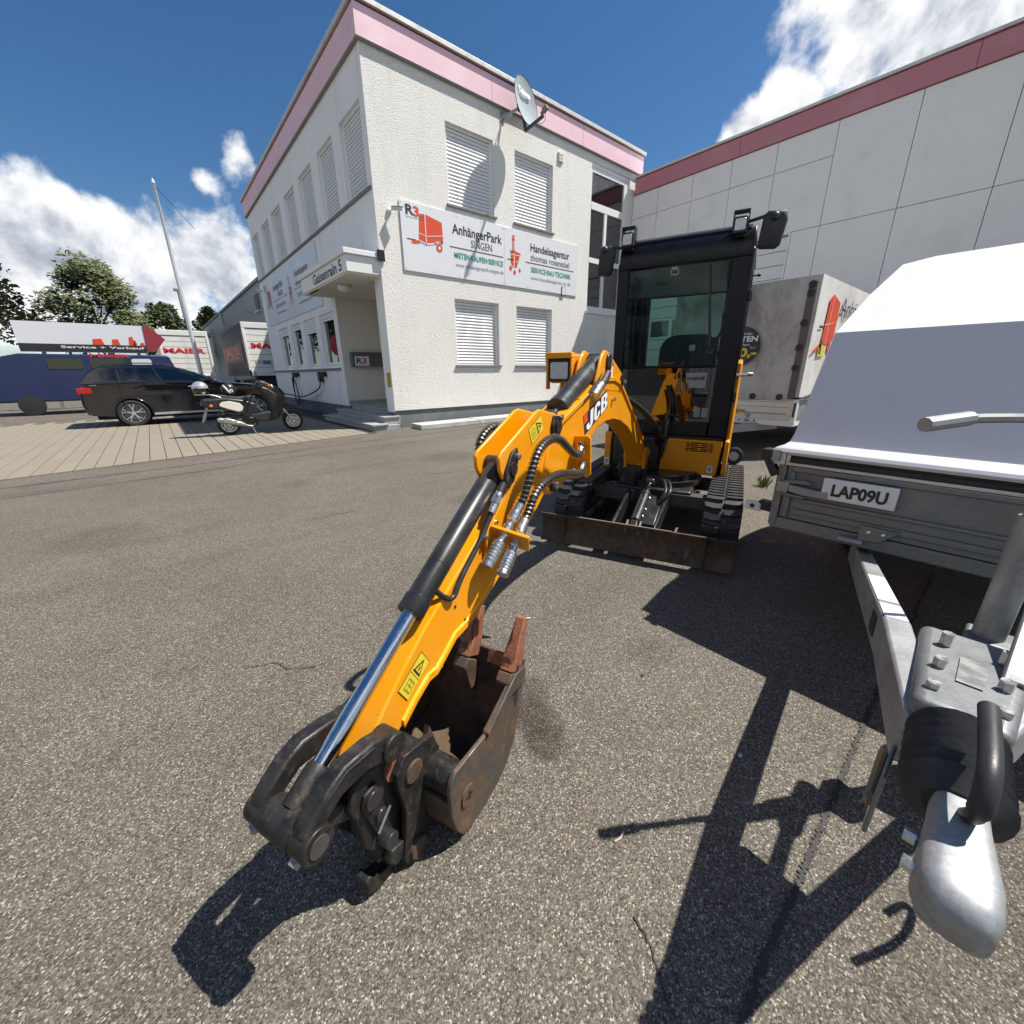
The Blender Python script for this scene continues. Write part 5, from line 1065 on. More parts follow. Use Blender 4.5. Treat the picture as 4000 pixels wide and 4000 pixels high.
E('door_stay', MB().cyl((-1.08, .48, 1.21), (-1.08, .56, 1.215), .012).cyl((-1.08, .555, 1.215), (-1.08, .59, 1.218), .02, .012), 'zinc', cab)
E('door_knob', MB().cyl((-1.12, .478, 1.90), (-1.12, .52, 1.90), .006).sphere((-1.12, .525, 1.90), .012, .012, .012, 8, 6), 'black_plastic', cab)
E('window_post', MB().prism([(-1.90, 2.02), (-1.80, 2.02), (-1.86, 1.7), (-1.90, 1.1), (-1.96, 1.1)], AZf, -.45, -.40), 'black_plastic', cab, bevel=.01)
E('headliner', MB().box(-1.26, -1.08, -.42, .42, 2.06, 2.085).prism([(-1.94, 1.93), (-1.92, 1.93), (-1.25, 2.055), (-1.25, 2.075), (-1.94, 2.075)], AZf, -.42, .42), 'greyliner', cab)
for b in (-.245, .246): E('speaker', MB().cyl((-1.60, b, 1.989), (-1.602, b, 1.978), .062, n=28), 'ink', cab)
E('roof_latch', MB().tube(smooth_path([(-1.05, -.08, 1.99), (-1.05, -.075, 1.955), (-1.05, -.03, 1.95), (-1.05, -.025, 1.985)]), .006, 6).box(-1.07, -1.04, -.075, -.03, 1.985, 2.01), 'zinc', cab)
E('cab_floor', MB().box(-1.94, -1.06, -.42, .42, .74, .80).box(-1.94, -1.70, -.42, .42, .80, 1.05), 'black_plastic', cab)
seat_ = E('operator_seat', MB().prism(rrect(-.21, .29, .98, 1.56, .14, 6), BZ, -1.72, -1.60), 'greyfabric', cab, bevel=.04, bseg=3)
E('seat_cushion', MB().prism(rrect(-.2, .28, .90, 1.02, .04), BZ, -1.66, -1.22), 'greyfabric', seat_, bevel=.03)
E('seat_label', MB().box(-1.597, -1.594, .055, .105, 1.42, 1.47), 'signwhite', seat_)
for b, h in ((-.30, 1.22), (.34, 1.22)):
    E('armrest_console', MB().box(-1.60, -1.25, b-.07, b+.07, .80, 1.18), 'black_plastic', cab, bevel=.03)
    E('joystick', MB().lathe([(.05, 0), (.035, .04), (.02, .08), (.016, .12), (.028, .16), (.03, .22), (.001, .245)], (-1.34, b, 1.18), (.15, 0, 1), 14), 'black_plastic', cab)
E('control_lever', MB().tube([(-1.10, -.36, .82), (-1.12, -.37, 1.20), (-1.12, -.37, 1.42)], [.01, .012, .02], 8), 'black_plastic', cab)
E('travel_lever', MB().tube([(-1.15, .02, .82), (-1.12, .02, 1.15)], .012, 8).tube([(-1.15, .12, .82), (-1.12, .12, 1.15)], .012, 8), 'black_plastic', cab)
E('wiper_arm', MB().beam((A0+.014, .272, 1.39), (A0+.014, .195, 1.985), .020, .012, (1,0,0)), 'ink', cab)
E('wiper_motor', MB().prism(rrect(.215, .325, 1.33, 1.49, .03), BZ, -1.055, -1.032).cyl((A0-.03, .275, 1.39), (A0+.02, .275, 1.39), .03, n=16).tube([(A0-.04, .31, 1.46), (A0-.04, .365, 1.60)], .006, 6), 'black_plastic', cab, bevel=.006)
E('wiper_cable', MB().tube(smooth_path([(-1.04, .30, 1.48), (-1.04, .33, 1.54), (-1.04, .325, 1.66)]), .006, 6), 'hose', cab)
for k, b in enumerate((.235, .29)): E('window_sticker', MB().box(-1.0145, -1.0135, b-.022, b+.022, .89, .965), M('sticker_grey%d' % k, (.20, .25, .24), .6, 0, .35, 60), cab)
def work_light(b, z, par):
    l = E('work_light', MB().prism(rrect(b-.045, b+.045, z-.05, z+.05, .014, 4), BZ, -.995, -.945), 'black_plastic', bevel=.006)
    E('lens', MB().prism(rrect(b-.034, b+.034, z-.036, z+.036, .008, 3), BZ, -.9445, -.938), 'lens', l, bevel=.003)
    E('bracket', MB().box(-1.04, -.96, b-.05, b-.044, z+.0, z+.085).box(-1.04, -.96, b+.044, b+.05, z+.0, z+.085).box(-1.04, -.96, b-.05, b+.05, z+.085, z+.092).box(-1.04, -1.0, b-.03, b+.03, z-.06, z+.03), 'black_plastic', l)
    E('bolt', MB().cyl((-1.0, b, z+.09), (-1.0, b, z+.112), .007), 'zinc', l); return l
work_light(-.408, 2.207, cab); work_light(.362, 2.195, cab)
def mirror(c, arm, w, h, tilt):
    P = [(u*math.cos(tilt)-v*math.sin(tilt), u*math.sin(tilt)+v*math.cos(tilt)) for u, v in [(-w*.42, -h*.45), (-w*.3, -h*.5), (w*.3, -h*.5), (w*.45, -h*.40), (w*.5, h*.25), (w*.38, h*.5), (-w*.3, h*.5), (-w*.45, h*.38)]]
    m = E('mirror', MB().loft([[(c[0]-.035, c[1]+u*.7, c[2]+v*.7) for u, v in P], [(c[0]-.03, c[1]+u*.9, c[2]+v*.92) for u, v in P], [(c[0]-.0, c[1]+u, c[2]+v) for u, v in P]][::-1]), 'black_plastic', bevel=.008)
    f = E('mirror_shell', MB().loft([[(c[0]+.001, c[1]+u*.98, c[2]+v*.98) for u, v in P], [(c[0]+.022, c[1]+u*.93, c[2]+v*.94) for u, v in P], [(c[0]+.034, c[1]+u*.7, c[2]+v*.74) for u, v in P]]), 'black_plastic', m, smooth=60, bevel=.006)
    E('mirror_arm', MB().tube(smooth_path(arm), .011, 8).sphere(arm[-1], .028, .028, .028, 12, 8), 'black_plastic', m); return m
mirror((-.95, -.566, 2.08), [(-.97, -.45, 2.16), (-.95, -.50, 2.165), (-.935, -.545, 2.17), (-.925, -.575, 2.155)], .135, .215, -.12)
mirror((-.95, .557, 2.135), [(-.97, .41, 2.21), (-.95, .47, 2.215), (-.93, .53, 2.22), (-.92, .563, 2.205)], .16, .225, -.10)
# ---- boom
boom_p = [(-.875, .56), (-.86, .60), (-.61, .745), (-.28, .93), (-.06, 1.045), (.08, 1.12), (.21, 1.185), (.35, 1.212), (.51, 1.215), (.63, 1.195), (.75, 1.16), (.91, 1.12), (1.13, 1.06), (1.22, 1.0), (1.27, .90),
          (1.275, .82), (1.21, .775), (1.08, .785), (1.03, .80), (.91, .84), (.80, .885), (.70, .94), (.595, .974), (.465, .99), (.315, .987), (.14, .960), (-.065, .90), (-.315, .79), (-.56, .645), (-.70, .50), (-.83, .495), (-.87, .52)]
bm = E('boom', MB().prism(boom_p, AZf, B0-.060, B0+.060), 'yellow', bevel=.008, bseg=2)
def off_poly(poly, d):
    n = len(poly); o = []
    for i in range(n):
        p0 = Vector(poly[i-1]); p1 = Vector(poly[i]); p2 = Vector(poly[(i+1) % n]); t = (p2-p0).normalized(); o.append((p1.x+t.y*d, p1.y-t.x*d))
    return o
ctr = boom_p[2:13]
flange = ctr+[(x, z-.022) for x, z in reversed(ctr)]
E('boom_top_plate', MB().prism([(x, z+.008) for x, z in flange], AZf, B0-.069, B0+.069), 'yellow', bm, bevel=.003)
E('boom_foot_lug', MB().prism([(-.90, .55), (-.885, .60), (-.80, .66), (-.70, .66), (-.62, .62), (-.66, .50), (-.80, .485), (-.88, .505)], AZf, B0+.060, B0+.082).prism([(-.90, .55), (-.885, .60), (-.80, .66), (-.70, .66), (-.62, .62), (-.66, .50), (-.80, .485), (-.88, .505)], AZf, B0-.082, B0-.060), 'yellow', bm, bevel=.006)
E('boom_foot_pin', MB().cyl((-.80, B0-.10, .56), (-.80, B0+.10, .56), .030, n=20), 'black_paint', bm)
lug = [(.13, 1.13), (.16, 1.225), (.20, 1.245), (.49, 1.345), (.55, 1.352), (.60, 1.325), (.64, 1.26), (.70, 1.17), (.45, 1.15)]
for s in (1, -1): E('boom_lug', MB().prism(lug, AZf, B0+s*.044, B0+s*.0615), 'yellow', bm, bevel=.006)
E('lug_pin', MB().cyl((.50, B0-.08, 1.295), (.50, B0+.07, 1.295), .026, n=18).prism(rrect(.455, .535, 1.255, 1.335, .03), AZf, B0+.062, B0+.073), 'black_paint', bm, bevel=.003)
E('lug_pin', MB().cyl((.195, B0+.04, 1.205), (.195, B0+.080, 1.205), .030, n=16), 'black_paint', bm)
for a, z in ((.50, 1.295), (.195, 1.205)): E('bolt', MB().cyl((a-.012, B0+.078, z-.012), (a-.012, B0+.088, z-.012), .010, n=6), 'zinc', bm)
E('part_decal', MB().prism([(.40, 1.20), (.425, 1.20), (.425, 1.29), (.40, 1.29)], AZf, B0+.0620, B0+.0630), 'white_print', bm)
# maker's lettering
lo = Vector((.815, B0+.0615, .965)); lx = Vector((.455-.815, 0, 1.068-.965)); ly = Vector((.03, 0, .092))
def logo_pt(u, v, e=0): return (lo.x+lx.x*u+ly.x*v, lo.y+e, lo.z+lx.z*u+ly.z*v)
E('logo_plate', MB().add([logo_pt(0, 0), logo_pt(1, 0), logo_pt(1, 1), logo_pt(0, 1)], [(0,1,2,3)]), 'ink', bm, smooth=0, recalc=False)
E('logo_flash', MB().add([logo_pt(.0, .55, .0015), logo_pt(.13, .55, .0015), logo_pt(.13, 1.0, .0015), logo_pt(0, 1.0, .0015)], [(0,1,2,3)]), 'orange_print', bm, smooth=0, recalc=False)
def stroke_letters():
    mb = MB()
    def poly(P): mb.add([logo_pt(u+v*.06-.02, v, .003) for u, v in P], [tuple(range(len(P)))])
    def band(O, I):
        for i in range(len(O)-1): poly([O[i], O[i+1], I[i+1], I[i]])
    def arc(cu, cv, ru, rv, a0, a1, n=8): return [(cu+ru*math.cos(rad(a0+(a1-a0)*i/n)), cv+rv*math.sin(rad(a0+(a1-a0)*i/n))) for i in range(n+1)]
    poly([(.215, .30), (.335, .30), (.335, .92), (.215, .92)]); band(arc(.20, .31, .135, .24, 180, 360), arc(.20, .31, .03, .07, 180, 360)); poly([(.065, .31), (.17, .31), (.17, .42), (.065, .42)])
    band([(.64, .64)]+arc(.51, .68, .13, .25, 0, 180)+arc(.51, .31, .13, .24, 180, 360)+[(.64, .38)], [(.535, .64)]+arc(.51, .68, .028, .09, 0, 180)+arc(.51, .31, .028, .08, 180, 360)+[(.535, .38)])
    poly([(.68, .07), (.79, .07), (.79, .93), (.68, .93)])
    band([(.79, .93)]+arc(.86, .73, .11, .20, 90, -60)+arc(.86, .28, .12, .21, 60, -90)+[(.79, .07)], [(.79, .78)]+arc(.84, .71, .025, .07, 90, -60)+arc(.84, .30, .03, .08, 60, -90)+[(.79, .22)])
    poly([(.79, .44), (.86, .44), (.86, .57), (.79, .57)])
    return mb
E('logo_letters', stroke_letters(), 'white_print', bm, smooth=0, recalc=False)
E('foot_lettering', text_mb('JCB', .13, .05, (-.668, B0+.05, .545), (0,-1,0), (-.5, 0, .85), .04), 'yellow_edge', bm, smooth=0, recalc=False)
E('boom_bolt', MB().cyl((.36, B0+.060, 1.105), (.36, B0+.078, 1.105), .012, n=6), 'zinc', bm)
# boom lift hose bundle behind the arch
E('boom_hose', MB().tube(smooth_path([(-.02, B0+.03, 1.10), (-.25, B0+.11, 1.0), (-.50, B0+.16, .88), (-.72, B0+.17, .78), (-.92, B0+.15, .70)]), .016, 8).tube(smooth_path([(-.05, B0+.0, 1.10), (-.28, B0+.08, 1.0), (-.53, B0+.13, .88), (-.76, B0+.13, .76), (-.94, B0+.12, .66)]), .016, 8), 'hose', smooth=60)
# ---- dipper ram
def ram(name, p, q, rb, rr, t, par, mats=('black_paint', 'chrome')):
    p = Vector(p); q = Vector(q); d = (q-p); e = p+d*t
    c = E(name, MB().lathe([(.001, 0), (rb*.6, 0), (rb, .02), (rb, (e-p).length-.05), (rb*1.09, (e-p).length-.048), (rb*1.09, (e-p).length-.004), (rb*1.0, (e-p).length), (.001, (e-p).length)], p, d, 28), mats[0], par, smooth=40)
    E('ram_rod', MB().cyl(e-d.normalized()*.01, q, rr, n=20), mats[1], c); E('rod_sleeve', MB().lathe([(rr*1.05, 0), (rr*1.35, .012), (rr*1.4, .085)], q-d.normalized()*.105, d, 20), 'link_black', c)
    E('ram_eye', MB().cyl(p+Vector((0, -.036, 0)), p+Vector((0, .036, 0)), rb*.95, n=20).cyl(q+Vector((0, -.034, 0)), q+Vector((0, .034, 0)), rb*.85, n=20), 'link_black', c, smooth=40)
    E('ram_seam', MB().lathe([(rb+.0012, (e-p).length*.72), (rb+.0012, (e-p).length*.722)], p, d, 28), 'dark', c)
    return c
dr_ = ram('dipper_ram', (.50, B0, 1.295), (1.155, B0, 1.045), .046, .02, .79, EX)
E('ram_pipe', MB().tube(smooth_path([(.56, B0+.05, 1.255), (.70, B0+.062, 1.185), (.86, B0+.062, 1.125), (.90, B0+.05, 1.125)]), .010, 8), 'black_paint', dr_)
E('ram_hose', MB().tube(smooth_path([(.52, B0+.07, 1.24), (.60, B0+.075, 1.20), (.72, B0+.07, 1.15)]), [.02]*13, 10), 'hose', dr_); E('hose_ferrule', MB().cyl((.64, B0+.073, 1.185), (.74, B0+.07, 1.14), .023, n=12), 'zinc', dr_)
# boom-mounted work lamp
lmp = E('boom_lamp', MB().box(.48, .62, -.365, -.235, 1.195, 1.338), 'yellow', bevel=.012)
E('lamp_hood', MB().box(.615, .665, -.37, -.230, 1.315, 1.343).box(.615, .655, -.37, -.360, 1.165, 1.316).box(.615, .655, -.240, -.230, 1.185, 1.316), 'yellow', lmp, bevel=.004)
E('lamp_body', MB().prism(rrect(-.358, -.242, 1.203, 1.310, .018), BZ, .621, .645), 'black_plastic', lmp, bevel=.005)
E('lens', MB().prism(rrect(-.347, -.253, 1.217, 1.297, .01), BZ, .6455, .650), 'lens', lmp)
E('lamp_bracket', MB().box(.50, .60, -.30, -.215, 1.15, 1.196).box(.52, .60, -.31, -.295, 1.14, 1.196), 'yellow', lmp)
# ---- dipper
dip = [(1.50, .865), (1.60, .83), (1.779, .732), (1.993, .608), (2.084, .544), (2.168, .476), (2.192, .452), (2.24, .412), (2.268, .378), (2.262, .345), (2.21, .333), (2.15, .358), (2.124, .378), (2.096, .392), (2.05, .420), (1.99, .452), (1.955, .432), (1.93, .436), (1.925, .465), (1.862, .502), (1.79, .505), (1.741, .526), (1.60, .594), (1.42, .675), (1.28, .745), (1.22, .78), (1.20, .86)]
dp = E('dipper', MB().prism(dip, AZf, B0-.036, B0+.036), 'yellow', bevel=.006)
plate = [(1.10, 1.055), (1.115, 1.075), (1.15, 1.093), (1.30, 1.122), (1.33, 1.118), (1.59, 1.012), (1.606, .995), (1.604, .955), (1.572, .905), (1.578, .86), (1.70, .775), (1.70, .70), (1.56, .66), (1.40, .70), (1.29, .765), (1.235, .80), (1.20, .86), (1.14, .94), (1.105, 1.03)]
for s in (1, -1): E('dipper_plate', MB().prism(plate, AZf, B0+s*.037, B0+s*.050), 'yellow', dp, bevel=.005)
weld = [(1.61, .596), (1.75, .533), (1.80, .515), (1.87, .508), (1.92, .478), (1.965, .452), (2.0, .455), (2.055, .428), (2.11, .392)]
E('weld_seam', MB().tube([(a, B0+.0375, z+.008) for a, z in weld], .0055, 6), 'yellow_edge', dp)
E('dipper_underplate', MB().prism([(a, z) for a, z in weld]+[(a, z-.012) for a, z in reversed(weld)], AZf, B0-.042, B0+.042), 'yellow', dp)
for a, z in ((1.155, 1.045), (1.535, .95)):
    P = [(a-.055, z-.01), (a-.035, z+.038), (a+.03, z+.045), (a+.05, z+.01), (a+.04, z-.04), (a-.02, z-.05)] if a < 1.3 else [(a-.035, z+.065), (a+.0, z+.055), (a+.045, z-.0), (a+.05, z-.04), (a+.03, z-.06), (a-.01, z-.045), (a-.04, z+.02)]
    E('pin_plate', MB().prism(P, AZf, B0+.051, B0+.061), 'link_black', dp, bevel=.003)
    E('pin', MB().cyl((a, B0-.066, z), (a, B0+.066, z), .024, n=18), 'link_black', dp); E('pin_bolt', MB().cyl((a-.028, B0+.061, z+.035), (a-.028, B0+.073, z+.035), .010, n=6), 'zinc', dp)
E('elbow_pin', MB().cyl((1.20, B0-.072, .815), (1.20, B0+.074, .815), .028, n=20), 'link_black', dp); E('pin_bolt', MB().cyl((1.20, B0+.074, .815), (1.20, B0+.086, .815), .014, n=6), 'zinc', dp)
for a, z in ((1.64, .795), (1.70, .762)): E('bolt', MB().cyl((a, B0+.036, z), (a, B0+.058, z), .007, n=8), 'zinc', dp)
for a, z in ((1.815, .53), (1.945, .445), (1.86, .60)): E('hole', MB().cyl((a, B0+.0365, z), (a, B0+.0375, z), .0055, n=10), 'dark', dp)
def decal(P, y, par, kind):       # warning decals: P = 4 corners (a,z) TL,TR,BR,BL
    o = Vector((P[0][0], P[0][1])); u = Vector((P[1][0]-P[0][0], P[1][1]-P[0][1])); v = Vector((P[3][0]-P[0][0], P[3][1]-P[0][1]))
    def q(s, t, e): p = o+u*s+v*t; return (p.x, y+e, p.y)
    def rect(s0, s1, t0, t1, e): return [q(s0, t0, e), q(s1, t0, e), q(s1, t1, e), q(s0, t1, e)]
    E('warning_decal', MB().add(rect(0, 1, 0, 1, 0), [(0,1,2,3)]), 'ink', par, smooth=0, recalc=False)
    m = MB().add(rect(.03, .97, .02, .98, .0006), [(0,1,2,3)]); E('decal_face', m, 'yellow_print', par, smooth=0, recalc=False)
    s = MB(); s.add(rect(.05, .95, .49, .50, .0012), [(0,1,2,3)])
    T = [(.5, .06), (.86, .44), (.14, .44)] if kind == 0 else [(.5, .94), (.9, .55), (.1, .55)]
    s.add([q(a, b, .0012) for a, b in T], [(0,1,2)])
    E('decal_symbol', s, 'ink', par, smooth=0, recalc=False)
    c_ = (sum(t[0] for t in T)/3, sum(t[1] for t in T)/3); E('decal_triangle', MB().add([q(c_[0]+(a-c_[0])*.62, c_[1]+(b-c_[1])*.62, .0018) for a, b in T], [(0,1,2)]), 'yellow_print', par, smooth=0, recalc=False)
    k = MB(); cy = .74 if kind == 0 else .26
    for (s0, s1, t0, t1) in ((.22, .78, cy-.13, cy-.115), (.22, .78, cy+.115, cy+.13), (.22, .25, cy-.13, cy+.13), (.75, .78, cy-.13, cy+.13), (.485, .515, cy-.1, cy+.1), (.3, .7, cy-.012, cy+.0), (.44, .54, .26, .36) if kind == 0 else (.44, .56, .66, .78)): k.add(rect(s0, s1, t0, t1, .0022), [(0,1,2,3)])
    E('decal_symbol', k, 'ink', par, smooth=0, recalc=False)
decal([(2.018, .552), (1.990, .500), (2.087, .444), (2.115, .496)], B0+.0373, dp, 0)
decal([(1.40, 1.060), (1.372, 1.003), (1.271, 1.055), (1.298, 1.104)], B0+.0507, dp, 1)
# ---- bucket ram with its steel pipe
RE = (2.405, B0, .395)
br = ram('bucket_ram', (1.535, B0, .955), RE, .0345, .0205, .545, EX)
E('ram_pipe', MB().tube(smooth_path([(1.66, B0+.045, .83), (1.713, B0+.045, .772), (1.813, B0+.045, .702), (1.852, B0+.047, .672), (1.872, B0+.046, .648), (1.892, B0+.043, .645), (1.912, B0+.035, .662), (1.925, B0+.02, .685)]), .0085, 8), 'black_paint', br, smooth=60)
E('hose_ferrule', MB().cyl((1.60, B0+.045, .885), (1.66, B0+.045, .83), .015, n=12).cyl((1.615, B0+.045, .872), (1.635, B0+.045, .854), .018, n=6), 'zinc', br)
E('ram_hose', MB().cyl((1.555, B0+.045, .925), (1.602, B0+.045, .883), .017, n=12), 'hose', br)
# ---- tipping links
lk = [(2.172, .395), (2.172, .44), (2.195, .463), (2.245, .481), (2.318, .490), (2.362, .475), (2.411, .442), (2.430, .416), (2.438, .382), (2.425, .360), (2.40, .362), (2.385, .385), (2.375, .412), (2.337, .432), (2.274, .428), (2.225, .404), (2.20, .385)]
for s in (1, -1):
    y0, y1 = (B0+.047, B0+.087) if s > 0 else (B0-.087, B0-.047)
    l_ = E('tipping_link', MB().prism(lk, AZf, y0, y1), 'link_black', bevel=.006)
    yo = y1 if s > 0 else y0
    E('link_boss', MB().cyl((2.408, yo-.045*s, .388), (2.408, yo+.008*s, .388), .036, n=24).cyl((2.195, yo-.05*s, .425), (2.195, yo+.010*s, .425), .034, n=24), 'link_black', l_, bevel=.003)
    E('pin_face', MB().cyl((2.408, yo+.008*s, .388), (2.408, yo+.011*s, .388), .022, n=20), 'dull_steel', l_)
    E('bolt', MB().cyl((2.436, yo-.02*s, .372), (2.449, yo-.02*s, .367), .0125, n=6).cyl((2.434, yo-.02*s, .373), (2.439, yo-.02*s, .371), .015, n=12), 'steel', l_)
    E('link_rib', MB().tube([(a, yo+.0*s, z-.012) for a, z in lk[3:8]], .004, 6), 'link_black', l_)
E('rod_end_pin', MB().cyl((2.408, B0-.093, .388), (2.408, B0+.093, .388), .024, n=20).cyl((2.408, B0-.046, .388), (2.408, B0+.046, .388), .038, n=24), 'link_black', smooth=40)
E('bucket_link', MB().beam((2.40, B0+.022, .375), (2.26, B0+.022, .285), .03, .05).beam((2.40, B0-.022, .375), (2.26, B0-.022, .285), .03, .05), 'link_black', bevel=.006)
# ---- quick hitch
hp_ = [(2.17, .30), (2.20, .365), (2.245, .385), (2.295, .365), (2.310, .33), (2.292, .265), (2.288, .18), (2.245, .10), (2.19, .05), (2.16, .10), (2.155, .20)]
for s in (1, -1):
    y0, y1 = (B0+.040, B0+.056) if s > 0 else (B0-.056, B0-.040)
    h_ = E('hitch_plate', MB().prism(hp_, AZf, y0, y1), 'link_black', bevel=.004); yo = y1 if s > 0 else y0
    E('hitch_reinforcement', MB().prism([(2.235, .345), (2.275, .34), (2.285, .31), (2.258, .20), (2.235, .19), (2.225, .24)], AZf, yo, yo+.010*s), 'link_black', h_, bevel=.003)
    E('pin', MB().cyl((2.256, yo, .315), (2.256, yo+.020*s, .315), .024, n=20).cyl((2.240, yo, .245), (2.240, yo+.018*s, .245), .017, n=16).cyl((2.237, yo, .165), (2.237, yo+.036*s, .165), .021, n=18), 'black_paint', h_, bevel=.002)
    E('pin_clip', MB().tube([(2.262, yo+.022*s, .215), (2.222, yo+.026*s, .262)], .0032, 6), 'zinc', h_)
E('hitch_cross_tube', MB().cyl((2.175, B0-.066, .325), (2.175, B0+.066, .325), .034, n=20), 'rust_tooth')
E('hitch_body', MB().box(2.17, 2.26, B0-.039, B0+.039, .12, .30), 'link_black', bevel=.01)
E('hitch_hook', MB().prism([(2.175, .12), (2.25, .12), (2.262, .085), (2.205, .075), (2.20, .045), (2.235, .035), (2.275, .055), (2.287, .08), (2.302, .074), (2.300, .03), (2.27, .004), (2.22, .0), (2.178, .03), (2.16, .08)], AZf, B0+.012, B0+.055), 'link_black', bevel=.004)
E('hitch_block', MB().prism([(2.175, .06), (2.19, .10), (2.235, .115), (2.25, .09), (2.235, .06), (2.19, .045)], AZf, B0+.057, B0+.082), 'link_black', bevel=.004)
# ---- bucket
BW0, BW1 = B0-.18, B0+.18
cheek = [(1.695, .315), (1.765, .342), (1.80, .322), (1.935, .268), (1.94, .258), (2.085, .275), (2.105, .262), (2.116, .236), (2.115, .146), (2.10, .075), (2.075, .028), (2.03, .006), (1.95, .001), (1.88, .006), (1.82, .03), (1.775, .075), (1.745, .135), (1.715, .215)]
bk = E('bucket', MB().prism(cheek, AZf, BW1-.014, BW1), 'rust_bucket', bevel=.003)
E('bucket_cheek', MB().prism(cheek, AZf, BW0, BW0+.014), 'rust_bucket', bk, bevel=.003)
flo = [(1.70, .312), (1.715, .215), (1.745, .135), (1.775, .075), (1.82, .03), (1.88, .006), (1.95, .001), (2.03, .006), (2.075, .028), (2.10, .075), (2.113, .146), (2.112, .185)]
inn = [(1.712, .316), (1.727, .218), (1.757, .142), (1.786, .084), (1.828, .041), (1.884, .018), (1.95, .013), (2.025, .018), (2.066, .037), (2.088, .08), (2.101, .148), (2.100, .185)]
E('bucket_shell', MB().prism(flo+inn[::-1], AZf, BW0+.014, BW1-.014), 'rust', bk, bevel=.002)
E('cutting_edge', MB().prism([(1.685, .345), (1.70, .35), (1.722, .285), (1.735, .225), (1.712, .22), (1.70, .28)], AZf, BW0+.001, BW1-.001), 'rust_blade', bk, bevel=.002)
E('edge_patch', MB().prism([(1.7005, .352), (1.703, .353), (1.720, .312), (1.7175, .31)], AZf, B0+.05, B0+.11), 'rust_tooth', bk)
so_ = MB(); n = 9; rg = random.Random(5); g_ = []
for i in range(n+1):
    for j in range(n+1):
        a = 1.80+(2.085-1.80)*i/n; b = BW0+.016+(BW1-BW0-.032)*j/n; g_.append((a, b, .022+.05*(1-j/n)+.010*rg.random()+3.2*max(0, a-1.90)**2))
so_.add(g_, [(i*(n+1)+j, (i+1)*(n+1)+j, (i+1)*(n+1)+j+1, i*(n+1)+j+1) for i in range(n) for j in range(n)])
E('soil_residue', so_, 'soil', bk, smooth=60)
E('bucket_pebble', MB().sphere((1.985, B0-.08, .085), .014, .010, .009, 8, 5), 'lampglass', bk)
tooth_side = [(1.775, .352), (1.748, .378), (1.70, .445), (1.668, .488), (1.645, .478), (1.662, .425), (1.690, .345), (1.715, .318)]
def tooth(b):
    w = .0235
    r0 = [(a, b-w, z) for a, z in tooth_side]; r1 = [(a, b+w, z) for a, z in tooth_side]
    def nar(r, k, s): return [(p[0], b+s*w*(1 if p[2] < .40 else .72), p[2]) for p in r]
    t = E('bucket_tooth', MB().loft([nar(r0, .8, -1), nar(r1, .8, 1)]), 'rust_tooth', bk, bevel=.004)
    # raised cast ridge, maker mark recess and the adapter shank welded inside the lip
    E('tooth_ridge', MB().add([(1.752, b-.022, .385), (1.752, b+.022, .385), (1.690, b+.012, .470), (1.690, b-.012, .470), (1.720, b-.004, .434), (1.720, b+.004, .434)], [(0,1,5,4), (4,5,2,3)]), 'rust_tooth', t, smooth=0)
    E('tooth_mark', text_mb('V8', .030, .020, (1.7625, b+.016, .372), (0,-1,0), (-.58, 0, .81), .02), 'rust_blade', t, smooth=0, recalc=False)
    E('adapter_shank', MB().prism([(1.775, .350), (1.800, .325), (1.772, .215), (1.752, .195), (1.738, .23), (1.725, .31)], AZf, b-.026, b+.026), 'rust', bk, bevel=.005)
for b in (BW1-.026, B0-.012, BW0+.026): tooth(b)
E('tooth_pin', MB().cyl((1.735, BW1+.0, .355), (1.735, BW1+.004, .355), .007, n=10), 'rust', bk)
ear = [(2.035, .262), (2.06, .33), (2.10, .345), (2.165, .360), (2.197, .330), (2.195, .285), (2.180, .19), (2.195, .10), (2.208, .048), (2.198, .012), (2.165, .003), (2.132, .012), (2.118, .06), (2.096, .20), (2.075, .25)]
for s in (1, -1):
    y0, y1 = (B0+.070, B0+.088) if s > 0 else (B0-.088, B0-.070)
    e_ = E('bucket_ear', MB().prism(ear, AZf, y0, y1), 'link_black', bk, bevel=.003); yo = y1 if s > 0 else y0
    E('ear_boss', MB().cyl((2.143, yo-.03*s, .292), (2.143, yo+.007*s, .292), .030, n=20).cyl((2.160, yo-.03*s, .038), (2.160, yo+.012*s, .038), .030, n=20), 'rust', bk, bevel=.002)
E('bucket_pin', MB().cyl((2.143, B0-.092, .292), (2.143, B0+.092, .292), .020, n=18), 'steel', bk)
E('bucket_pin', MB().cyl((2.160, B0-.09, .038), (2.160, B0+.09, .038), .020, n=18), 'steel', bk)
E('bucket_tube', MB().cyl((2.068, BW0+.01, .222), (2.068, BW1-.004, .222), .044, n=28), 'link_black', bk)
E('tube_cap', MB().cyl((2.045, BW1, .150), (2.045, BW1+.006, .150), .030, n=24), 'rust', bk); E('tube_cap_slot', MB().box(2.030, 2.058, BW1+.006, BW1+.0075, .146, .154).box(2.040, 2.046, BW1+.006, BW1+.0076, .138, .166), 'dark', bk)
E('cheek_strip', MB().prism([(1.70, .33), (1.765, .345), (1.94, .268), (1.94, .25), (1.80, .29), (1.70, .27)], AZf, BW1, BW1+.008), 'rust_bucket', bk, bevel=.002)
E('gusset', MB().prism([(2.02, .262), (2.04, .33), (2.075, .25)], AZf, B0+.045, B0+.06).prism([(2.02, .262), (2.04, .33), (2.075, .25)], AZf, B0-.06, B0-.045), 'rust', bk)
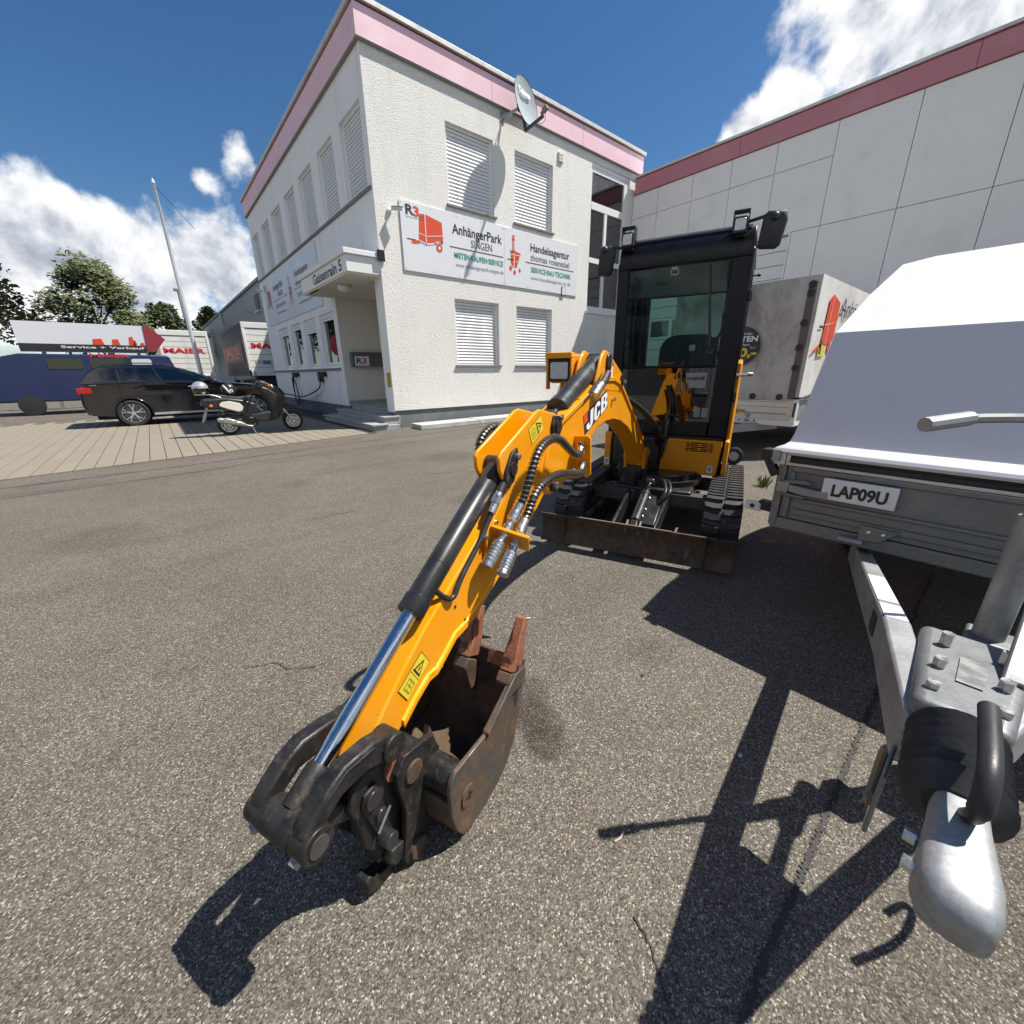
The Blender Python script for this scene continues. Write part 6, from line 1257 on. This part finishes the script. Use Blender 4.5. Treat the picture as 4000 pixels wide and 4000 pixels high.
# ---- auxiliary hoses with spring guards
h1 = [(.985, -.055, .955), (1.01, -.045, .918), (1.10, -.035, .925), (1.19, -.035, .968), (1.265, -.037, 1.008), (1.33, -.04, 1.024), (1.394, -.04, 1.020), (1.448, -.04, 1.002), (1.479, -.04, .978), (1.504, -.04, .947), (1.524, -.04, .918), (1.540, -.042, .889), (1.555, -.045, .862), (1.575, -.05, .838)]
h2 = [(.965, -.045, .865), (1.01, -.035, .840), (1.06, -.028, .838), (1.19, -.025, .866), (1.30, -.025, .886), (1.385, -.028, .888), (1.445, -.03, .880), (1.477, -.032, .869), (1.509, -.032, .851), (1.529, -.033, .829), (1.554, -.033, .807), (1.575, -.033, .790)]
h3 = [(1.20, -.225, 1.00), (1.283, -.255, 1.038), (1.35, -.275, 1.056), (1.424, -.28, 1.028), (1.458, -.275, .986), (1.467, -.255, .930), (1.48, -.22, .86)]
for P in (h1, h2, h3):
    R_ = .0155
    ho = E('auxiliary_hose', MB().tube(smooth_path(P, 7), R_*.82, 10), 'hose', smooth=70)
    E('spring_guard', MB().tube(coil(P, R_*1.06, .0016, .0165), .0016, 4, False), 'coilwire', ho, smooth=70)
def coupler(pts, par):
    q = [Vector(p) for p in pts]; prof = []
    d = (q[-1]-q[0]); L = d.length
    prof = [(.001, 0), (.016, 0), (.016, .12*L), (.0185, .13*L), (.0185, .26*L), (.012, .28*L), (.012, .34*L), (.0165, .36*L), (.0165, .50*L), (.013, .52*L), (.013, .60*L), (.0195, .62*L), (.0195, .66*L), (.0185, .68*L)]
    for k in range(5): u = .68+.05*k; prof += [(.0215, u*L+.002), (.0215, (u+.03)*L), (.0195, (u+.035)*L), (.0195, (u+.048)*L)]
    prof += [(.021, .96*L), (.021, L), (.012, L), (.012, .97*L), (.001, .97*L)]
    E('quick_coupler', MB().lathe(prof, q[0], d, 20), 'zinc', par, smooth=35)
coupler([(1.572, -.050, .842), (1.745, -.078, .690)], None)
coupler([(1.570, -.033, .793), (1.735, -.030, .668)], None)
E('coupler_bracket', MB().prism([(1.59, .80), (1.635, .815), (1.68, .79), (1.66, .735), (1.60, .70), (1.575, .72)], lambda a, z, b: (a+.0*b, b, z), B0+.037, B0+.044), 'yellow', bevel=.003)
E('coupler_bracket', MB().beam((1.648, B0+.042, .762), (1.628, B0+.165, .735), .012, .09, (.6,0,.8)), 'yellow', bevel=.003)
blk = MB().beam((.985, -.10, .975), (.93, .0, .80), .10, .012, (1,0,0))
E('hose_bulkhead', MB().prism([(-.115, .98), (-.03, .985), (-.018, .97), (-.012, .81), (-.03, .795), (-.115, .85)], lambda b, z, a: (a-(z-.9)*.0, b, z), .945, .957), 'yellow', bevel=.003)
E('hose_fitting', MB().cyl((.957, -.058, .945), (.995, -.054, .945), .016, n=6).cyl((.985, -.055, .945), (1.01, -.046, .920), .0135, n=12), 'zinc')
E('hose_fitting', MB().cyl((.955, -.043, .862), (.985, -.042, .858), .015, n=6).cyl((.98, -.042, .858), (1.02, -.035, .840), .0125, n=12), 'zinc')
# ================================================================== BOX TRAILER WITH WHITE LID (right edge)
TX, TW0, TW1, TL_ = 2.07, -.68, .61, 2.4
tr = thing('box_trailer', 'grey box trailer with white plastic lid and plate LAP09U at the right edge', 'trailer', (TX+.9, -.035, 0))
def TB(name, mb, mat, parent=None, **k): return obj(name, mb, MT[mat] if isinstance(mat, str) else mat, parent or tr, True, **k)
yc_ = (TW0+TW1)/2
TB('frame', MB().box(TX, TX+TL_, TW0, TW1, .557, .612), 'galv_dark', bevel=.006)
fw = TB('front_wall', MB().box(TX+.004, TX+.03, TW0+.03, TW1-.03, .615, .852), 'galv_dark', bevel=.003)
for z0, z1, o in ((.64, .665, .012), (.70, .715, .010)): TB('wall_rib', MB().box(TX-.008, TX+.003, TW0+.08, TW1-.08, z0, z1), 'galv_dark', fw, bevel=.004)
TB('wall_rim', MB().box(TX-.010, TX+.003, TW0+.05, TW1-.05, .828, .851).box(TX-.010, TX+.003, TW1-.065, TW1-.045, .618, .827), 'galv_dark', fw, bevel=.004)
TB('corner_post', MB().box(TX-.004, TX+.05, TW1-.028, TW1+.006, .57, .875), 'galv_dark', bevel=.005); TB('corner_post', MB().box(TX-.004, TX+.05, TW0-.006, TW0+.028, .57, .875), 'galv_dark', bevel=.005)
TB('side_wall', MB().box(TX+.05, TX+TL_-.04, TW1-.02, TW1+.004, .615, .852), 'galv_dark', bevel=.003); TB('side_wall', MB().box(TX+.05, TX+TL_-.04, TW0-.004, TW0+.02, .615, .852), 'galv_dark', bevel=.003)
TB('tailboard', MB().box(TX+TL_-.03, TX+TL_, TW0+.03, TW1-.03, .615, .852), 'galv_dark', bevel=.003)
rl = TB('lid_rail', MB().box(TX-.012, TX+.012, TW0+.02, .59, .8975, .912).box(TX-.012, TX+.012, TW0+.02, .59, .853, .866).box(TX-.012, TX+.012, .575, .59, .866, .8975), 'alu', bevel=.002)
TB('rubber_seal', MB().box(TX+.004, TX+.02, TW0+.02, .575, .866, .8975), 'rubber')
TB('seal_fringe', MB().box(TX-.004, TX+.004, TW0+.02, .575, .868, .884), 'hose')
def lidring(dx0, dx1, dy, z): return [(TX-.02+dx0, TW0-.04+dy, z), (TX+TL_+.02-dx1, TW0-.04+dy, z), (TX+TL_+.02-dx1, TW1+.04-dy, z), (TX-.02+dx0, TW1+.04-dy, z)]
TB('lid', MB().loft([lidring(0, 0, 0, .905), lidring(0, 0, 0, .912), lidring(.01, .01, .012, .926), lidring(.05, .05, .03, .934), lidring(.075, .078, .04, .947), lidring(.095, .10, .046, .98), lidring(.30, .22, .062, 1.400), lidring(.68, .35, .068, 1.580), lidring(1.05, .5, .10, 1.755), lidring(1.22, .62, .20, 1.80)]), 'lid', bevel=.018, bseg=3, smooth=30)
TB('lid_skirt', MB().box(TX-.018, TX+.03, .592, TW1+.038, .853, .904).box(TX+.031, TX+TL_, TW1+.012, TW1+.038, .853, .904), 'lid', bevel=.004)
TB('lid_skirt', MB().box(TX+.0, TX+TL_, TW0-.038, TW0-.012, .853, .904), 'lid', bevel=.004)
lb = TB('lid_bracket', MB().box(TX-.03, TX+.03, TW1+.0, TW1+.075, .87, .915).beam((TX, TW1+.05, .87), (TX, TW1+.01, .80), .05, .03), 'black_plastic', bevel=.004)
TB('bracket_clip', MB().box(TX-.034, TX-.03, TW1-.0, TW1+.03, .868, .918), 'galv', lb)
def latch(y, s):
    l = TB('toggle_latch', MB().prism([(y, .775), (y-.11*s, .765), (y-.145*s, .768), (y-.145*s, .735), (y-.05*s, .735), (y, .745)], lambda u, v, d: (d, u, v), TX-.034, TX-.018), 'galv', bevel=.004)
    TB('latch_bracket', MB().prism([(y+.03*s, .79), (y-.06*s, .80), (y-.085*s, .785), (y, .778)], lambda u, v, d: (d, u, v), TX-.03, TX-.009).prism([(y+.03*s, .735), (y-.07*s, .73), (y-.06*s, .718), (y+.02*s, .722)], lambda u, v, d: (d, u, v), TX-.03, TX-.009), 'galv_dark', l, bevel=.003)
    TB('latch_hook', MB().box(TX-.036, TX-.008, min(y, y+.045*s), max(y, y+.045*s), .735, .785), 'steel', l, bevel=.004); return l
latch(.555, 1); latch(-.625, -1)
pl = TB('number_plate', MB().box(TX-.030, TX-.012, .200, .436, .738, .825), 'signwhite', bevel=.003)
TB('plate_lettering', text_mb('LAP09U', .176, .048, (TX-.0312, .402, .758), (0,-1,0), (0,0,1), .04), 'ink', pl, smooth=0, recalc=False)
for (y, s) in ((.235, 1), (-.3, -1)):
    hg = TB('wall_hinge', MB().prism([(y+.05, .66), (y-.07, .655), (y-.02, .60), (y+.05, .592)], lambda u, v, d: (d, u, v), TX-.022, TX-.002), 'galv_dark', bevel=.004); TB('hinge_pin', MB().cyl((TX-.02, y+.03, .585), (TX-.02, y+.11, .585), .012, n=10), 'galv', hg)
    for dy in (.02, -.025): TB('bolt', MB().sphere((TX-.024, y+dy, .635), .006, .009, .009, 8, 5), 'zinc', hg)
# V drawbar, overrun coupling, jockey wheel, axle
def arm(p, q): return MB().beam(p, q, .062, .11)
def WL(x, y, z): return (x/1.07, y/1.07, (z+.0875)/1.07)      # yard position -> model position (the trailer is scaled by 1.07)
for sgn in (1, -1):
    yy = (lambda y: y) if sgn > 0 else (lambda y: -.12-y)
    P3 = [WL(2.62, yy(.352), .36), WL(2.2, yy(.262), .437), WL(1.275, yy(.058), .607), WL(.90, yy(-.030), .620)]
    rings = []
    for i, p in enumerate(P3):
        d = (Vector(P3[min(i+1, 3)])-Vector(P3[max(i-1, 0)])).normalized(); sd_ = d.cross(Vector((0, 0, 1))).normalized(); up_ = sd_.cross(d).normalized()
        rings.append([tuple(Vector(p)+sd_*u*.025+up_*v*.050) for u, v in ((-1, -1), (1, -1), (1, 1), (-1, 1))])
    TB('drawbar_arm', MB().loft(rings), 'galv', bevel=.006)
def on_arm(x0, x1, h): 
    q = []
    for x in (x0, x1):
        t = (2.2-x)/(2.2-1.275); q.append(WL(x, .262-.204*t, .437+.170*t+h))
    return q
q = on_arm(1.78, 1.46, .0545); TB('drawbar_decal', MB().beam(q[0], q[1], .042, .002), 'signwhite'); q = on_arm(1.43, 1.30, .0545); TB('drawbar_decal', MB().beam(q[0], q[1], .042, .002), 'signwhite')
q = on_arm(1.42, 1.34, .0); TB('type_plate', MB().beam((q[0][0], q[0][1]+.0270, q[0][2]), (q[1][0], q[1][1]+.0270, q[1][2]), .003, .05), 'ink')
TB('overrun_housing', MB().add([WL(*p) for p in ((.90, -.125, .60), (1.28, -.155, .575), (1.28, .020, .575), (.90, -.005, .60), (.90, -.125, .71), (1.28, -.155, .68), (1.28, .020, .68), (.90, -.005, .71))], [(0,3,2,1),(4,5,6,7),(0,1,5,4),(1,2,6,5),(2,3,7,6),(3,0,4,7)]), 'galv_dark', bevel=.016, bseg=3)
TB('flange_plate', MB().prism([(WL(x, 0, z)[0], WL(x, 0, z)[2]) for x, z in ((1.0, .60), (1.0, .50), (.94, .43), (.85, .42), (.80, .47), (.80, .60))], XZ, -.010, -.003), 'galv_dark', bevel=.003)
pr = [(.001, 0)]
for k in range(6): pr += [(.050, .004+.026*k), (.057, .012+.026*k), (.042, .024+.026*k)]
TB('rubber_bellows', MB().lathe(pr+[(.03, .165), (.001, .165)], WL(.90, -.068, .665), (-1, -.06, .02), 22), 'rubber', smooth=40)
hd = []
for x, y, w, z, h in ((.775, -.079, .024, .668, .026), (.75, -.081, .027, .668, .029), (.70, -.085, .029, .666, .030), (.66, -.088, .033, .663, .033), (.62, -.091, .037, .66, .036), (.585, -.093, .037, .657, .036), (.565, -.095, .031, .655, .030), (.555, -.0955, .018, .655, .018)):
    ring_ = []
    for k in range(20):
        a_ = 2*math.pi*k/20; c_, s_a = math.cos(a_), math.sin(a_); e_ = .6
        ring_.append(WL(x, y+w*math.copysign(abs(c_)**e_, c_), z+h*math.copysign(abs(s_a)**e_, s_a)))
    hd.append(ring_)
ch = TB('coupling_head', MB().loft(hd), 'galv', smooth=50)
TB('coupling_handle', MB().tube(smooth_path([WL(.70, -.087, .69), WL(.665, -.09, .735), WL(.69, -.088, .775), (WL(.76, -.083, .785)), WL(.82, -.079, .787)], 8), [.009]*8+[.011]*25, 14), 'black_plastic', ch, smooth=60)
for bx_, by_ in ((.645, -.052), (.60, -.056)): TB('bolt', MB().cyl(WL(bx_, by_, .66), WL(bx_, by_+.012, .66), .008, n=6), 'zinc', ch)
for bx_ in (.96, 1.06, 1.18):
    for by_ in (-.11, -.025): TB('bolt', MB().cyl(WL(bx_, by_, .69), WL(bx_, by_, .718), .010, n=6), 'zinc')
TB('type_label', MB().add([WL(1.02, -.085, .7035), WL(1.14, -.09, .6945), WL(1.14, -.05, .6945), WL(1.02, -.05, .7035)], [(0,1,2,3)]), 'steel', smooth=0)
TB('handbrake_lever', MB().beam(WL(1.10, -.12, .69), WL(1.56, -.142, .87), .03, .022).cyl(WL(1.56, -.142, .87), WL(1.78, -.15, .92), .026, n=10), 'galv_dark', bevel=.004)
jx, jy = 1.50, -.095
jw = TB('jockey_wheel', MB().cyl((jx, jy, .30), (jx, jy, 1.08), .024, n=16).cyl((jx, jy, .50), (jx, jy, .92), .030, n=16), 'galv')
TB('jockey_clamp', MB().box(jx-.05, jx+.05, jy-.05, jy+.04, .53, .60), 'galv_dark', jw, bevel=.006)
TB('jockey_crank', MB().tube(smooth_path([(jx, jy, 1.08), (jx, jy, 1.13), (jx-.06, jy+.045, 1.145), (jx-.22, jy+.15, 1.15), (jx-.27, jy+.18, 1.145)]), .010, 7).cyl((jx-.22, jy+.15, 1.15), (jx-.31, jy+.205, 1.14), .015, n=10), 'galv', jw)
TB('jockey_tyre', MB().lathe([(.04, -.03), (.085, -.032), (.10, -.02), (.102, 0), (.10, .02), (.085, .032), (.04, .03)], (jx, jy, .25), (0,1,0), 24), 'tyre', jw); TB('jockey_hub', MB().cyl((jx, jy-.03, .25), (jx, jy+.03, .25), .045, n=16), 'galv', jw)
TB('cable_loop', MB().tube(smooth_path([WL(.93, .0, .56), WL(.96, .004, .53), WL(.955, .004, .47), WL(.90, .002, .45), WL(.87, .002, .49)]), .007, 8), M('rope_tan', (.30, .24, .17), .9), None)
TB('brake_cable_hook', MB().tube(smooth_path([WL(1.22, -.25, .60), WL(1.33, -.30, .58), WL(1.40, -.30, .54), WL(1.39, -.27, .50), WL(1.34, -.25, .51)]), .008, 7), 'hose')
ax = TX+1.45
TB('axle', MB().box(ax-.04, ax+.04, TW0+.1, TW1-.1, .33, .41), 'galv_dark'); TB('suspension_bracket', MB().box(ax-.22, ax+.22, TW0+.22, TW0+.28, .41, .556), 'galv_dark'); TB('suspension_bracket', MB().box(ax-.22, ax+.22, TW1-.28, TW1-.22, .41, .556), 'galv_dark')
for y in (TW1-.10, TW0+.10):
    w_ = TB('wheel', MB().lathe([(.15, -.07), (.22, -.075), (.252, -.055), (.258, 0), (.252, .055), (.22, .075), (.15, .07)], (ax, y, .342), (0,1,0), 32), 'tyre'); TB('rim', MB().cyl((ax, y-.05, .342), (ax, y+.05, .342), .16, n=28), 'galv', w_)
mk = TB('marker_lamp', MB().beam((TX+.33, TW1+.02, .555), (TX+.33, TW1+.16, .56), .06, .05), 'black_plastic', bevel=.006); TB('reflector', MB().prism(rrect(TW1+.14, TW1+.225, .525, .575, .012), YZ, TX+.30, TX+.32), 'white_print', mk, bevel=.004); TB('lamp_centre', MB().prism(circ(TW1+.185, .55, .012, 12), YZ, TX+.296, TX+.2995), 'ink', mk)
tr.scale = (1.07, 1.07, 1.07); tr.location = (1.07*(TX+.9), 1.07*-.035, -.0875)
# ================================================================== TARPAULIN TRAILER
QX, Q0, Q1, QL = 6.9, 1.98, 3.98, 4.2
tt = thing('tarpaulin_trailer', 'high trailer with dirty grey tarpaulin front parked behind the excavator', 'trailer', (QX+2, 2.98, 0))
def QB(name, mb, mat, parent=None, **k): return obj(name, mb, MT[mat] if isinstance(mat, str) else mat, parent or tt, True, **k)
def wavy(name, fn, u0, u1, v0, v1, amp, mat, seed, nu=36, nv=26):
    rg = random.Random(seed); ph = [rg.uniform(0, 6.28) for _ in range(8)]; vs = []
    for j in range(nv+1):
        for i in range(nu+1):
            u = i/nu; v = j/nv; e = math.sin(math.pi*u)**.5*math.sin(math.pi*v)**.5 if 0 < u < 1 and 0 < v < 1 else 0
            d = amp*e*(math.sin(u*23+ph[0]+v*3)*.4+math.sin(u*9+v*7+ph[1])*.5+math.sin(v*31+ph[2])*.15+math.sin(u*41+v*13+ph[3])*.2); vs.append(fn(u0+(u1-u0)*u, v0+(v1-v0)*v, d))
    return QB(name, MB().add(vs, [(j*(nu+1)+i, j*(nu+1)+i+1, (j+1)*(nu+1)+i+1, (j+1)*(nu+1)+i) for j in range(nv) for i in range(nu)]), mat, smooth=80)
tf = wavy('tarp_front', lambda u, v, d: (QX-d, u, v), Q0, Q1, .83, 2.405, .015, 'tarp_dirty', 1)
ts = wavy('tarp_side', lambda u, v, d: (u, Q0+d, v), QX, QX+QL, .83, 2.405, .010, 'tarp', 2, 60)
wavy('tarp_side', lambda u, v, d: (u, Q1-d, v), QX, QX+QL, .83, 2.405, .03, 'tarp', 3, 40)
QB('tarp_roof', MB().quad((QX, Q0, 2.405), (QX+QL, Q0, 2.405), (QX+QL, Q1, 2.405), (QX, Q1, 2.405)).quad((QX+QL, Q0, .83), (QX+QL, Q1, .83), (QX+QL, Q1, 2.405), (QX+QL, Q0, 2.405)), 'tarp', smooth=0, recalc=False)
QB('corner_flap', MB().box(QX-.012, QX-.002, Q0+.05, Q0+.14, .85, 2.33), M('tarp_strap', (.11, .10, .09), .7, 0, .2, 12), tf)
rm_ = mesh_of('tarp_eyelet', MB().lathe([(.012, -.004), (.04, -.004), (.045, .004), (.036, .012), (.012, .010)], (0, 0, 0), (-1, 0, 0), 14), MT['black_plastic'], 40)
for z in (2.30, 2.20, 1.84, 1.53, 1.27): inst('tarp_eyelet', rm_, tf, ROOTM[tt.name] @ Vector((QX-.016, Q0+.10+(.012 if z < 2 else 0), z)))
for y in (2.22, 2.58, 2.95, 3.3, 3.65): inst('tarp_eyelet', rm_, tf, ROOTM[tt.name] @ Vector((QX-.016, y, .875)))
QB('strap', MB().tube([(QX-.02, Q0+.06, .862), (QX-.03, Q0-.01, .87), (QX+.2, Q0-.02, .86), (QX+.6, Q0-.03, .90)], .012, 6), 'hose', ts)
QB('tension_cord', MB().tube([(QX+.2+.4*k, Q0-.012, .88+.03*(k % 2)) for k in range(10)], .007, 5), 'hose', ts)
db = QB('drop_side', MB().box(QX, QX+.03, Q0+.06, Q1-.06, .545, .825), 'alu', bevel=.004)
for z in (.63, .64, .73, .80): QB('side_rib', MB().box(QX-.006, QX-.0005, Q0+.12, Q1-.12, z, z+.006), 'joint', db)
QB('drop_side', MB().box(QX+.06, QX+QL, Q0, Q0+.03, .545, .825).box(QX+.06, QX+QL, Q1-.03, Q1, .545, .825), 'alu', bevel=.004)
QB('corner_post', MB().box(QX-.006, QX+.06, Q0-.004, Q0+.058, .50, .845), 'white_paint', bevel=.005); QB('post_slot', MB().box(QX-.009, QX-.0065, Q0+.012, Q0+.04, .60, .80), 'ink'); QB('corner_post', MB().box(QX-.006, QX+.06, Q1-.058, Q1+.004, .50, .845), 'white_paint', bevel=.005)
QB('frame', MB().box(QX-.01, QX+QL, Q0+.003, Q1-.003, .47, .545), 'white_paint', bevel=.005)
lt = QB('latch', MB().prism([(2.57, .62), (2.65, .62), (2.62, .56), (2.60, .56)], lambda u, v, d: (d, u, v), QX-.02, QX-.008).box(QX-.03, QX-.011, 2.58, 2.64, .505, .54), 'galv', bevel=.003)
for y in (2.5, 2.72): QB('bolt', MB().cyl((QX-.016, y, .522), (QX-.010, y, .522), .014, n=10), 'ink', lt)
lg = QB('maker_badge', MB().cyl((QX-.014, 2.80, .655), (QX-.0085, 2.80, .655), .055, n=24).prism(rrect(2.655, 2.90, .625, .682, .02), YZ, QX-.0135, QX-.0085), 'yellow_print')
QB('badge_lettering', text_mb('HUMBAUR', .235, .034, (QX-.0148, 2.895, .638), (0,-1,0), (0,0,1), .02), 'ink', lg, smooth=0, recalc=False)
QB('frame_plate', MB().box(QX+.35, QX+.62, Q0-.016, Q0-.014, 1.42, 1.58), 'yellow_print', ts); QB('plate_mark', MB().box(QX+.38, QX+.46, Q0-.0175, Q0-.0165, 1.45, 1.55), 'ink', ts)
dk = QB('price_disc', MB().cyl((QX-.032, 2.86, 1.585), (QX-.028, 2.86, 1.585), .27, n=48), 'ink', tf)
QT = lambda body, y, z, w, c, m, b=0: QB('disc_lettering', text_mb(body, w, c, (QX-.0335, y, z), (0,-1,0), (0,0,1), b), m, dk, smooth=0, recalc=False)
QT('kann man', 2.98, 1.735, .26, .045, 'white_print'); QT('MIETEN', 3.05, 1.645, .42, .075, 'white_print', .03); QT('das schon', 2.99, 1.585, .26, .04, 'white_print'); QT('70,-', 2.98, 1.44, .36, .12, 'yellow_print', .04); QT('Euro*', 2.72, 1.545, .08, .03, 'white_print')
for k in range(3): QB('disc_lettering', MB().box(QX-.0335, QX-.033, 2.76, 2.96, 1.375+.022*k, 1.383+.022*k), 'ink_grey', dk)
# pictogram and lettering on the sunlit tarp side
so2 = Vector((QX+.30, Q0-.016, 1.42)); 
pp_ = MB(); fn_ = lambda u, v: (so2.x+u, so2.y, so2.z+v)
pp_.add([fn_(.10, .18), fn_(.14, .74), fn_(.26, .80), fn_(.62, .72), fn_(.64, .24), fn_(.28, .14)], [(0,1,2,3,4,5)]); pp_.add([fn_(-.22, .02), fn_(-.2, .06), fn_(.16, .2), (fn_(.16, .14))], [(0,1,2,3)]); pp_.add([fn_(.5+.07*math.cos(t*.5236), .12+.08*math.sin(t*.5236)) for t in range(12)], [tuple(range(12))])
QB('pictogram', pp_, 'orange_print', ts, smooth=0, recalc=False)
pl_ = MB()
for (a, b, c, d) in ((.275, .15, .285, .78), (.10, .40, .63, .47)): pl_.add([(so2.x+a, so2.y-.003, so2.z+b), (so2.x+c, so2.y-.003, so2.z+b+(.01 if b < .2 else .07)), (so2.x+c, so2.y-.003, so2.z+d), (so2.x+a, so2.y-.003, so2.z+(d if b < .2 else b+.012))], [(0,1,2,3)])
QB('pictogram_lines', pl_, 'white_print', ts, smooth=0, recalc=False)
QB('rule_line', MB().quad(fn_(-.10, .36), fn_(.06, .36), fn_(.06, .39), fn_(-.10, .39)), 'ink', ts, smooth=0, recalc=False)
QB('lettering', text_mb('AnhängerPark', 2.3, .26, (QX+1.02, Q0-.016, 1.98), (1,0,0), (0,0,1)), 'ink', ts, smooth=0, recalc=False)
QB('drawbar_arm', MB().beam((QX+.4, Q0+.35, .44), (5.62, 2.92, .42), .06, .12).beam((QX+.4, Q1-.35, .44), (5.62, 3.04, .42), .06, .12), 'galv', bevel=.005)
QB('coupling', MB().box(5.25, 5.66, 2.92, 3.04, .40, .52).cyl((5.25, 2.98, .46), (5.12, 2.98, .46), .05, n=14), 'galv_dark', bevel=.01)
q_ = QB('jockey_wheel', MB().cyl((6.0, 2.56, .22), (6.0, 2.52, .85), .028, n=14).beam((6.0, 2.36, .12), (6.02, 2.55, .26), .05, .03), 'galv'); QB('jockey_tyre', MB().lathe([(.06, -.03), (.10, -.032), (.118, -.02), (.12, 0), (.118, .02), (.10, .032), (.06, .03)], (6.0, 2.36, .12), (.94, .34, 0), 28), 'tyre', q_); QB('jockey_hub', MB().cyl((5.97, 2.349, .12), (6.03, 2.371, .12), .062, n=20), 'galv', q_)
QB('axle', MB().box(QX+1.6, QX+1.7, Q0+.1, Q1-.1, .26, .34).box(QX+2.4, QX+2.5, Q0+.1, Q1-.1, .26, .34), 'galv_dark')
for x in (QX+1.65, QX+2.45):
    for y in (Q0+.16, Q1-.16): QB('wheel', MB().lathe([(.001, -.08), (.2, -.085), (.27, -.06), (.28, 0), (.27, .06), (.2, .085), (.001, .08)], (x, y, .28), (0,1,0), 24), 'tyre')
# ================================================================== SMALL THINGS ON THE GROUND
def tuft(label, x, y, h, n, sp, seed):
    rg = random.Random(seed); mb = MB()
    for k in range(n):
        a = rg.uniform(0, 6.28); r = rg.uniform(0, sp); b = Vector((x+math.cos(a)*r, y+math.sin(a)*r, 0)); l = Vector((math.cos(a)*rg.uniform(.1, .6), math.sin(a)*rg.uniform(.1, .6), 1)).normalized()*h*rg.uniform(.5, 1); w = Vector((-math.sin(a), math.cos(a), 0))*.006
        mb.add([b-w, b+w, b+l*.6+w*.7, b+l+Vector((0, 0, -h*.08)), b+l*.6-w*.7], [(0,1,2,3,4)])
    obj('grass_tuft', mb, MT['grass'], None, smooth=0, recalc=False, label=label, cat='grass')
g0 = Vector((5.05, 1.62, 0))
tuft('grass tuft growing from the asphalt beside the lid trailer', g0.x, g0.y, .17, 60, .05, 3); tuft('weeds sprouting at the foot of the building corner', 4.33, 9.42, .14, 50, .09, 4)
def cig(x, y, a):
    d = Vector((math.cos(a), math.sin(a), 0)); c = thing('cigarette_butt', 'cigarette butt lying on the asphalt behind the bucket', 'litter', (x, y, 0)); p = Vector((x, y, .005))
    obj('paper', MB().cyl(p, p+d*.03, .004, n=8), MT['white_print'], c, True); obj('filter', MB().cyl(p-d*.014, p, .0041, n=8), M('filter_tan', (.55, .32, .12), .8), c, True)
cig(1.265, 1.42, -.75)
rg = random.Random(21)
def pebble(label, x, y, s, mat):
    mb = MB().sphere((x, y, s*.4), s, s*.7, s*.5, 7, 5); mb.v = [(p[0]+rg.uniform(-.15, .15)*s, p[1]+rg.uniform(-.15, .15)*s, max(.001, p[2])) for p in mb.v]; obj('pebble', mb, mat, None, label=label, cat='stone')
pebble('small pale stone on the edge of the drawbar shadow', 1.27, .32, .009, MT['granite_light'])
pebble('dark grit lump on sunlit asphalt between bucket and trailer shadow', 1.36, .76, .009, MT['tar'])
obj('dry_twig', MB().tube([(.72, .43, .004), (.74, .425, .006), (.76, .43, .004)], .003, 5), M('twig', (.42, .36, .27), .9), None, label='dry pale twig lying on the asphalt at the bottom', cat='twig')
obj('dry_leaf', MB().add([(3.30, 1.02, .004), (3.36, 1.0, .02), (3.42, .93, .012), (3.35, .92, .004)], [(0,1,2,3)]), M('leaf_brown', (.30, .17, .09), .9), None, smooth=0, recalc=False, label='brown dry leaf beside the right-hand track', cat='leaf')
# ================================================================== WHAT THE CAB GLASS REFLECTS (yard behind the camera)
def exl(a, b, z=0): c = math.atan2(-.370, -.929); return (2.317+a*math.cos(c)-b*math.sin(c), 1.497+a*math.sin(c)+b*math.cos(c), z)
RZ = math.atan2(-.370, -.929)
es = thing('entrance_sign', 'white Einfahrt sign seen mirrored in the lower cab window', 'sign', exl(8.2, -.64), RZ)
obj('board', MB().box(-.012, .012, -.27, .27, .78, 1.19), MT['signwhite'], es, bevel=.004); obj('frame', MB().box(.0121, .02, -.28, .28, .77, 1.20), MT['ink'], es)
obj('post', MB().box(.021, .06, -.03, .03, 0, 1.1), MT['galv'], es); obj('foot', MB().box(-.2, .25, -.2, .2, 0, .06), MT['rubber'], es)
obj('lettering', text_mb('Einfahrt', .44, .10, (-.0135, .22, 1.0), (0,-1,0), (0,0,1), .02), MT['ink'], es, smooth=0, recalc=False)
gb = thing('storage_box', 'grey plastic storage box reflected below the Einfahrt sign', 'box', exl(7.9, -.55), RZ)
obj('bin', MB().loft([[(-.2, -.24, 0), (.2, -.24, 0), (.2, .24, 0), (-.2, .24, 0)], [(-.25, -.3, .62), (.25, -.3, .62), (.25, .3, .62), (-.25, .3, .62)]]), MT['greybox'], gb, bevel=.02); obj('lid', MB().box(-.27, .27, -.32, .32, .621, .69), MT['greybox'], gb, bevel=.02)
oh = thing('reflection_backdrop_building', 'unseen grey building added behind the camera to fill the cab window reflection', 'building', exl(19, 0), RZ)  # added building, covers the bright horizon in the cab-glass reflection
obj('wall', MB().box(0, 6, -16, 9, 0, 4.6), MT['corrugated'], oh); obj('roof_edge', MB().box(-.15, .0, -16, 9, 4.4, 4.75), MT['ink_grey'], oh)
for k in range(5): obj('gate', MB().box(-.04, -.002, -14+4.5*k, -11+4.5*k, 0, 3.2), MT['greybox'], oh)
bpy.data.objects.remove(_txt)
